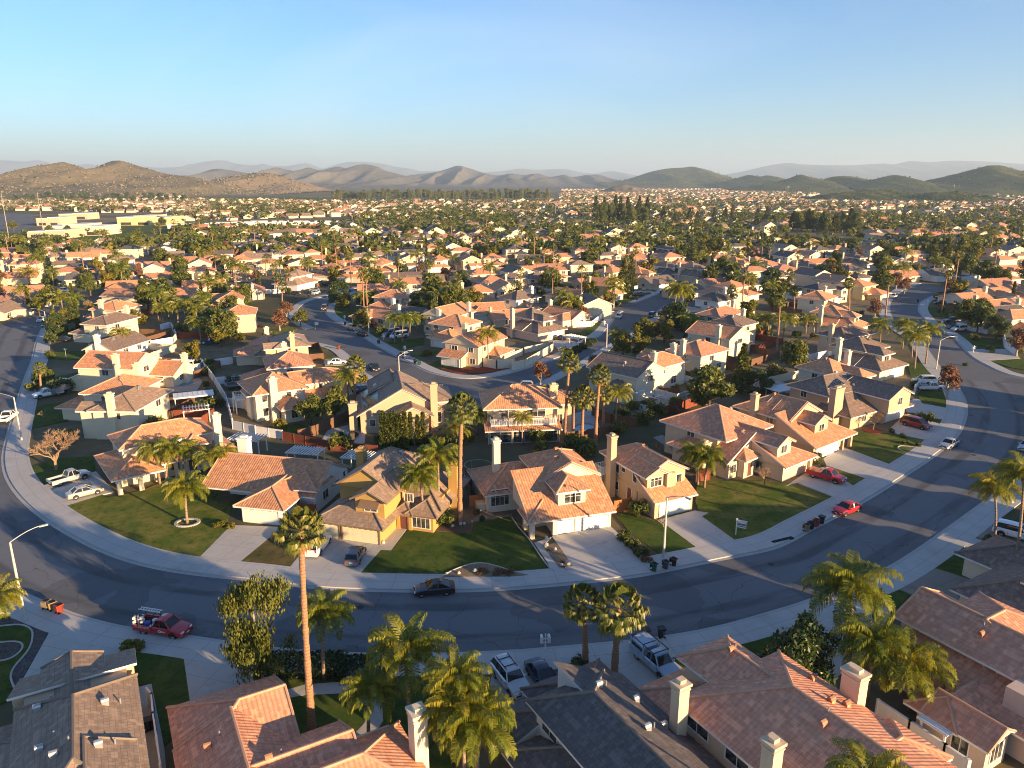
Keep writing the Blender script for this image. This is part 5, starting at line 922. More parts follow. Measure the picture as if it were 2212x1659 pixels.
MT['lampw']=plain('headlight lens',(.75,.76,.78),.15,.6); MT['lampr']=plain('tail light lens',(.45,.01,.01),.2,.6); MT['plate']=plain('licence plate',(.70,.70,.68),.5); MT['trimblack']=plain('black plastic',(.02,.02,.02),.6,.3); MT['bed']=plain('pickup bed liner',(.025,.025,.027),.8,.2); MT['bluebox']=plain('blue plastic drum',(.03,.08,.35),.5); MT['whitebox']=plain('white plastic tank',(.7,.72,.74),.5)
def loft(g,secs,m=0,capm=None):
    n=len(secs[0]); i0=len(g.V)
    for s in secs: g.V+=[tuple(p) for p in s]
    for a in range(len(secs)-1):
        for k in range(n-1): g.F.append((i0+a*n+k,i0+a*n+k+1,i0+(a+1)*n+k+1,i0+(a+1)*n+k)); g.M.append(m); g.U.append([(0,0)]*4)
    for s in (0,len(secs)-1):
        f=tuple(i0+s*n+k for k in range(n)); g.F.append(f if s else f[::-1]); g.M.append(m); g.U.append([(0,0)]*n)
# kind: length, width, belt stations (x,zTop,wFactor), glasshouse (x base front, roof front, roof rear, base rear), roof z
CK={'sedan':(4.5,1.76,[(-2.25,.72,.80),(-2.12,.88,.92),(-1.5,.93,1),(-.9,.93,1),(.6,.92,1),(.9,.90,1),(1.5,.82,.98),(2.0,.70,.92),(2.25,.52,.78)],(.95,.25,-.95,-1.65),1.42),
 'coupe':(4.35,1.78,[(-2.18,.78,.82),(-2.0,.92,.93),(-1.4,.94,1),(-.8,.92,1),(.7,.90,1),(.95,.87,1),(1.5,.80,.98),(1.95,.68,.92),(2.18,.5,.78)],(.95,.15,-.85,-1.75),1.36),
 'hatch':(4.1,1.72,[(-2.05,.70,.86),(-1.98,.95,.95),(-1.4,.98,1),(-.8,.96,1),(.6,.95,1),(.95,.92,1),(1.45,.84,.98),(1.85,.72,.92),(2.05,.52,.8)],(1.1,.35,-1.55,-1.95),1.5),
 'wagon':(4.9,1.88,[(-2.45,.75,.88),(-2.38,1.0,.95),(-1.6,1.02,1),(-.8,1.0,1),(.5,.99,1),(.9,.98,1),(1.6,.95,.98),(2.2,.82,.94),(2.45,.6,.86)],(.95,.3,-1.9,-2.36),1.5),
 'suv':(4.75,1.9,[(-2.38,.8,.9),(-2.3,1.1,.96),(-1.6,1.14,1),(-.8,1.12,1),(.5,1.11,1),(.95,1.10,1),(1.6,1.04,.98),(2.15,.92,.94),(2.38,.65,.86)],(1.0,.5,-1.9,-2.28),1.78),
 'minivan':(5.0,1.95,[(-2.5,.75,.9),(-2.42,1.05,.96),(-1.6,1.08,1),(-.8,1.06,1),(.7,1.05,1),(1.2,1.02,1),(1.8,.92,.97),(2.3,.75,.92),(2.5,.55,.82)],(1.6,.7,-2.05,-2.42),1.75),
 'van':(5.4,2.0,[(-2.7,.9,.94),(-2.64,1.2,.98),(-1.6,1.22,1),(-.8,1.22,1),(1.0,1.2,1),(1.5,1.18,1),(2.1,1.1,.98),(2.5,.98,.95),(2.7,.7,.9)],(1.9,1.3,-2.45,-2.62),2.05),
 'pickup':(5.4,1.9,[(-.62,1.05,1),(-.4,1.06,1),(.6,1.06,1),(1.2,1.05,1),(1.8,1.02,.98),(2.45,.92,.95),(2.7,.65,.86)],(1.35,.75,-.2,-.52),1.74)}
CARM={}
def car_meshes(k):
    if k in CARM: return CARM[k]
    L,W,st,gh,rz=CK[k]; zb=.24 if k in('sedan','coupe','hatch','wagon') else .34; g=MB(); w=W/2
    loft(g,[[(x,-w*f*.90,zb),(x,-w*f*.99,zb+.10),(x,-w*f,zb+(zt-zb)*.5),(x,-w*f*.97,zt-.10),(x,-w*f*.88,zt),(x,-w*f*.45,zt+.025),(x,0,zt+.035),(x,w*f*.45,zt+.025),(x,w*f*.88,zt),(x,w*f*.97,zt-.10),(x,w*f,zb+(zt-zb)*.5),(x,w*f*.99,zb+.10),(x,w*f*.90,zb)] for x,zt,f in st])
    if k=='pickup':
        for s in (-1,1): g.box(-2.7,s*w*.96-.07,zb+.1,-.6,s*w*.96+.07,1.05,0,True)
        g.box(-2.7,-w*.95,zb+.15,-2.58,w*.95,1.02,0,True); g.box(-2.6,-w*.9,zb+.1,-.6,w*.9,.62,3,True)
        g.box(-2.78,-w*.9,.45,-2.7,w*.9,.62,4,True)
    bz=lambda x:np.interp(x,[q[0] for q in st],[q[1] for q in st])-.02
    a,b,c,d=gh; wb,wr=w*.88,w*.70
    # pillars and roof
    P=lambda x,s,t,z0: (x,s*(wb+(wr-wb)*t),z0+(rz-z0)*t)
    base=[(a,bz(a)),(d,bz(d))]; roof=MB()
    rs=[]
    for x,dz in ((b+.04,-.04),(b-.2,.0),((b+c)/2,.03),(c+.2,.0),(c-.04,-.05)): rs.append([(x,-wr-.02,rz+dz-.05),(x,-wr+.06,rz+dz),(x,0,rz+dz+.04),(x,wr-.06,rz+dz),(x,wr+.02,rz+dz-.05)])
    loft(g,rs)
    for s in (-1,1):
        for (x0,x1) in ((a,b),(d,c)): g.bar((x0,s*wb,bz(x0)),(x1,s*wr,rz-.04),.10,.07)
        nx=2 if (b-c)>1.6 else 1
        for i in range(nx): xm=b+(c-b)*(i+1)/(nx+1); g.bar((xm,s*(wb+.005),bz(xm)),(xm-.05,s*(wr+.01),rz-.05),.09,.05,4 if nx>1 else 0)
    gl=MB(); A=[(a,-wb+.02,bz(a)),(a,wb-.02,bz(a)),(b,wr-.02,rz-.03),(b,-wr+.02,rz-.03)]; D=[(d,wb-.02,bz(d)),(d,-wb+.02,bz(d)),(c,-wr+.02,rz-.03),(c,wr-.02,rz-.03)]
    gl.face(A); gl.face(D)
    for s in (-1,1):
        f=[(a,s*(wb-.01),bz(a)),(b,s*(wr-.01),rz-.04),(c,s*(wr-.01),rz-.04),(d,s*(wb-.01),bz(d))]; gl.face(f if s>0 else f[::-1])
    # arches, bumpers, grille, mirrors, sills, door lines
    ax=L*.31; ax2=-L*.29 if k!='pickup' else -L*.30; R_=.33 if zb<.3 else .39
    for x in (ax,ax2):
        for s in (-1,1):
            ring=[(x+(R_+.06)*math.cos(t),s*(w*1.005),R_*1.0+(R_+.06)*math.sin(t)) for t in [math.pi*i/8 for i in range(9)]]; g.face(ring if s<0 else ring[::-1],4)
    x0,x1=-L/2,L/2
    g.box(x1-.14,-w*.72,zb+.16,x1+.01,w*.72,zb+.30,4,True); g.box(x1-.10,-w*.42,zb+.34,x1-.02,w*.42,zb+.42,4,True)
    g.box(x0-.02,-w*.25,zb+.28,x0+.1,w*.25,zb+.42,5,True); g.box(x1-.1,-w*.2,zb+.18,x1+.025,w*.2,zb+.28,5,True)
    for s in (-1,1):
        g.box(a-.25,s*(w+.09)-.09,bz(a)-.02,a-.1,s*(w+.09)+.09,bz(a)+.13,0,True)
        for xd in ((a-.12),( (b+c)/2-.05)): g.box(xd,s*w*.985-.012,zb+.14,xd+.018,s*w*.985+.012,bz(0)-.08,4,True)
    hl=MB(); tl=MB(); fx=x1-(.16 if k!='pickup' else .10); fz=np.interp(x1-.22,[q[0] for q in st],[q[1] for q in st])
    for s in (-1,1):
        hl.obox((x1-.16,s*w*.66,fz-.13),(.1,-s*.07,0),(.0,w*.17,0),(0,0,.07)); tl.obox((x0+.05,s*w*.72,{'sedan':.66,'coupe':.68,'hatch':.82,'wagon':.86,'pickup':.82}.get(k,.98)),(.05,0,0),(0,w*.10,0),(0,0,{'sedan':.08,'coupe':.08,'hatch':.11,'wagon':.13,'pickup':.14}.get(k,.2)))
    wh=MB(); wh.tube([(0,-.11,0),(0,-.09,0),(0,.09,0),(0,.11,0)],[R_*.88,R_,R_,R_*.88],16,0)
    rm=MB()
    for s in (-1,1):
        rm.tube([(0,s*.105,0),(0,s*.118,0)],[R_*.62,R_*.56],12,0)
    CARM[k]=(g.mesh(k+' body',[MT['white']if 0 else PAINT['white'],MT['cglass'],MT['rim'],MT['bed'],MT['trimblack'],MT['plate']],False),gl.mesh(k+' glass',[MT['cglass']]),hl.mesh(k+' headlights',[MT['lampw']]),tl.mesh(k+' tail lights',[MT['lampr']]),wh.mesh(k+' tyre',[MT['tyre']]),rm.mesh(k+' rim',[MT['rim']]),[(ax,w-.13),(ax,-w+.13),(ax2,w-.13),(ax2,-w+.13)],R_)
    return CARM[k]
KN={'sedan':'sedan','coupe':'coupe','hatch':'hatchback','wagon':'station wagon','suv':'sport utility vehicle','minivan':'minivan','van':'van','pickup':'pickup truck'}
def split_lights(rt,k,me,name):
    h=len(me.polygons)//2
    return None
def car(kind,col,rear,front,z=0.,label=None,phrase=None,full=True):
    """rear/front: ground pixels of the bumpers (photo survey)"""
    a,b=R(*rear,z),R(*front,z); x,y=(a[0]+b[0])/2,(a[1]+b[1])/2; ang=math.atan2(b[1]-a[1],b[0]-a[0])
    return car_at(kind,col,x,y,ang,z,label,phrase,full)
def car_at(kind,col,x,y,ang,z=0.,label=None,phrase=None,full=True):
    bd,gl,hl,tl,wh,rm,pos,R_=car_meshes(kind); rt=empty('parked_car' if kind not in('van','pickup') else {'van':'parked_van','pickup':'pickup_truck'}[kind],(x,y,z),ang)
    o=link('body',bd,rt); o.material_slots[0].link='OBJECT'; o.material_slots[0].material=PAINT[col]
    link('window_glass',gl,rt)
    if full:
        for me,nm in ((hl,'headlight'),(tl,'tail_light')):
            key=me.name+'|h'
            if key not in CARM:
                V=[v.co[:] for v in me.vertices]; F=[tuple(p.vertices) for p in me.polygons]; n=len(F)//2; out=[]
                for part in (F[:n],F[n:]):
                    used=sorted({i for f in part for i in f}); mp={v:i for i,v in enumerate(used)}; out.append(pym(me.name+' single',[V[i] for i in used],[tuple(mp[i] for i in f) for f in part],[me.materials[0]]))
                CARM[key]=out
            for q in CARM[key]: link(nm,q,rt)
    for px,py in pos:
        t=link('wheel',wh,rt,(px,py,R_)); link('rim',rm,t)
    nm=KN[kind]; cat={'van':'van','pickup':'pickup truck'}.get(kind,'car')
    if label: tag(rt,label,cat,None)
    else: auto(rt,phrase or '%s %s'%({'paleblue':'pale blue','darkred':'dark red'}.get(col,col),nm),cat,'vehicles parked along the streets and driveways',x,y,1)
    return rt
Z1=.14
trk=car('pickup','red',(302,1357),(409,1375),label='red work pickup with white lettering and a ladder rack, parked at the near kerb')
car('coupe','black',(982,1277),(894,1284),label='black coupe parked at the kerb before the dark green lawn')
car('wagon','white',(668,1210),(706,1162),Z1,label='white station wagon on the mustard house driveway')
car('hatch','grey',(757,1230),(780,1186),Z1,label='grey hatchback on the mustard house driveway')
car('pickup','silver',(103,1054),(198,1026),Z1,label='silver pickup with dark open bed on the cream porch house driveway')
car('sedan','gold',(144,1080),(223,1060),Z1,label='pale gold sedan beside the silver pickup')
car('pickup','red',(1744,1024),(1826,1047),Z1,label='bright red pickup with covered bed on the turret house driveway')
car('sedan','red',(1857,1096),(1799,1117),label='red sedan parked at the kerb next to dark bins')
car('minivan','darkred',(1944,913),(2013,931),Z1,label='dark red minivan on the driveway by the mulch ring tree')
car('sedan','silver',(2067,956),(2030,975),label='silver sedan parked on the right bend')
car('suv','white',(2022,828),(1968,828),Z1,label='white sport utility vehicle behind the pickup on the right bend'); car('pickup','white',(1984,842),(2032,842),Z1,label='white pickup beside the russet tree on the right bend')
car('pickup','white',(127,852),(82,860),Z1,label='white pickup towing the covered boat on the left'); car('sedan','silver',(152,829),(118,836),Z1); car('sedan','black',(157,736),(110,738),Z1,label='black sedan in the driveway of the white gabled house'); car('suv','black',(153,695),(112,699),Z1); car('sedan','white',(99,691),(83,697)); car('pickup','white',(2,918),(32,898),label='white pickup with dark bed on the left street'); car('pickup','blue',(434,746),(477,740),label='old blue pickup beside the red fence')
car('suv','brown',(707,663),(695,676)); car('sedan','grey',(628,690),(655,697)); car('suv','gold',(752,709),(775,717)); car('sedan','black',(795,730),(770,721)); car('van','white',(886,726),(838,734),Z1,label='white van behind the row of five palms'); car('van','grey',(860,722),(832,727),Z1); car('suv','black',(762,690),(794,693),Z1); car('suv','red',(780,702),(812,704),Z1); car('wagon','white',(726,660),(748,660),Z1); car('sedan','white',(706,788),(750,785),Z1,label='white sedan in a driveway on the winding street'); car('pickup','black',(802,790),(816,808),label='black pickup driving down the winding street'); car('hatch','silver',(884,777),(860,768)); car('sedan','navy',(768,850),(800,842),Z1); car('pickup','red',(828,864),(774,868),Z1,label='red pickup with a black bed rack behind the tan gabled house')
car('hatch','white',(688,634),(676,637)); car('suv','black',(710,616),(693,617),Z1); car('sedan','navy',(650,637),(625,636),Z1); car('sedan','grey',(690,629),(670,630),Z1)
car('sedan','white',(1343,680),(1330,694),label='white sedan driving on the straight side street'); car('suv','black',(1414,681),(1400,691)); car('coupe','black',(1420,725),(1452,727),Z1); car('sedan','brown',(1225,736),(1200,732),Z1,label='dark sedan in the driveway of the open garage house'); car('pickup','black',(1388,641),(1360,641),Z1); car('sedan','white',(1380,633),(1360,633),Z1); car('pickup','gold',(1404,634),(1380,634),Z1); car('van','white',(1442,608),(1420,610),Z1,label='white van at the top of the straight side street'); car('van','paleblue',(1430,612),(1412,614),Z1); car('suv','white',(1418,618),(1402,620),Z1); car('hatch','silver',(1140,838),(1122,838),Z1)
car('suv','white',(1937,640),(1922,648)); 
for (kx,px,py,c) in (('sedan',1984,592,'white'),('sedan',2001,596,'white'),('suv',2004,604,'black'),('suv',2031,598,'silver'),('sedan',2059,600,'white'),('suv',2040,590,'paleblue')): car(kx,c,(px+13,py+1),(px-13,py),Z1)
car('sedan','black',(2046,658),(2018,657),Z1); car('suv','grey',(2068,697),(2042,697),Z1); car('suv','white',(2086,714),(2056,716),Z1,label='white sport utility vehicle under the trees at the far right'); car('sedan','navy',(2070,710),(2048,711),Z1)
car('pickup','paleblue',(1384,1411),(1450,1470),Z1,label='silver blue pickup with camper top and roof rack below the pair of fan palms')
car('suv','silver',(1078,1446),(1130,1512),Z1,label='silver sport utility vehicle with roof rails on the near driveway'); car('sedan','navy',(1150,1442),(1196,1502),Z1,label='dark navy sedan beside the silver vehicle and grey roof')
car('suv','white',(2150,1150),(2236,1172),Z1,label='white utility vehicle at the right edge under the palms'); car('sedan','white',(1880,1392),(1925,1416),Z1,label='white car mostly hidden under the big queen palm')
car('sedan','silver',(2228,962),(2206,978),label='silver car cut by the right edge'); car('suv','black',(12,690),(-10,693)); car('suv','white',(2130,808),(2110,806)) if 0 else None; car('sedan','red',(52,668),(70,664)); car('sedan','red',(40,577),(55,574)); car('suv','black',(120,612),(137,618),Z1); car('suv','white',(130,630),(148,632)); car('suv','black',(155,636),(138,640))
# extras carried by vehicles
def on(rt,name,g,mats): return g.obj(name,mats,rt)
g=MB()
for s in (-.62,.62):
    for x in (-2.4,-.75): g.bar((x,s,.9),(x,s,1.95),.05)
    g.bar((-2.5,s,1.95),(-.65,s,1.95),.05)
for x in (-2.4,-.75): g.bar((x,-.65,1.95),(x,.65,1.95),.05)
on(trk,'ladder_rack',g,[MT['trimblack']])
g=MB(); g.tube([(-1.5,-.35,.62),(-1.5,-.35,1.15)],[.3,.3],12,0); g.tube([(-1.1,.25,.62),(-1.1,.25,1.1)],[.26,.26],12,1); g.box(-1.0,-.7,.62,-.7,-.3,1.0,1); c_=trk.matrix_world
lz=trk.rotation_euler[2]; tx,ty=trk.location[0],trk.location[1]
o=g.obj('plastic_drum',[MT['bluebox'],MT['whitebox']],None,(tx,ty,0)); o.rotation_euler=(0,0,lz); tag(o,'blue and white plastic drums standing in the red pickup bed','drum')
g=MB()
for s in (-.19,.19): g.bar((-2.75,.35+s,2.02),(-.35,.35+s,2.02),.05,.09)
for i in range(8): g.bar((-2.6+i*.3,.16,2.03),(-2.6+i*.3,.54,2.03),.07,.05)
o=g.obj('ladder',[MT['trim']],None,(tx,ty,0)); o.rotation_euler=(0,0,lz); tag(o,'white ladder lying flat on the red work pickup rack','ladder')
def text(name,s,size,mat,parent,loc,rot,ext=.004):
    cu=bpy.data.curves.new(name,'FONT'); cu.body=s; cu.size=size; cu.extrude=ext; cu.align_x='CENTER'; cu.align_y='CENTER'; t=bpy.data.objects.new(name+' src',cu); COL.objects.link(t)
    dg=bpy.context.evaluated_depsgraph_get(); me=bpy.data.meshes.new_from_object(t.evaluated_get(dg)); COL.objects.unlink(t); bpy.data.objects.remove(t); me.materials.clear(); me.materials.append(mat); return link(name,me,parent,loc,rot)
wb=-.955
text('lettering','VTL-DEVANTE',.27,MT['trim'],trk,(-1.66,wb-.035,.90),(RAD(90),0,0))
g=MB(); g.tube([(.35,wb-.03,.78),(.35,wb-.045,.78)],[.17,.17],16,0); g.tube([(.35,wb-.045,.78),(.35,wb-.05,.78)],[.08,.08],12,1); g.box(.5,wb-.04,.70,1.0,wb-.03,.76,0); g.box(.5,wb-.04,.79,.92,wb-.03,.84,0); on(trk,'door_logo',g,[MT['trim'],PAINT['darkred']])
for o in COL.objects:
    if o.get('label','').startswith('bright red pickup'):
        g=MB(); g.box(-2.62,-.9,1.04,-.6,.9,1.12,0,True); x_=g.obj('bed_cover',[PAINT['red']],o)
    if o.get('label','').startswith('silver blue pickup'):
        g=MB(); g.box(-2.66,-.9,1.05,-.62,.9,1.72,0,True); g.box(-2.4,-.92,1.2,-.9,.92,1.55,1,True); g.obj('camper_top',[PAINT['paleblue'],MT['cglass']],o)
        g=MB()
        for s in (-.8,.8):
            g.bar((-2.5,s,1.95),(.7,s,1.95),.06)
            for x in (-2.5,-.8,.6): g.bar((x,s,1.7),(x,s,1.95),.05)
        for x in (-2.5,-.9,.6): g.bar((x,-.8,1.95),(x,.8,1.95),.06)
        g.obj('roof_rack',[MT['trimblack']],o)
    if o.get('label','').startswith('silver sport utility vehicle with'):
        g=MB()
        for s in (-.55,.55): g.bar((-1.7,s,1.86),(.3,s,1.86),.05)
        for x in (-1.2,-.1): g.bar((x,-.55,1.87),(x,.55,1.87),.05)
        g.obj('roof_rail',[MT['trimblack']],o)
    if o.get('label','').startswith('red pickup with a black bed rack'):
        g=MB()
        for x in (-2.5,-1.9):
            for s in (-.7,.7): g.bar((x,s,.9),(x,s,2.0),.08)
            g.bar((x,-.7,2.),(x,.7,2.),.08)
        g.obj('bed_rack',[MT['trimblack']],o)
# boat on its trailer
x,y=R(137,852); x0,y0=R(128,855); a=math.atan2(y-y0,x-x0); rt=empty('boat_trailer',(x,y,Z1),a); g=MB(); loft(g,[[(q,-w_,1.0),(q,-w_*.5,zt),(q,w_*.5,zt),(q,w_,1.0),(q,w_*.5,.55),(q,-w_*.5,.55)] for q,w_,zt in ((-2.4,.8,1.5),(-1,.95,1.9),(.4,.95,2.0),(1.6,.7,1.6),(2.6,.1,1.15))]); g.obj('covered_hull',[PAINT['grey']],rt)
g=MB(); g.bar((-2,0,.5),(3.4,0,.45),.1); g.bar((-.5,-.9,.4),(-.5,.9,.4),.1); g.obj('trailer_frame',[MT['metal']],rt)
for s in (-.95,.95): g=MB(); g.tube([(-.5,s-.1,.32),(-.5,s+.1,.32)],[.32,.32],14); g.obj('wheel',[MT['tyre']],rt)
tag(rt,'boat under a grey cover on a trailer behind the white pickup','boat')
# ---------------------------------------------------------------- street furniture
def lamp(bx,by,h,dirx,diry,label,z=0.15,arm=2.6):
    x,y=R(bx,by); rt=empty('street_lamp',(x,y,0)); g=MB(); g.tube([(0,0,0),(0,0,.5),(0,0,h*.6),(0,0,h)],[.17,.15,.12,.09],10); g.obj('pole',[MT['lamp']],rt)
    d=math.hypot(dirx,diry); u=(dirx/d,diry/d); P=[(u[0]*arm*t,u[1]*arm*t,h+.9*math.sin(t*1.5)) for t in (0,.15,.35,.6,.85,1)]
    g=MB(); g.tube(P,[.06,.055,.05,.045,.04,.04],8); g.obj('arm',[MT['metal']],rt); e=Vector(P[-1]); g=MB(); g.obox(e+Vector((u[0]*.3,u[1]*.3,-.02)),Vector((u[0]*.38,u[1]*.38,0)),Vector((-u[1]*.13,u[0]*.13,0)),(0,0,.07)); g.obj('lamp_head',[MT['metal']],rt)
    tag(rt,label,'street lamp','street lamps along the roads')
lamp(1433,1206,7.6,1,-1.2,'street lamp at the sidewalk before the wide white garage driveway'); lamp(55,1342,8.6,.9,.75,'street lamp at the lower left beside the three bins'); lamp(47,952,7.6,-1,-.25,'street lamp leaning over the left street beside the white pickup'); lamp(105,728,7.2,-1,-.2,'street lamp at the left street before the green corner tree'); lamp(864,845,7.4,.8,.6,'street lamp on the winding street left of the tan gabled house'); lamp(797,719,7.0,-1,.1,'street lamp by the black vehicles on the winding street'); lamp(1310,754,6.6,-1,.1,'street lamp among the yellow green street trees'); lamp(1325,679,8.,-.1,-1,'thin street lamp beside the white sedan on the straight street',arm=1.6); lamp(2022,798,6.8,1,.15,'street lamp on the right bend beside the palms'); lamp(193,610,7.2,-1,.1,'street lamp at the far left court'); lamp(20,603,7,-1,.2,'street lamp at the left edge of the court'); lamp(54,672,8,-.6,-.4,'street lamp beside the orange fence at the left',arm=1.6); lamp(1113,640,7.,.6,.4,'street lamp behind the brown roofed house in the middle'); lamp(1505,610,8,-.2,-1,'street lamp at the top of the straight street',arm=1.6)
def bin_mesh(open_=True):
    g=MB(); g.tube([(0,0,.12),(0,0,.95)],[.30,.40],4,0); g.box(-.33,-.33,.95,.33,.33,1.03,0,True)
    if open_: g.box(-.27,-.27,1.035,.27,.27,1.04,1); g.box(-.44,-.3,.4,-.37,.3,1.02,0,True)
    else: g.box(-.36,-.35,1.03,.34,.35,1.12,0,True)
    for s in (-.26,.26): g.tube([(-.27,s-.04,.13),(-.27,s+.04,.13)],[.13,.13],8,1)
    g.bar((-.42,-.22,.98),(-.42,.22,.98),.04); return g.mesh('wheeled bin',[MT['trimblack'],MT['dark']])
BIN=(bin_mesh(True),bin_mesh(False)); BC={k:plain(k+' bin plastic',c,.5,.4) for k,c in dict(green=(.012,.10,.06),grey=(.06,.065,.075),brown=(.035,.022,.018),black=(.014,.014,.015),red=(.30,.05,.03),tan=(.26,.19,.10)).items()}
def bin_(px,py,c,op,label,z=0.02,ang=None):
    x,y=R(px,py); o=link('wheeled_bin',BIN[0 if op else 1],None,(x,y,z),(0,0,ang if ang is not None else roadang(x,y)-math.pi/2)); o.material_slots[0].link='OBJECT'; o.material_slots[0].material=BC[c]
    if label: tag(o,label,'bin','wheeled bins put out at the kerb')
    else: auto(o,c+' wheeled bin','bin','wheeled bins put out at the kerb',x,y,.5)
for q in ((103,1316,'tan',True,'tan open bin, leftmost of three by the lower left lamp'),(116,1319,'tan',True,'tan open bin in the middle of three by the lower left lamp'),(131,1325,'red',True,'red open bin, rightmost of three by the lower left lamp'),(1413,1235,'green',True,'green bin at the kerb by the wide driveway'),(1438,1230,'grey',True,'grey bin between the green and brown bins'),(1455,1224,'brown',True,'dark brown bin right of the grey bin'),(1742,1149,'tan',True,'tan fronted bin, leftmost of four near the red sedan'),(1752,1144,'black',True,'black bin, second of four near the red sedan'),(1763,1138,'red',True,'red bin, third of four near the red sedan'),(1774,1132,'black',False,'black closed bin, rightmost of four near the red sedan'),(1395,1381,'black',False,'black bin half hidden behind the right fan palm'),(1428,1378,'black',False,'black bin standing alone right of the fan palms'),(732,755,'red',True,None),(746,703,'black',False,None),(818,743,'brown',False,None),(896,786,'brown',True,None),(905,789,'green',True,None),(998,862,'black',False,None),(1011,864,'green',False,None),(92,708,'green',False,None),(667,642,'black',False,None),(2058,733,'black',False,None),(1982,653,'black',False,None),(1376,642+6,'black',False,None),(1427,634,'black',False,None),(756,631,'brown',False,None)): bin_(*q)
x,y=R(325,1580); bin_(325,1578,'black',False,'black bin inside the narrow side yard at the lower left',ang=.5)
def mail(px,py,label=None):
    x,y=R(px,py); rt=empty('mailbox_cluster',(x,y,.15),roadang(x,y)); g=MB(); g.box(-.06,-.06,0,.06,.06,1.75); 
    for z in (.85,1.25): g.bar((-.5,0,z),(.5,0,z),.1)
    g.obj('post',[MT['vinyl']],rt)
    for z in (.95,1.35):
        for s in (-.34,.34):
            for yy in (-.18,):
                m=MB(); n=8; sec=lambda q:[(s-.12,q,z-.05),(s-.12,q,z+.1)]+[(s-.12*math.cos(t),q,z+.1+.12*math.sin(t)) for t in (.5,1.,1.57,2.1,2.6)]+[(s+.12,q,z+.1),(s+.12,q,z-.05)]
                loft(m,[sec(-.3),sec(.26)]); m.obj('mailbox',[MT['trim']],rt)
    if label: tag(rt,label,'mailbox','white mailbox clusters on posts')
    else: auto(rt,'white mailbox cluster on a post','mailbox','white mailbox clusters on posts',x,y,1)
mail(303,1364,'white mailbox cluster in front of the red work pickup'); mail(1178,1408,'white mailbox cluster at the near kerb below the black coupe')
for q in ((745,694),(829,736),(875,762),(1305,706),(1210,766),(1410,640),(2003,658),(2102,762),(2034,706),(710,650)): mail(*q)
# yard sign
x,y=R(1589,1157); rt=empty('yard_sign',(x,y,.13),RAD(-28)); g=MB(); g.bar((0,0,0),(0,0,2.1),.11); g.bar((-.12,0,1.98),(1.25,0,1.98),.1); g.box(-.09,-.09,2.1,.09,.09,2.16); g.obj('post',[MT['vinyl']],rt)
MT['signgrey']=plain('grey sign band',(.10,.11,.13),.5); MT['signyel']=plain('yellow sign print',(.45,.36,.05),.5)
g=MB(); g.box(.12,-.02,1.05,1.15,.02,1.88,0,True); g.box(.16,-.03,1.38,1.11,.03,1.62,1,True); g.box(.16,-.03,1.18,1.11,.03,1.30,1,True); p_=g.obj('sign_panel',[MT['trim'],MT['signgrey']],rt)
text('lettering','FOR SALE',.19,MT['signyel'],p_,(.63,-.036,1.50),(RAD(90),0,0)); tag(rt,'white hanging yard sign on the broad patchy lawn','sign')
x,y=R(680,764-40); x,y=R(681,763-48+0)
for (px,py,lab) in ((681,711,'white post yard sign on the sunlit corner lawn'),):
    x,y=R(px,py); rt=empty('yard_sign',(x,y,.1),.2); g=MB(); g.bar((0,0,0),(0,0,2),.1); g.bar((0,0,1.9),(1.1,0,1.9),.1); g.obj('post',[MT['vinyl']],rt); g=MB(); g.box(.1,-.02,1.1,1,.02,1.8,0,True); g.box(.1,-.03,1.84,1.,.03,2.05,1,True); g.obj('sign_panel',[MT['trim'],PAINT['red']],rt); tag(rt,lab,'sign')
def sign_post(px,py,h,label):
    x,y=R(px,py); rt=empty('street_sign',(x,y,.1),rnd.random()*3); g=MB(); g.tube([(0,0,0),(0,0,h)],[.04,.04],6); g.obj('post',[MT['metal']],rt); g=MB(); g.box(-.45,-.015,h-.25,.45,.015,h,0,True); g.obj('name_blade',[BC['green']],rt); tag(rt,label,'street sign')
sign_post(635,734,2.8,'street name sign at the small junction left of the winding street'); sign_post(144,778,2.8,'street name sign on the left lawn before the white gabled house'); sign_post(1300,655,2.8,'street name sign on the lawn of the yellow corner house')
x,y=R(797,706); rt=empty('traffic_sign',(x,y,3.2),.4); g=MB(); g.box(-.3,-.16,0,.3,-.13,.75,0,True); g.obj('sign_plate',[MT['trim']],rt); tag(rt,'white speed sign fixed on the street lamp by the winding street','sign')
x,y=R(1372,640); rt=empty('basketball_hoop',(x,y,.1),.6); g=MB(); g.bar((0,0,0),(0,0,3),.12); g.obj('post',[MT['trimblack']],rt); g=MB(); g.box(-.9,-.3,2.8,.9,-.25,3.9,0,True); g.tube([(0,-.55,2.9),(0,-.55,2.93)],[.24,.24],10,1); g.obj('backboard',[MT['trim'],PAINT['red']],rt); tag(rt,'basketball hoop with white backboard by the black pickup driveway','basketball hoop')
def manhole(px,py,lab):
    x,y=R(px,py); g=MB(); g.tube([(0,0,0),(0,0,.012)],[.36,.36],20); o=g.obj('manhole_cover',[MT['trimblack']],None,(x,y,.016)); tag(o,lab,'manhole cover')
manhole(778,1312,'round manhole cover in the street below the black coupe'); manhole(1665,1219,'round manhole cover near the storm drain'); manhole(2103,983,'round manhole cover on the right bend near the silver sedan'); manhole(2097,897,'round manhole cover on the right bend, upper one')
x,y=R(1690,1168); g=MB(); g.box(-1.6,-.25,.0,1.6,.25,.17); o=g.obj('storm_drain',[MT['dark']],None,(x,y,0)); o.rotation_euler=(0,0,RAD(24)); tag(o,'dark storm drain opening in the kerb left of the four bins','storm drain')
for px,py,s,lab in ((1068,1230,.45,'pale boulder on the dry mound beside the sidewalk'),):
    x,y=R(px-300+0,py); 
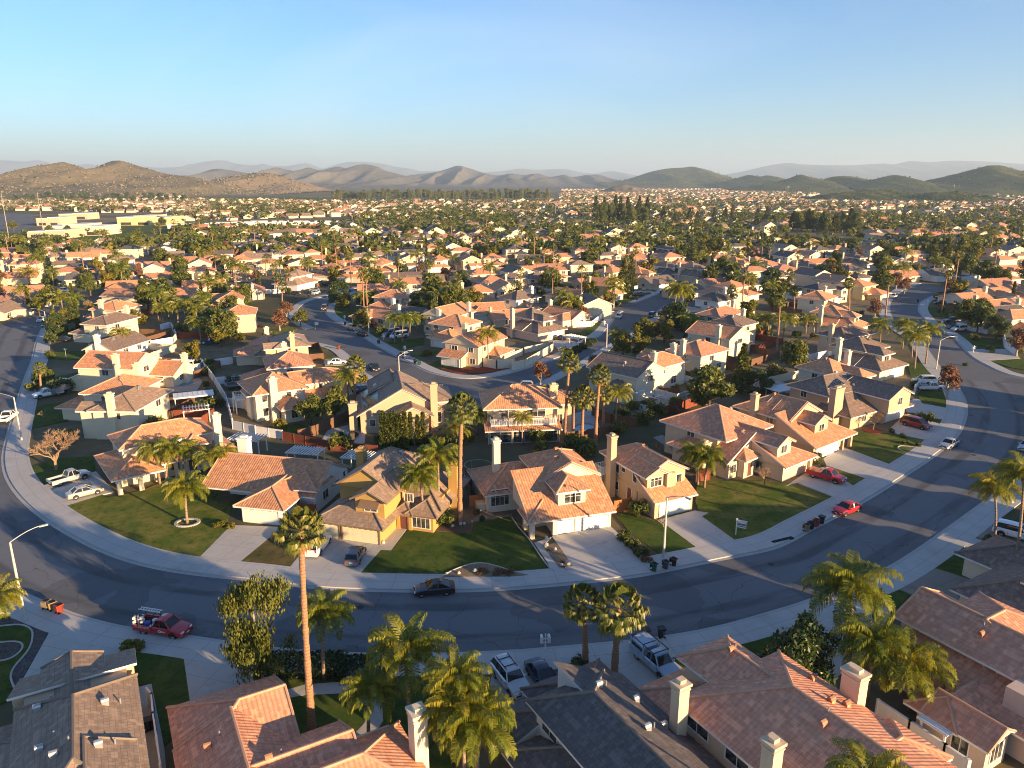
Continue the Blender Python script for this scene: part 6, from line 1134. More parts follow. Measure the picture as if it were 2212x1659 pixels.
def rock(px,py,s,z=.15):
    x,y=R(px,py); r=random.Random(int(px*7+py)); g=MB(); g.tube([(0,0,0),(0,0,s*.3),(0,0,s*.6),(0,0,s*.75)],[s*.4,s*.5,s*.38,s*.12],7); g.V=[(a*(1+r.uniform(-.2,.2)),b*(1+r.uniform(-.2,.2)),c) for a,b,c in g.V]; o=g.obj('boulder',[MT['rock']],None,(x,y,z)); auto(o,'pale garden boulder','rock','pale garden boulders',x,y)
MT['rock']=plain('pale rock',(.46,.42,.37),.9,.2,var=.3)
for px,py,s in ((1179,1183,.7),(1199,1190,.4),(1228,1221,.75),(1213,1224,.35),(1222,1232,.3),(1197,1195,.4),(1180,1166,.5),(1026,1238,.55),(991,1242,.4),(965,1243,.35),(904,1139,.45),(912,1140,.5),(925,1141,.4),(932,1140,.5),(995,1136,.5),(1003,1135,.45),(978,1140,.45),(828,1176,.5),(1385,1209,.5),(1020,1130,.3),(1050,1122,.3)): rock(px,py,s)
for px,py in ((1187,1192),(1213,1217),(1218,1229)): PL('shrubred',px,py,.28)
g=MB(); x,y=R(405,1132)
for i in range(26): a=i*6.283/26; g.box(1.4*math.cos(a)-.15,1.1*math.sin(a)-.15,.1,1.4*math.cos(a)+.15,1.1*math.sin(a)+.15,.3)
o=g.obj('planter_ring',[MT['edging']],None,(x,y,0)); tag(o,'pale stone ring round the palm on the sunlit lawn','planter')
x,y=R(1884,931+1); g=MB(); g.tube([(0,0,.1),(0,0,.2)],[1.6,1.6],20); o=g.obj('mulch_ring',[MT['mulch']],None,(x,y,0)); tag(o,'round bed of red mulch under the bare tree','planter')
# ---------------------------------------------------------------- fences and yard walls
def fence(t,pts,h,mat,name,label,th=.1,z0=0.,posts=True):
    P=GP(T(t,pts) if t else pts); x0,y0=P[0]; rt=empty(name,(x0,y0,z0)); g=MB(); q=MB()
    for a,b in zip(P,P[1:]):
        A=Vector((a[0]-x0,a[1]-y0,0)); B=Vector((b[0]-x0,b[1]-y0,0)); up=Vector((0,0,1)); g.bar(A+up*h/2,B+up*h/2,th,h); n=max(1,int((B-A).length/2.4))
        for i in range(n+1): p=A.lerp(B,i/n); q.bar(p,p+up*(h+.08),th+.06,th+.06)
        q.bar(A+up*(h+.0),B+up*(h+.0),th+.03,.08)
    g.obj('panel',[MT[mat]],rt); q.obj('posts',[MT[mat]],rt); tag(rt,label,'fence' if 'wall' not in name else 'wall')
V='white_fence'; F_='wooden_fence'
fence('00',[(1110,400),(1300,420),(1500,385),(1530,350),(1480,250),(1390,270)],1.7,'vinyl',V,'white yard fence wrapping round behind the white gabled house')
fence('00',[(1340,690),(1740,625),(1755,590)],1.8,'vinyl',V,'white fence behind the left pool'); fence('00',[(1740,585),(1850,725),(1960,910),(2015,1120)],1.8,'vinyl',V,'long white fence dividing the left back yards'); fence('00',[(1755,600),(2010,565)],1.7,'vinyl',V,'white fence below the tan solar roof yard'); fence('00',[(1860,745),(2085,725)],1.6,'vinyl',V,'white fence before the trampoline yard'); fence('00',[(1960,930),(2140,955)],1.7,'vinyl',V,'white fence below the corner balcony'); fence('00',[(2015,1130),(2212,1175)],1.6,'vinyl',V,'white slatted fence behind the cream porch house'); fence('10',[(0,1180),(232,1215)],1.6,'vinyl',V,'white fence left of the red stained fence'); fence('10',[(235,1225),(640,1310),(1050,1350)],1.55,'redwood',F_,'red stained fence behind the white walled house'); fence('10',[(370,1225),(520,1180),(830,1040),(940,1025)],1.8,'brownwood',F_,'brown fence beside the dark pool')
fence('11',[(1810,340),(1850,560)],1.8,'brownwood',F_,'brown fence along the mustard house right side'); fence('11',[(1850,610),(2005,590)],1.7,'orangewood',F_,'orange fence between the mustard house and the bay window'); fence('21',[(885,655),(1030,625)],1.7,'orangewood',F_,'bright orange fence beside the round shrub'); fence('11',[(350,670),(520,690)],1.7,'redwood',F_,'dark red fence between the white house and the mustard house')
fence('20',[(690,1010),(860,1080),(1070,1110)],1.7,'brownwood',F_,'brown fence behind the blue pool'); fence('20',[(470,1240),(880,1180)],1.7,'brownwood',F_,'brown fence in front of the fan palms'); fence('20',[(1290,1020),(1480,960),(1650,905)],1.8,'redwood',F_,'red fence below the big rounded tree'); fence('20',[(1180,830),(1440,850)],1.7,'brownwood',F_,'brown fence beside the pergola patio'); fence('20',[(1400,1000),(1500,1070)],1.6,'brownwood',F_,'short brown fence beside the patio yard')
fence('20',[(0,625),(110,600),(355,455),(355,420)],2.0,'w_cream','yard_wall','long pale yard wall above the red mulch'); fence('20',[(110,470),(350,420)],1.5,'w_cream','yard_wall','upper pale yard wall behind the dark hedge'); fence('20',[(460,250),(690,245),(785,170),(780,140)],1.8,'vinyl',V,'white corner fence beside the straight street'); fence('20',[(370,225),(680,235)],1.7,'redwood',F_,'red fence below the small terracotta house'); 
fence('10',[(1780,520),(1880,560),(1960,590),(2080,612),(2230,600)],2.1,'w_cream','yard_wall','curved cream wall round the corner house',.2); fence('20',[(1590,1590),(1705,1575)],2.,'redwood','red_gate','red gate between the beige house and the turret house'); fence('00',[(1540,345),(2020,325)],1.7,'redwood',F_,'red fence behind the old blue pickup'); fence('0t',[(140,1490),(330,1510),(490,1465)],1.9,'orangewood',F_,'orange lit fence at the far left'); fence('0t',[(455,1260),(600,1255)],1.9,'orangewood',F_,'orange fence at the corner of the left court'); fence('30',[(1260,820),(1310,770)],1.8,'vinyl',V,'short white fence beside the white pickup on the right bend'); fence('30',[(0,780),(250,830)],1.9,'vinyl',V,'white fence left of the dark brown house'); fence('20',[(2080,755),(2212,790)],1.8,'vinyl',V,'white fence behind the round dark tree'); fence('32',[(930,1245),(1200,1430),(1500,1640),(1700,1780)],1.9,'w_white','yard_wall','long white yard wall at the lower right',.18); fence('02',[(1290,1130),(1330,1180),(1345,1350),(1410,1800)],1.8,'vinyl',V,'white fence of the narrow side yard at the lower left'); fence('3t',[(0,1900-0),(1,1905)],.1,'vinyl',V,'x') if 0 else None
fence('30',[(2030,350),(2040,420),(2140,500)],1.9,'vinyl',V,'white fence at the right edge across the street')
def curb(t,pts,z,lab):
    P=relax(smooth(GP(T(t,pts)),5)); x0,y0=P[0]; g=MB(); g.tube([(x-x0,y-y0,z) for x,y in P],[.09]*len(P),6); o=g.obj('garden_edging',[MT['edging']],None,(x0,y0,0)); tag(o,lab,'edging')
curb('02',[(0,445),(170,430),(260,460),(285,520),(250,650),(120,800),(95,900),(135,1000),(100,1075)],.15,'winding white concrete edging round the lower left lawn'); curb('02',[(-40,590),(60,580),(160,580),(200,610),(170,670),(80,730),(-40,750)],.15,'white ring edging round the left edge palm bed'); curb('31',[(1595,982),(1800,1050),(2050,1118)],.16,'straight white edging across the lower right lawn'); curb('30',[(1250,1350),(1170,1330),(1120,1300),(1140,1280),(1220,1285),(1320,1300)],.16,'small white ring edging in the right lawn'); curb('11',[(1600,1220),(1700,1160),(1850,1108),(1960,1097),(2100,1130),(2212,1170)],.17,'curved pale edging of the dry mound'); curb('21',[(0,700),(60,790),(150,890),(260,1060),(350,1165)],.16,'pale edging along the dark green lawn')
slab('planting_bed',T('02',[(-60,595),(60,582),(160,582),(198,612),(168,668),(80,728),(-60,750)]),'pebble',.152,'round pebble bed under the left edge palm')
# ---------------------------------------------------------------- pools, pergolas, yard things
def pool(t,pts,mat,lab,deck=None):
    P=relax(smooth(GP(T(t,pts+pts[:1])),4)); c=(sum(p[0] for p in P)/len(P),sum(p[1] for p in P)/len(P)); big=[(c[0]+(p[0]-c[0])*1.15,c[1]+(p[1]-c[1])*1.15) for p in P]
    rt=empty('swimming_pool',(c[0],c[1],0)); n=len(P)-1
    g=MB(); Q=[(p[0]-c[0],p[1]-c[1]) for p in P[:n]]; B=[(p[0]-c[0],p[1]-c[1]) for p in big[:n]]; A=sum(p[0]*q[1]-q[0]*p[1] for p,q in zip(Q,Q[1:]+Q[:1]))
    if A<0: Q=Q[::-1];B=B[::-1]
    g.face([(*p,.06) for p in Q]); g.obj('water',[MT[mat]],rt); g=MB()
    for i in range(n): j=(i+1)%n; g.face([(*B[i],.12),(*B[j],.12),(*Q[j],.12),(*Q[i],.12)]); g.face([(*Q[i],.12),(*Q[j],.12),(*Q[j],.0),(*Q[i],.0)]); g.face([(*B[i],0),(*B[j],0),(*B[j],.12),(*B[i],.12)])
    g.obj('coping',[MT['walk']],rt); tag(rt,lab,'swimming pool')
pool('10',[(640,1225),(690,1170),(780,1145),(880,1160),(890,1190),(830,1230),(760,1250),(680,1250)],'pooldark','dark kidney pool in the shaded yard behind the white house'); pool('20',[(465,1215),(520,1140),(570,1095),(640,1085),(715,1100),(700,1150),(600,1175),(530,1220)],'pool','blue curved pool behind the fan palms'); pool('00',[(1500,745),(1560,720),(1640,715),(1690,735),(1620,755),(1540,760)],'pool','small blue pool in the left back yard'); pool('00',[(1560,690),(1600,680),(1650,685),(1655,700),(1600,708)],'pool','round hot tub beside the left back yard pool')
slab('patio',T('10',[(560,1230),(620,1140),(800,1090),(950,1110),(940,1250),(760,1300)]),'kerb',.05,'concrete deck round the dark pool'); slab('patio',T('20',[(440,1230),(500,1000),(700,960),(760,1120),(700,1190),(520,1250)]),'kerb',.05,'concrete deck round the blue pool'); slab('patio',T('20',[(1050,960),(1180,900),(1330,860),(1480,930),(1300,990),(1100,1000)]),'walk',.06,'pale patio with the pergola and fire pit'); slab('patio',T('00',[(1430,760),(1500,690),(1700,660),(1750,720),(1700,800),(1450,810)]),'walk',.05,'pale deck of the left pool'); slab('patio',T('20',[(1220,1200),(1300,1180),(1420,1260),(1500,1350),(1450,1370),(1350,1300)]),'walk',.05,'stepping patio behind the narrow beige house'); slab('lawn',T('10',[(60,1110),(360,1080),(520,1130),(370,1200),(200,1160)]),'lawn_dk',.05,'shaded back yard lawn of the balcony house')
def pergola(px,py,z,L,W,ang,n,label,mat='vinyl',solid=False):
    x,y=R(px,py,z); rt=empty('pergola' if not solid else 'patio_cover',(x,y,0),RAD(ang)); g=MB()
    for sx in (-L/2+.2,L/2-.2):
        for sy in (-W/2+.2,W/2-.2): p=MB(); p.bar((sx,sy,0),(sx,sy,z),.14); p.obj('post',[MT[mat]],rt)
    for sy in (-W/2+.2,W/2-.2): g.bar((-L/2,sy,z),(L/2,sy,z),.12,.2)
    if solid: g.box(-L/2-.1,-W/2-.1,z+.1,L/2+.1,W/2+.1,z+.22,0,True); [g.bar((-L/2+L*i/8,-W/2-.1,z+.24),(-L/2+L*i/8,W/2+.1,z+.24),.06) for i in range(9)]
    else:
        for i in range(n): q=-L/2+L*(i+.5)/n; g.bar((q,-W/2-.4,z+.18),(q,W/2+.4,z+.18),.09,.18)
    g.obj('beams',[MT[mat]],rt); tag(rt,label,'pergola' if not solid else 'patio cover')
pergola(418,853,2.6,7,3.4,25,8,'white patio cover behind the terracotta house by the left pool',solid=True); pergola(423,882,2.5,4.6,3.,25,9,'white open pergola behind the long cream tan roofed house'); pergola(534,946,2.4,5.6,2.8,-12,10,'white slatted pergola right of the cream porch house',solid=False); pergola(660,975,2.3,5.4,2.6,-12,12,'scalloped white pergola behind the white walled house'); pergola(775,985,2.5,4.5,3,-16,10,'white pergola behind the mustard house chimney'); pergola(388,782,2.5,5,3.4,-10,8,'white patio cover beside the small round tree',solid=True); pergola(1402,853,2.5,6.5,2.4,-45,3,'bare white pergola frame on the pale patio'); pergola(1698,838,2.5,8,3.5,30,8,'white patio cover left of the dark brown house',solid=True); pergola(1240,728,2.6,6,3,-48,8,'white patio posts beside the small terracotta house'); pergola(2035,1560,2.3,2.6,2.2,30,4,'small glass roofed shed in the lower right yard',solid=True); pergola(1215-118,832-60+170,2.4,1.,1.,0,2,'x') if 0 else None
x,y=R(1398,884); g=MB(); g.box(-1.3,-.8,0,1.3,.8,1.1); g.box(-.9,-.5,1.1,.9,.5,1.16,1); o=g.obj('fire_pit',[MT['w_white'],MT['dark']],None,(x,y,.06)); o.rotation_euler=(0,0,.8); tag(o,'white walled fire pit under the pergola frame','fire pit')
x,y=R(1463,940+3); rt=empty('patio_table',(x,y,.05),.5); g=MB(); g.box(-1.2,-.6,.72,1.2,.6,.8,0,True); g.obj('tabletop',[MT['trim']],rt)
for sx in (-1,1):
    for sy in (-.45,.45): g=MB(); g.bar((sx,sy,0),(sx,sy,.72),.08); g.obj('leg',[MT['trim']],rt)
tag(rt,'white patio table in the shaded yard left of the turret house','table')
def tramp(px,py,r,lab):
    x,y=R(px,py); rt=empty('trampoline',(x,y,0)); g=MB(); g.tube([(0,0,.85),(0,0,.87)],[r,r],24); g.obj('mat',[MT['trimblack']],rt); g=MB(); ring=[(r*math.cos(t),r*math.sin(t),.9) for t in [6.283*i/24 for i in range(25)]]; g.tube(ring,[.06]*25,6)
    for i in range(6): a=i*1.047; g.bar((r*math.cos(a),r*math.sin(a),0),(r*math.cos(a),r*math.sin(a),2.4),.05)
    g.tube([(p[0],p[1],2.4) for p in ring],[.03]*25,5); g.obj('frame',[MT['metal']],rt); tag(rt,lab,'trampoline')
tramp(1033,1037,2.,'dark trampoline in the shaded yard left of the tall chimney'); tramp(507,838,1.9,'dark trampoline in the small left back yard')
x,y=R(823,925); rt=empty('outdoor_stair',(x,y,0),RAD(22)); g=MB()
for i in range(8): g.box(-.6,-i*.3,.2+(7-i)*.34,.6,-i*.3+.3,.26+(7-i)*.34,0,True)
g.box(-1.2,.3,2.7,1.2,2.4,2.8,0,True)
for s in (-.62,.62): g.bar((s,.2,3.7),(s,-2.2,1.2),.06)
for q in ((-1.2,.3),(1.2,.3),(-1.2,2.4),(1.2,2.4)): g.bar((*q,0),(*q,3.8),.09)
g.bar((-1.2,.3,3.8),(-1.2,2.4,3.8),.06); g.bar((-1.2,2.4,3.8),(1.2,2.4,3.8),.06); g.obj('stairs',[PAINT['grey']],rt); tag(rt,'grey outdoor stair and deck beside the dark pool','staircase')
# back yard fences behind the middle distance houses
HA0=np.array([(a,b) for a,b,_ in HOUSES])
for (x,y,a,k) in MIDS:
    c,s_=math.cos(a),math.sin(a); W=lambda q:(x+q[0]*c-q[1]*s_,y+q[0]*s_+q[1]*c); dd=rnd.uniform(12,15); loc_=[(-6.8,4),(-6.8,dd),(6.8,dd),(6.8,4)]; Pw=[W(q) for q in loc_]
    segs=[(p,q) for p,q in zip(loc_,loc_[1:]) if min(roadd(*W(p)),roadd(*W(q)))>7.5 and all(np.sort(np.hypot(HA0[:,0]-u[0],HA0[:,1]-u[1]))[1 if v<3 else 0]>6.5 for v,u in ((0,W(((p[0]+q[0])/2,(p[1]+q[1])/2))),))]
    if not segs or rnd.random()<.2: continue
    m_=rnd.choice(('vinyl','vinyl','brownwood','brownwood','redwood','w_cream')); nm_={'vinyl':'white_fence','w_cream':'yard_wall'}.get(m_,'wooden_fence'); rt=empty(nm_,(x,y,0),a); g=MB(); q_=MB()
    for p,q in segs:
        g.bar((*p,.85),(*q,.85),.1,1.7); n=3
        for i in range(n+1): t=(p[0]+(q[0]-p[0])*i/n,p[1]+(q[1]-p[1])*i/n); g.bar((*t,0),(*t,1.8),.16)
    g.obj('panel',[MT[m_]],rt); mx_=W((0,dd)); auto(rt,{'vinyl':'white back yard fence','w_cream':'cream back yard wall','brownwood':'brown back yard fence','redwood':'red back yard fence'}[m_],'wall' if m_=='w_cream' else 'fence','back yard fences of the middle distance',mx_[0],mx_[1],1)
# ---------------------------------------------------------------- far valley
def inpoly(p,P):
    r=False; n=len(P)
    for i in range(n):
        (x1,y1),(x2,y2)=P[i],P[(i+1)%n]
        if (y1>p[1])!=(y2>p[1]) and p[0]<(x2-x1)*(p[1]-y1)/(y2-y1)+x1: r=not r
    return r
LAKE=[(1563,500),(1600,499),(1640,500),(1700,508),(1800,516),(1900,523),(2000,531),(2070,541),(2080,549),(2000,551),(1900,546),(1800,537),(1720,527),(1650,520),(1590,514)]
ZONES=[LAKE,[(-200,532),(-200,458),(110,455),(240,460),(372,458),(372,500),(365,531)],[(355,497),(355,480),(770,468),(770,490),(560,497)],[(1275,492),(1275,470),(1400,470),(1410,492)],[(1700,512),(1700,490),(1860,490),(1870,515)],[(400,432),(400,400),(760,400),(720,436)],[(700,436),(700,400),(1210,400),(1210,436)],[(1160,462),(1160,450),(1230,450),(1230,462)],[(1720,436),(1800,408),(1980,404),(2140,410),(2140,440)],[(1830,462),(2140,462),(2140,452),(1830,452)]]
poly_prism('lake',GP(LAKE),-.2,.05,[MT['lake']],label='dark narrow lake behind the right hand houses'); poly_prism('pond',GP([(1168,454),(1226,453),(1228,459),(1165,460)]),-.2,.05,[MT['lake']],label='small bright pond in the middle of the valley')
poly_prism('field',GP([(-60,524),(-60,506),(230,496),(262,478),(365,484),(365,503),(250,523)]),-.2,.06,[MT['field']],label='open green field before the shops'); poly_prism('field',GP([(430,433),(440,425),(640,424),(700,431)]),-.2,.06,[MT['field']],label='thin bright green field below the left hills'); poly_prism('field',GP([(540,424),(620,407),(900,406),(760,424)]),-.2,.05,[MT['fielddry']],label='fallow brown field below the hills'); poly_prism('car_park',GP([(-80,500),(-80,462),(70,462),(75,485),(50,503)]),-.2,.07,[MT['asphalt']],label='car park at the left beside the shops'); poly_prism('road',GP([(1200,434),(1250,426),(1520,424),(1500,431)]),-.2,.05,[MT['fielddry']],label='bare strip in front of the far white houses')
poly_prism('path',GP([(1840,458),(2120,457),(2120,460),(1840,461)]),-.2,.05,[MT['walk']],label='pale distant road on the right')
def block(px0,px1,pyb,h,dep,mat,label,win=True,flat='w_white'):
    a=R(px0,pyb); b=R(px1,pyb); L=math.hypot(b[0]-a[0],b[1]-a[1]); rt=empty('commercial_building',(a[0],a[1],0),math.atan2(b[1]-a[1],b[0]-a[0])); g=MB(); n=max(2,int(L/14))
    for i in range(n): q=L/n; hh=h*(1+.16*((i*7)%3==1)); g.box(q*i+.005*i,.01*(i%2),0,q*(i+1),dep,hh)
    g.obj('wall',[MT[mat]],rt); g=MB()
    for i in range(n): q=L/n; hh=h*(1+.16*((i*7)%3==1)); g.box(q*i+.3,.4,hh-.3,q*(i+1)-.3,dep-.4,hh+.05); g.box(q*i,-.15,hh-.6,q*(i+1),.0,hh+.15,0,True)
    g.obj('parapet_roof',[MT[flat]],rt)
    if win:
        g=MB()
        for i in range(n): q=L/n; g.box(q*i+q*.2,-.12,.4,q*i+q*.8,-.03,3.0,0,True)
        g.obj('shop_windows',[MT['glass']],rt)
    tag(rt,label,'building')
block(60,142,516,5.5,25,'w_beige','low cream commercial block nearest the left car park'); block(96,222,509,7.5,30,'w_cream','long cream store behind the low commercial block'); block(80,130,488,7,30,'w_beige','pale store at the far left of the shops'); block(128,190,474,6,25,'w_beige','small yellow store behind the long cream store'); block(254,366,487,8,35,'w_yellow','yellow sunlit store with a white parapet beside the green field'); block(362,448,494,4,14,'w_white','low white school building right of the yellow store'); block(455,545,490,4,14,'w_white','second low white building right of the yellow store')
block(1430,1441,482,8,10,'w_yellow','small orange lit tower building behind the pines',False)
for k in range(9):
    px=560+k*23; x,y=R(px,484+(k%2)*3); g=MB(); g.box(-8,-2.4,.4,8,2.4,3.4); o=g.obj('mobile_home',[MT['w_white']],None,(x,y,0)); o.rotation_euler=(0,0,.1); auto(o,'low white mobile home','mobile home','white mobile homes in rows',x,y,3)
def densf(x,y):
    from mathutils import noise as N_
    return min(1,max(0,.5+1.1*N_.noise(Vector((x/150.,y/230.,2.)))+.5*N_.noise(Vector((x/48.,y/70.,7.)))))
FARC=[]
cx_,sx_=math.cos(RAD(17)),math.sin(RAD(17)); cells=[]
v=200.; row=0
while v<3600:
    sp=16.5 if v<1400 else 22.; half=v*1.25; u=-half
    while u<half:
        cells.append((u+rnd.uniform(-2,2)+ (row%3)*3,v+rnd.uniform(-1.5,1.5),row,v)); u+=sp*(1 if rnd.random()<.9 else 1.9)
    v+=(21.5 if row%2==0 else 32.)*(1 if v<1400 else 1.25); row+=1
HA=np.array([(a,b) for a,b,_ in HOUSES])
FH=[]
for u,v,row,_ in cells:
    x=u*cx_-v*sx_; y=u*sx_+v*cx_; x+=14*math.sin(y/160); y+=16*math.sin(x/210.)
    if y<232: continue
    px,py=proj(x,y,3)
    if px<-70 or px>2285: continue
    if any(inpoly(proj(x,y,0),Z) for Z in ZONES): continue
    if y<700 and (np.min(np.hypot(HA[:,0]-x,HA[:,1]-y))<14.5 or roadd(x,y)<12): continue
    if rnd.random()<((.16 if y<1200 else .22)+(.45*max(0,densf(x,y)-.6)*2 if y>560 else 0)): continue
    FH.append((y,x,row))
FH.sort(); NIND=300-len(HOUSES)
def farstyle(px,py):
    r=rnd.random()
    if py<478: return ('roof_tan','w_cream') if r<.55 else ('roof_terra2','w_beige') if r<.85 else ('roof_brown','w_beige')
    if py<545 and px<1600: return ('roof_grey','w_cream') if r<.32 else ('roof_tan','w_cream') if r<.62 else ('roof_brown','w_white') if r<.78 else ('roof_terra2','w_cream')
    return ('roof_terra','w_cream') if r<.5 else ('roof_terra2','w_peach') if r<.7 else ('roof_tan','w_cream') if r<.85 else ('roof_brown','w_cream')
for y,x,row in FH[:NIND]:
    px,py=proj(x,y,3); rf,wl=farstyle(px,py); k=rnd.choice((0,1,2,2,2,3,4)); t=TPL[k]; t=mirror(t) if rnd.random()<.5 else t; t=dict(t); t['wins']=t['wins'][:2]; t['gars']=[]; t['vents']=[]; t['chims']=[(c[0]*.98,c[1],.75,.8,0,7.2 if c[5]>7 else 5.6) for c in t['chims']] if rnd.random()<.4 else []
    r_=house('house',None,x,y,17+(180 if row%2 else 0)+rnd.uniform(-9,9),wall=wl[2:],roof=rf,near=False,cap=False,auto_p='small %s walled house with %s roof'%(wl[2:],{'roof_tan':'tan','roof_terra2':'weathered terracotta','roof_terra':'terracotta','roof_brown':'brown','roof_grey':'dark grey'}[rf]),group='small houses of the far neighbourhood',**t); r_.scale=(rnd.uniform(.9,1.3),rnd.uniform(.9,1.2),rnd.uniform(.85,1.))
mass=MB(); KEY=['w_cream','w_white','w_peach','roof_terra','roof_terra2','roof_tan','roof_brown','roof_grey']
for y,x,row in FH[NIND:]:
    px,py=proj(x,y,3); rf,wl=farstyle(px,py); a=RAD(17+(180 if row%2 else 0)+rnd.uniform(-12,12)); c,s=math.cos(a),math.sin(a); i0=len(mass.V); L,W=rnd.uniform(10,14),rnd.uniform(9,12); z1=rnd.choice((2.7,2.7,2.9,5.2)); 
    mass.box(-L/2,-W/2,0,L/2,W/2,z1,KEY.index(wl) if wl in KEY else 0); r=Roof(-L/2,-W/2,L/2,W/2,z1,rnd.choice(('WESN','SN','WE')),.48); r.fill(mass); b0=len(mass.F)
    if rnd.random()<.6: r2=Roof(-L/2+rnd.uniform(0,L*.4),-W/2-4,L/2-rnd.uniform(0,L*.4),W/2-3,2.8,'WES',.45); mass.box(r2.r[0]+.2,r2.r[1]+.2,0,r2.r[2]-.2,0,2.8,KEY.index(wl) if wl in KEY else 0); r2.build(mass,False,.2,KEY.index(rf),1)
    r.build(mass,False,.2,KEY.index(rf),1)
    for i in range(i0,len(mass.V)): X,Y,Z=mass.V[i]; mass.V[i]=(x+X*c-Y*s,y+X*s+Y*c,Z)
o=mass.obj('distant_houses',[MT[k] for k in KEY]); o['kind']='stuff'; o['label']='countless small tan and terracotta houses across the valley floor'; o['category']='houses'
# ---- scattered trees of the middle distance, each its own object
FA=np.array([(b,a) for a,b,_ in FH]) if FH else np.zeros((1,2)); HA=np.array([(a,b) for a,b,_ in HOUSES]); HX=np.concatenate([HA,FA])
def free(x,y,d): return np.min(np.hypot(HX[:,0]-x,HX[:,1]-y))>d and roadd(x,y)>8.5 and not any(inpoly(proj(x,y),Z) for Z in ZONES)
def scatter(n,y0,y1,d,fn,pw=1.):
    k=0; tries=0
    while k<n and tries<n*60:
        tries+=1; y=y0+(y1-y0)*rnd.random()**pw; x=rnd.uniform(-.72,.72)*y
        if not free(x,y,d): continue
        fn(x,y); k+=1
scatter(105,225,620,7.6,lambda x,y:qpalm(x,y,rnd.uniform(5,9.5),rnd.uniform(1.1,1.5),low=True,group='queen palms of the middle distance'))
scatter(80,235,650,7.4,lambda x,y:fpalm(x,y,rnd.uniform(7,15),rnd.uniform(1.,1.3),low=True,group='fan palms of the middle distance'))
scatter(210,190,640,7.0,lambda x,y:plant(rnd.choice(('shade0','shade1','shade2','bushy0','bushy1','bushy0','bushy1','dark0')),x,y,rnd.uniform(1.0,1.6)))
scatter(34,200,600,7.8,lambda x,y:plant(rnd.choice(('russet0','russet1')),x,y,rnd.uniform(.9,1.4)))
scatter(30,190,520,7.2,lambda x,y:plant(rnd.choice(('fir0','cypress0','cypress1')),x,y,rnd.uniform(.8,1.4)))
scatter(220,112,420,6.8,lambda x,y:plant(rnd.choice(('shrub2','shrub2','shrub1','shrub0')),x,y,rnd.uniform(1.,1.9)))
# pines by the lake and eucalyptus row
for i in range(16): px=1285+i*7.4+rnd.uniform(-4,4); PL(('pine0','pine1','willowy0')[i%3],px,487-rnd.random()*9,rnd.uniform(1.2,1.9)*(1.2 if i%3==2 else 1),sz=rnd.uniform(1.4,2.4)*(1.25 if i%3==2 else 1),group='tall pines left of the lake',phrase='tall dark pine in the clump left of the lake')
for i in range(10): PL('pine%d'%(i%2),1440+i*24+rnd.uniform(-8,8),480+rnd.random()*10,rnd.uniform(.9,1.3),sz=rnd.uniform(1.,1.6),phrase='pine standing alone among the houses')
for i in range(18): PL(('pine0','willowy0','shade0','pine1')[i%4],1712+i*8+rnd.uniform(-4,4),505-rnd.random()*9,rnd.uniform(1.1,1.8)*(1.2 if i%4 in(1,2) else 1),sz=rnd.uniform(1.1,1.8)*(1.3 if i%4 in(1,2) else 1),group='tall trees on the lake shore',phrase='tall dark tree on the lake shore')
for i in range(90): PL('willowy0',722+i*5.2+rnd.uniform(-3,3),431-.01*i+rnd.uniform(-2.5,1.5),rnd.uniform(2.,2.9),sz=rnd.uniform(1.8,3.1),group='row of far eucalyptus trees',phrase='tall eucalyptus in the long far row')
for i in range(22): PL('dark%d'%(i%2),40+i*17+rnd.uniform(-6,6),438-rnd.random()*6,rnd.uniform(2.2,3.6),group='dark trees below the rocky hill',phrase='dark rounded tree below the rocky hill')
for px,py in ((345,486),(352,489),(300,520),(30,500),(110,512),(150,512)): PL('shade1',px,py,1.3)
FUL=(rnd.random,)
# ---- far tree mass
r=np.random.RandomState(77); Q_=[];T_=[];M_=[]
def clump(x,y,rad,h,n,m,z0=0.):
    d=r.normal(size=(n,3)); d/=np.linalg.norm(d,axis=1)[:,None]; C=np.array([x,y,z0+h*.58])+d*np.array([rad,rad,h*.42])*(.5+.5*r.rand(n)[:,None]); t=r.normal(size=(n,3)); t/=np.linalg.norm(t,axis=1)[:,None]; b=np.cross(t,d); b/=np.linalg.norm(b,axis=1)[:,None]+1e-6; s=rad*.42*(.6+.7*r.rand(n))[:,None]
    Q_.append(np.stack([C-t*s,C+b*s*.7,C+t*s,C-b*s*.7],1)); T_.append(np.clip(r.rand(n)*.55+.35*r.rand(),0,1)); M_.append(np.full(n,m))
cnt=0
for _ in range(46000):
    y=430+(3300-430)*r.rand()**1.35; x=(r.rand()-.5)*1.46*y
    if y<600 and (r.rand()<.4 or not free(x,y,7.)): continue
    px,py=proj(x,y)
    if any(inpoly((px,py),Z) for Z in ZONES): continue
    q=r.rand(); far_=y>1300
    dens=densf(x,y)
    if r.rand()>.10+1.15*dens: continue
    n=26 if not far_ else 12
    if q<.42: clump(x,y,r.uniform(2.6,5.4),r.uniform(4.5,8.5),n,0 if r.rand()<.6 else 2)
    elif q<.58: clump(x,y,r.uniform(1.8,2.6),r.uniform(7,13),int(n*.8),0 if not far_ else 1)
    elif q<.72: clump(x,y,r.uniform(2,3),r.uniform(4,6),n,2)
    elif q<.9: clump(x,y,r.uniform(1.6,2.1),r.uniform(2.2,3),n//2+4,3,r.uniform(6,11))
    else: clump(x,y,r.uniform(2,3.4),r.uniform(4,6),n,4)
    cnt+=1
o=link('distant_trees',quads('distant trees',np.concatenate(Q_),np.concatenate(T_),[MT[k] for k in('leaf','leaf_pine','leaf_yel','fan','leaf_red')],np.concatenate(M_))); o['kind']='stuff'; o['label']='countless small green and russet trees between the far houses'; o['category']='trees'
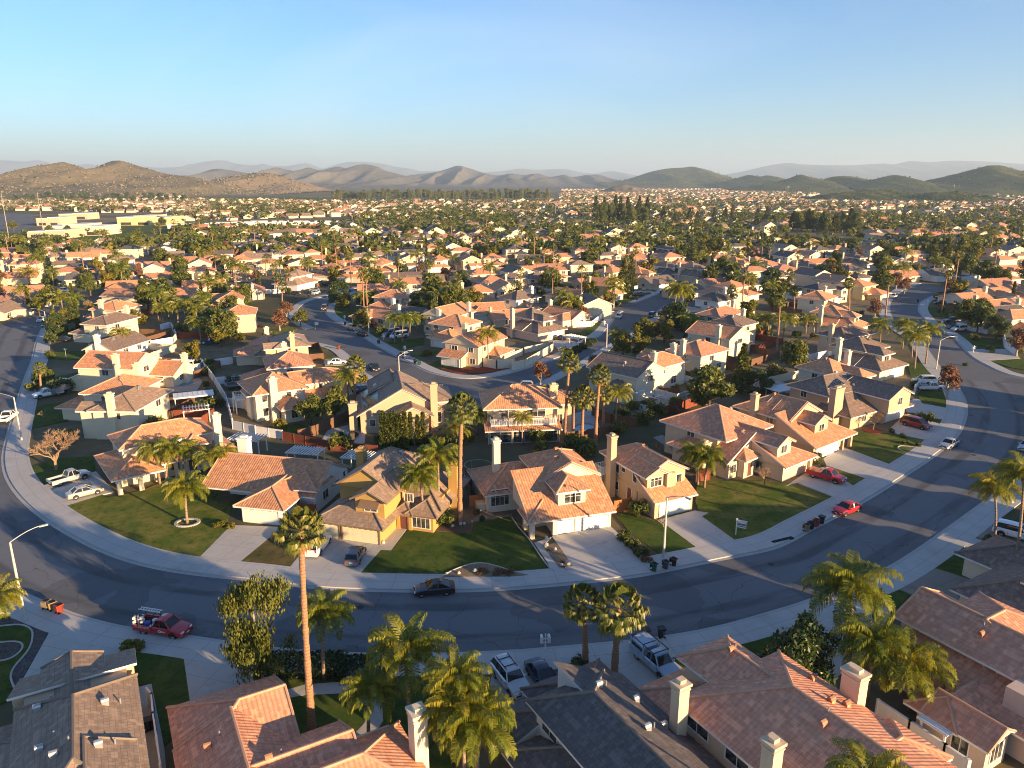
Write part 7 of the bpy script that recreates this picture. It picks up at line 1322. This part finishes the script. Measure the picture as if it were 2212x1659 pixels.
# ---- utility poles
for i,(px,py,h) in enumerate(((20,519,34),(93,496,32),(142,448,22),(1380,437,24),(1200,470,20),(1700,434,34),(2058,424,34),(2130,414,36),(1866,412,34),(1962,418,36),(400,460,16),(520,455,16),(360,470,14))):
    x,y=R(px,py); rt=empty('utility_pole',(x,y,0)); g=MB(); g.tube([(0,0,0),(0,0,h)],[.32,.18],6); g.obj('pole',[MT['bark_pale']],rt); g=MB()
    for z in (.84,.92): g.bar((-2.4,0,h*z),(2.4,0,h*z),.3)
    g.obj('crossarm',[MT['metal']],rt); auto(rt,'tall thin utility pole','utility pole','tall thin utility poles across the valley',x,y,h/2)
# ---------------------------------------------------------------- hills and mountains
def at(px,py,Y):
    a=(px-1106)/FPX; b=(py-829.5)/FPX; t=Y/(math.cos(PIT)-b*math.sin(PIT)); return a*t,CAMH+t*(-math.sin(PIT)-b*math.cos(PIT))
from mathutils import noise as MN
def m_hill(name,c1,c2,c3,sc_,rock=0.):
    b=NB(name); p=b.pos(); n=b.noise(p,sc_,6.,.65); f=b.noise(p,sc_*9,4.,.7); c=b.mix(b.ramp(n,[(.38,(0,0,0)),(.62,(1,1,1))]),c1,c2); c=b.mix(b.ramp(f,[(.45,(0,0,0)),(.7,(.8,.8,.8))]),c,c3)
    if rock: v=b('TexVoronoi',{'Vector':p,'Scale':rock}).outputs[0]; k=b.noise(p,sc_*3,3.); c=b.mix(b.math('MULTIPLY',b('SeparateColor',{0:b.ramp(v,[(.10,(1,1,1)),(.26,(0,0,0))])}).outputs[0],b('SeparateColor',{0:b.ramp(k,[(.4,(.1,.1,.1)),(.6,(1,1,1))])}).outputs[0]),c,(.34,.27,.20))
    b.base(c,.95,.05); b.bump(f,.9,2. if sc_>.004 else 8.); return b.m
MT['boulder']=plain('sunlit boulder',(.27,.22,.16),.9,.1)  # even tan rock colour for the hillside boulders
MT['h_rock']=m_hill('rocky hillside',(.15,.125,.075),(.22,.17,.105),(.085,.085,.04),.012,.07); MT['h_brown']=m_hill('brown dry hillside',(.21,.155,.10),(.27,.20,.13),(.13,.11,.06),.005,.06); MT['h_green']=m_hill('green scrub hillside',(.075,.095,.03),(.15,.14,.055),(.045,.062,.02),.012); MT['h_mid']=m_hill('far brown range',(.125,.115,.098),(.18,.155,.125),(.07,.075,.058),.005); MT['h_far']=m_hill('distant mountains',(.10,.095,.08),(.13,.12,.10),(.08,.08,.065),.0006)
def hill(prof,Y,w,mat,label,nx=220,ny=46,gul=.32,fs=1.,seed=0,deb=0,dsz=3.,rockf=.5):
    P=sorted(prof); xs=[p[0] for p in P]; ys=[p[1] for p in P]; V=[];F=[]
    for i in range(nx+1):
        px=xs[0]+(xs[-1]-xs[0])*i/nx; 
        # smooth interpolation of the skyline
        k=max(0,min(len(xs)-2,int(np.searchsorted(xs,px)-1))); t=(px-xs[k])/(xs[k+1]-xs[k]); m=lambda q:0 if q<=0 or q>=len(xs)-1 else (ys[q+1]-ys[q-1])/(xs[q+1]-xs[q-1]); h_=xs[k+1]-xs[k]; py=(2*t**3-3*t*t+1)*ys[k]+(t**3-2*t*t+t)*h_*m(k)+(-2*t**3+3*t*t)*ys[k+1]+(t**3-t*t)*h_*m(k+1)
        X,Z=at(px,py,Y); Z=max(Z,0)
        for j in range(ny+1):
            v=-1+2*j/ny; n1=MN.noise(Vector((X/w*2.2*fs+seed,v*.9,seed*.7))); n2=MN.fractal(Vector((X/w*5.*fs+.6*v+seed,v*2.4,3.1)),.75,2.1,7)
            a=abs(v); sh_=max(0,1-a)**(1.15+.5*n1)*(1+.10*math.sin(3.14*a)); rid=1-gul*math.sin(3.1416*min(1,a*1.05))*abs(MN.noise(Vector((X/w*6.*fs+1.3*v*n1+seed,v*.6,9.))))*1.9
            V.append((X,Y+v*w*(1+.25*n1),Z*sh_*rid+n2*Z*.10*math.sin(3.14*min(1,a+.02))-1.5*(a>.97)))
    for i in range(nx):
        for j in range(ny): a=i*(ny+1)+j; F.append((a,a+ny+1,a+ny+2,a+1))
    if deb:
        rr=np.random.RandomState(int(seed*13+5)); pick=rr.randint(0,len(V),deb); C=np.array(V)[pick]; C=C[(C[:,2]>2)&(C[:,1]<Y+.1*w)]; C[:,:2]+=rr.normal(size=(len(C),2))*w/ny*.6; n_=len(C); s_=dsz*(.5+rr.rand(n_)**2*1.4)[:,None]; t=rr.normal(size=(n_,3)); t/=np.linalg.norm(t,axis=1)[:,None]; b=np.cross(t,rr.normal(size=(n_,3))); b/=np.linalg.norm(b,axis=1)[:,None]
        Q1=np.stack([C-t*s_,C+b*s_,C+t*s_,C-b*s_],1); c3=np.cross(t,b); Q2=np.stack([C-t*s_,C+c3*s_,C+t*s_,C-c3*s_],1); Q3=np.stack([C-b*s_,C+c3*s_,C+b*s_,C-c3*s_],1); isr=rr.rand(n_)<rockf; ii=np.concatenate([isr]*3)
        q=link('hillside_scrub',quads('scrub',np.concatenate([Q1,Q2,Q3]),rr.rand(n_*3)*.6,[MT['leaf'],MT['boulder']],ii.astype(int))); q['kind']='stuff'; q['label']='scattered scrub and boulders on the '+label; q['category']='scrub'
    o=link('hill' if Y<9000 else 'mountains',pym('hill',V,F,[MT[mat]],smooth=True)); o['kind']='structure'; o['label']=label; return o
hill([(-260,400),(-120,392),(0,382),(35,383),(82,372),(105,364),(120,354),(137,350),(152,355),(175,364),(196,369),(220,358),(240,348),(254,347),(270,349),(288,357),(325,367),(362,376),(425,384),(462,396),(487,410),(525,421)],2500,900,'h_rock','rocky brown twin peaked hill on the left',300,76,.36,1.1,1,9000,2.0,.5)
hill([(425,398),(470,386),(520,378),(553,374),(578,374),(603,379),(628,388),(653,400),(682,413)],3000,700,'h_brown','low rounded brown hill right of the rocky hill',160,50,.34,1.,2,3500,2.4,.5)
hill([(400,392),(425,378),(462,365),(500,368),(537,374),(568,373),(593,362),(623,367),(643,370),(665,362),(693,368),(713,363),(733,360),(750,364),(765,358),(790,355),(815,360),(828,367),(853,374),(878,380),(905,385),(935,392)],6200,1900,'h_mid','dark brown range with a rounded central summit',320,72,.85,1.5,3)
hill([(850,392),(880,380),(910,376),(940,372),(965,365),(990,358),(1015,364),(1040,372),(1073,379),(1106,375),(1131,378),(1163,375),(1188,382),(1218,378),(1238,382),(1268,378),(1296,378),(1326,387),(1370,394)],7200,2200,'h_mid','long low range with a sharp peak in the middle',320,72,.85,1.6,4)
hill([(1290,396),(1340,391),(1381,379),(1406,371),(1443,364),(1475,362),(1496,360),(1518,365),(1543,376),(1576,386),(1620,395)],5600,1500,'h_green','broad dark hill with a flat summit right of centre',200,60,.42,1.,5,1500,3.5,.05)
hill([(1530,404),(1560,394),(1581,388),(1605,381),(1621,378),(1638,382),(1659,379),(1684,384),(1720,396)],4300,1000,'h_green','dark twin hill left of the right hand hills',140,50,.35,1.,6,1000,2.8,.05)
hill([(1590,408),(1650,398),(1691,390),(1729,377),(1748,382),(1771,388),(1799,382),(1821,380),(1854,383),(1874,391),(1900,396)],3300,700,'h_green','low green hills with lit tops on the right',170,50,.3,1.,7,1600,2.2,.05)
hill([(1820,405),(1870,393),(1909,382),(1931,378),(1949,380),(1979,389),(2009,396),(2040,403)],2900,620,'h_green','rounded green hill in the middle of the right hills',130,50,.3,1.,8,1400,2.2,.05)
hill([(1960,408),(2009,396),(2040,392),(2071,381),(2109,365),(2134,358),(2150,357),(2166,358),(2184,365),(2212,380),(2270,396),(2330,405)],2700,620,'h_green','large flat topped green hill at the right edge',160,56,.3,1.,9,2500,2.,.05)
hill([(1725,436),(1780,421),(1840,414),(1900,410),(1940,412),(1985,424),(2020,434)],1750,260,'h_green','low dark green knoll among the far right houses',120,44,.3,1.,10,1500,1.6,.05); hill([(1950,432),(2000,419),(2060,414),(2105,419),(2145,436)],1600,220,'h_green','second low green knoll at the far right',100,44,.3,1.,11,1500,1.6,.05); hill([(1290,412),(1330,402),(1350,400),(1380,406),(1400,411)],3000,260,'h_brown','tiny rocky knoll on the valley floor',60,30,.2,1.,12); hill([(380,412),(520,402),(700,398),(840,402),(1000,404),(1200,404),(1400,403),(1540,408)],4300,500,'h_mid','low foothills along the valley edge',200,36,.4,2.5,13)
hill([(-300,350),(-100,352),(0,346),(57,349),(80,346),(100,350),(120,357),(165,357),(190,354),(215,358),(300,360),(350,362),(400,359),(425,353),(450,348),(487,347),(512,354),(553,357),(568,354),(585,358),(615,359),(660,353),(678,357),(698,364),(728,355),(753,350),(803,351),(833,355),(853,360),(890,365),(908,370),(943,369),(1000,374),(1053,372),(1090,369),(1126,364),(1156,367),(1218,365),(1243,370),(1281,375),(1318,370),(1356,375),(1400,385)],21000,5000,'h_far','pale blue distant mountains along the left horizon',420,40,.35,1.5,14)
hill([(1480,392),(1563,378),(1606,370),(1659,358),(1701,352),(1734,355),(1834,357),(1909,353),(1934,355),(1964,348),(2009,350),(2059,347),(2134,349),(2212,354),(2420,360),(2600,370)],17500,5000,'h_far','pale blue distant mountain wall on the right horizon',300,40,.35,1.5,15)
# ---------------------------------------------------------------- labels that single out
LMK+= [('the red work pickup',*R(355,1366)),('the black coupe',*R(937,1283)),('the yellow store',*R(310,487)),('the rightmost lake end',*R(2040,541)),('the pine clump',*R(1340,487)),('the left lake end',*R(1590,506)),('the small pond',*R(1197,457)),('the green field',*R(150,512)),('the mobile homes',*R(650,486)),('the straight side street',*R(1400,665)),('the row of five palms',*R(885,738)),('the court at the far left',*R(90,590)),('the rounded dark tree',*R(1530,895)),('the winding street',*R(700,690)),('the right side street',*R(1970,640)),('the right bend',*R(2075,880)),('the straight street top',*R(1500,612))]
LP=[(n,)+proj(x,y,3) for n,x,y in LMK]
buck={}
for o,ph,x,y,z in AUTO:
    px,py=proj(x,y,z); n,lx,ly=min(LP,key=lambda q:(q[1]-px)**2+((q[2]-py)*2.2)**2); dx,dy=px-lx,(py-ly)*2.2
    rel=('just beside' if math.hypot(dx,dy)<26 else ('right of' if dx>0 else 'left of') if abs(dx)>abs(dy) else ('beyond' if dy<0 else 'in front of'))
    buck.setdefault((ph,rel,n),[]).append((px,py,o))
ORD=['leftmost','second from left','third from left','fourth from left','fifth from left','sixth from left','seventh from left','eighth from left','ninth from left','tenth from left','eleventh from left','twelfth from left']
def words(s): return len(s.split())
def fit(s):
    for drop in ('the','a','just','with'):
        if len(s.split())<=16: break
        s=' '.join(w for w in s.split() if w!=drop)
    return ' '.join(s.split()[:16])
def ordinals(base,L):
    L.sort(key=lambda q:(q[0],q[1])); k=len(L)
    for i,(px,py,o) in enumerate(L): o['label']=fit(base if k==1 else '%s, %s'%(base,'rightmost' if i==k-1 else ORD[i]))
for (ph,rel,n),L in buck.items():
    base='%s %s %s'%(ph,rel,n); k=len(L)
    if 'eucalyptus' in ph:                       # nothing tells these apart: one label for the whole stretch of the row
        for q in L: q[2]['label']=fit(base)
    elif k<=12: ordinals(base,L)
    else:
        L.sort(key=lambda q:-q[1]); m=-(-k//12); nm=['nearest row','second row back','third row back','fourth row back','fifth row back','sixth row back','seventh row back']
        for j in range(m): ordinals('%s, %s'%(base,nm[min(j,6)]),L[j*k//m:(j+1)*k//m])
# ---------------------------------------------------------------- haze
g=MB(); X_=41000; g.box(-X_,-3200,-1,X_,33500,760,0,True); hz=NB('valley haze'); hz.t.nodes.remove(hz.p); pv=hz.t.nodes.new('ShaderNodeVolumePrincipled'); pv.inputs['Density'].default_value=8e-5; pv.inputs['Color'].default_value=(.60,.79,1.,1); pv.inputs['Anisotropy'].default_value=.1; hz.t.links.new(pv.outputs[0],hz.out.inputs[1]); o=g.obj('haze',[hz.m]); o['kind']='stuff'; o['label']='thin pale blue haze filling the valley air'
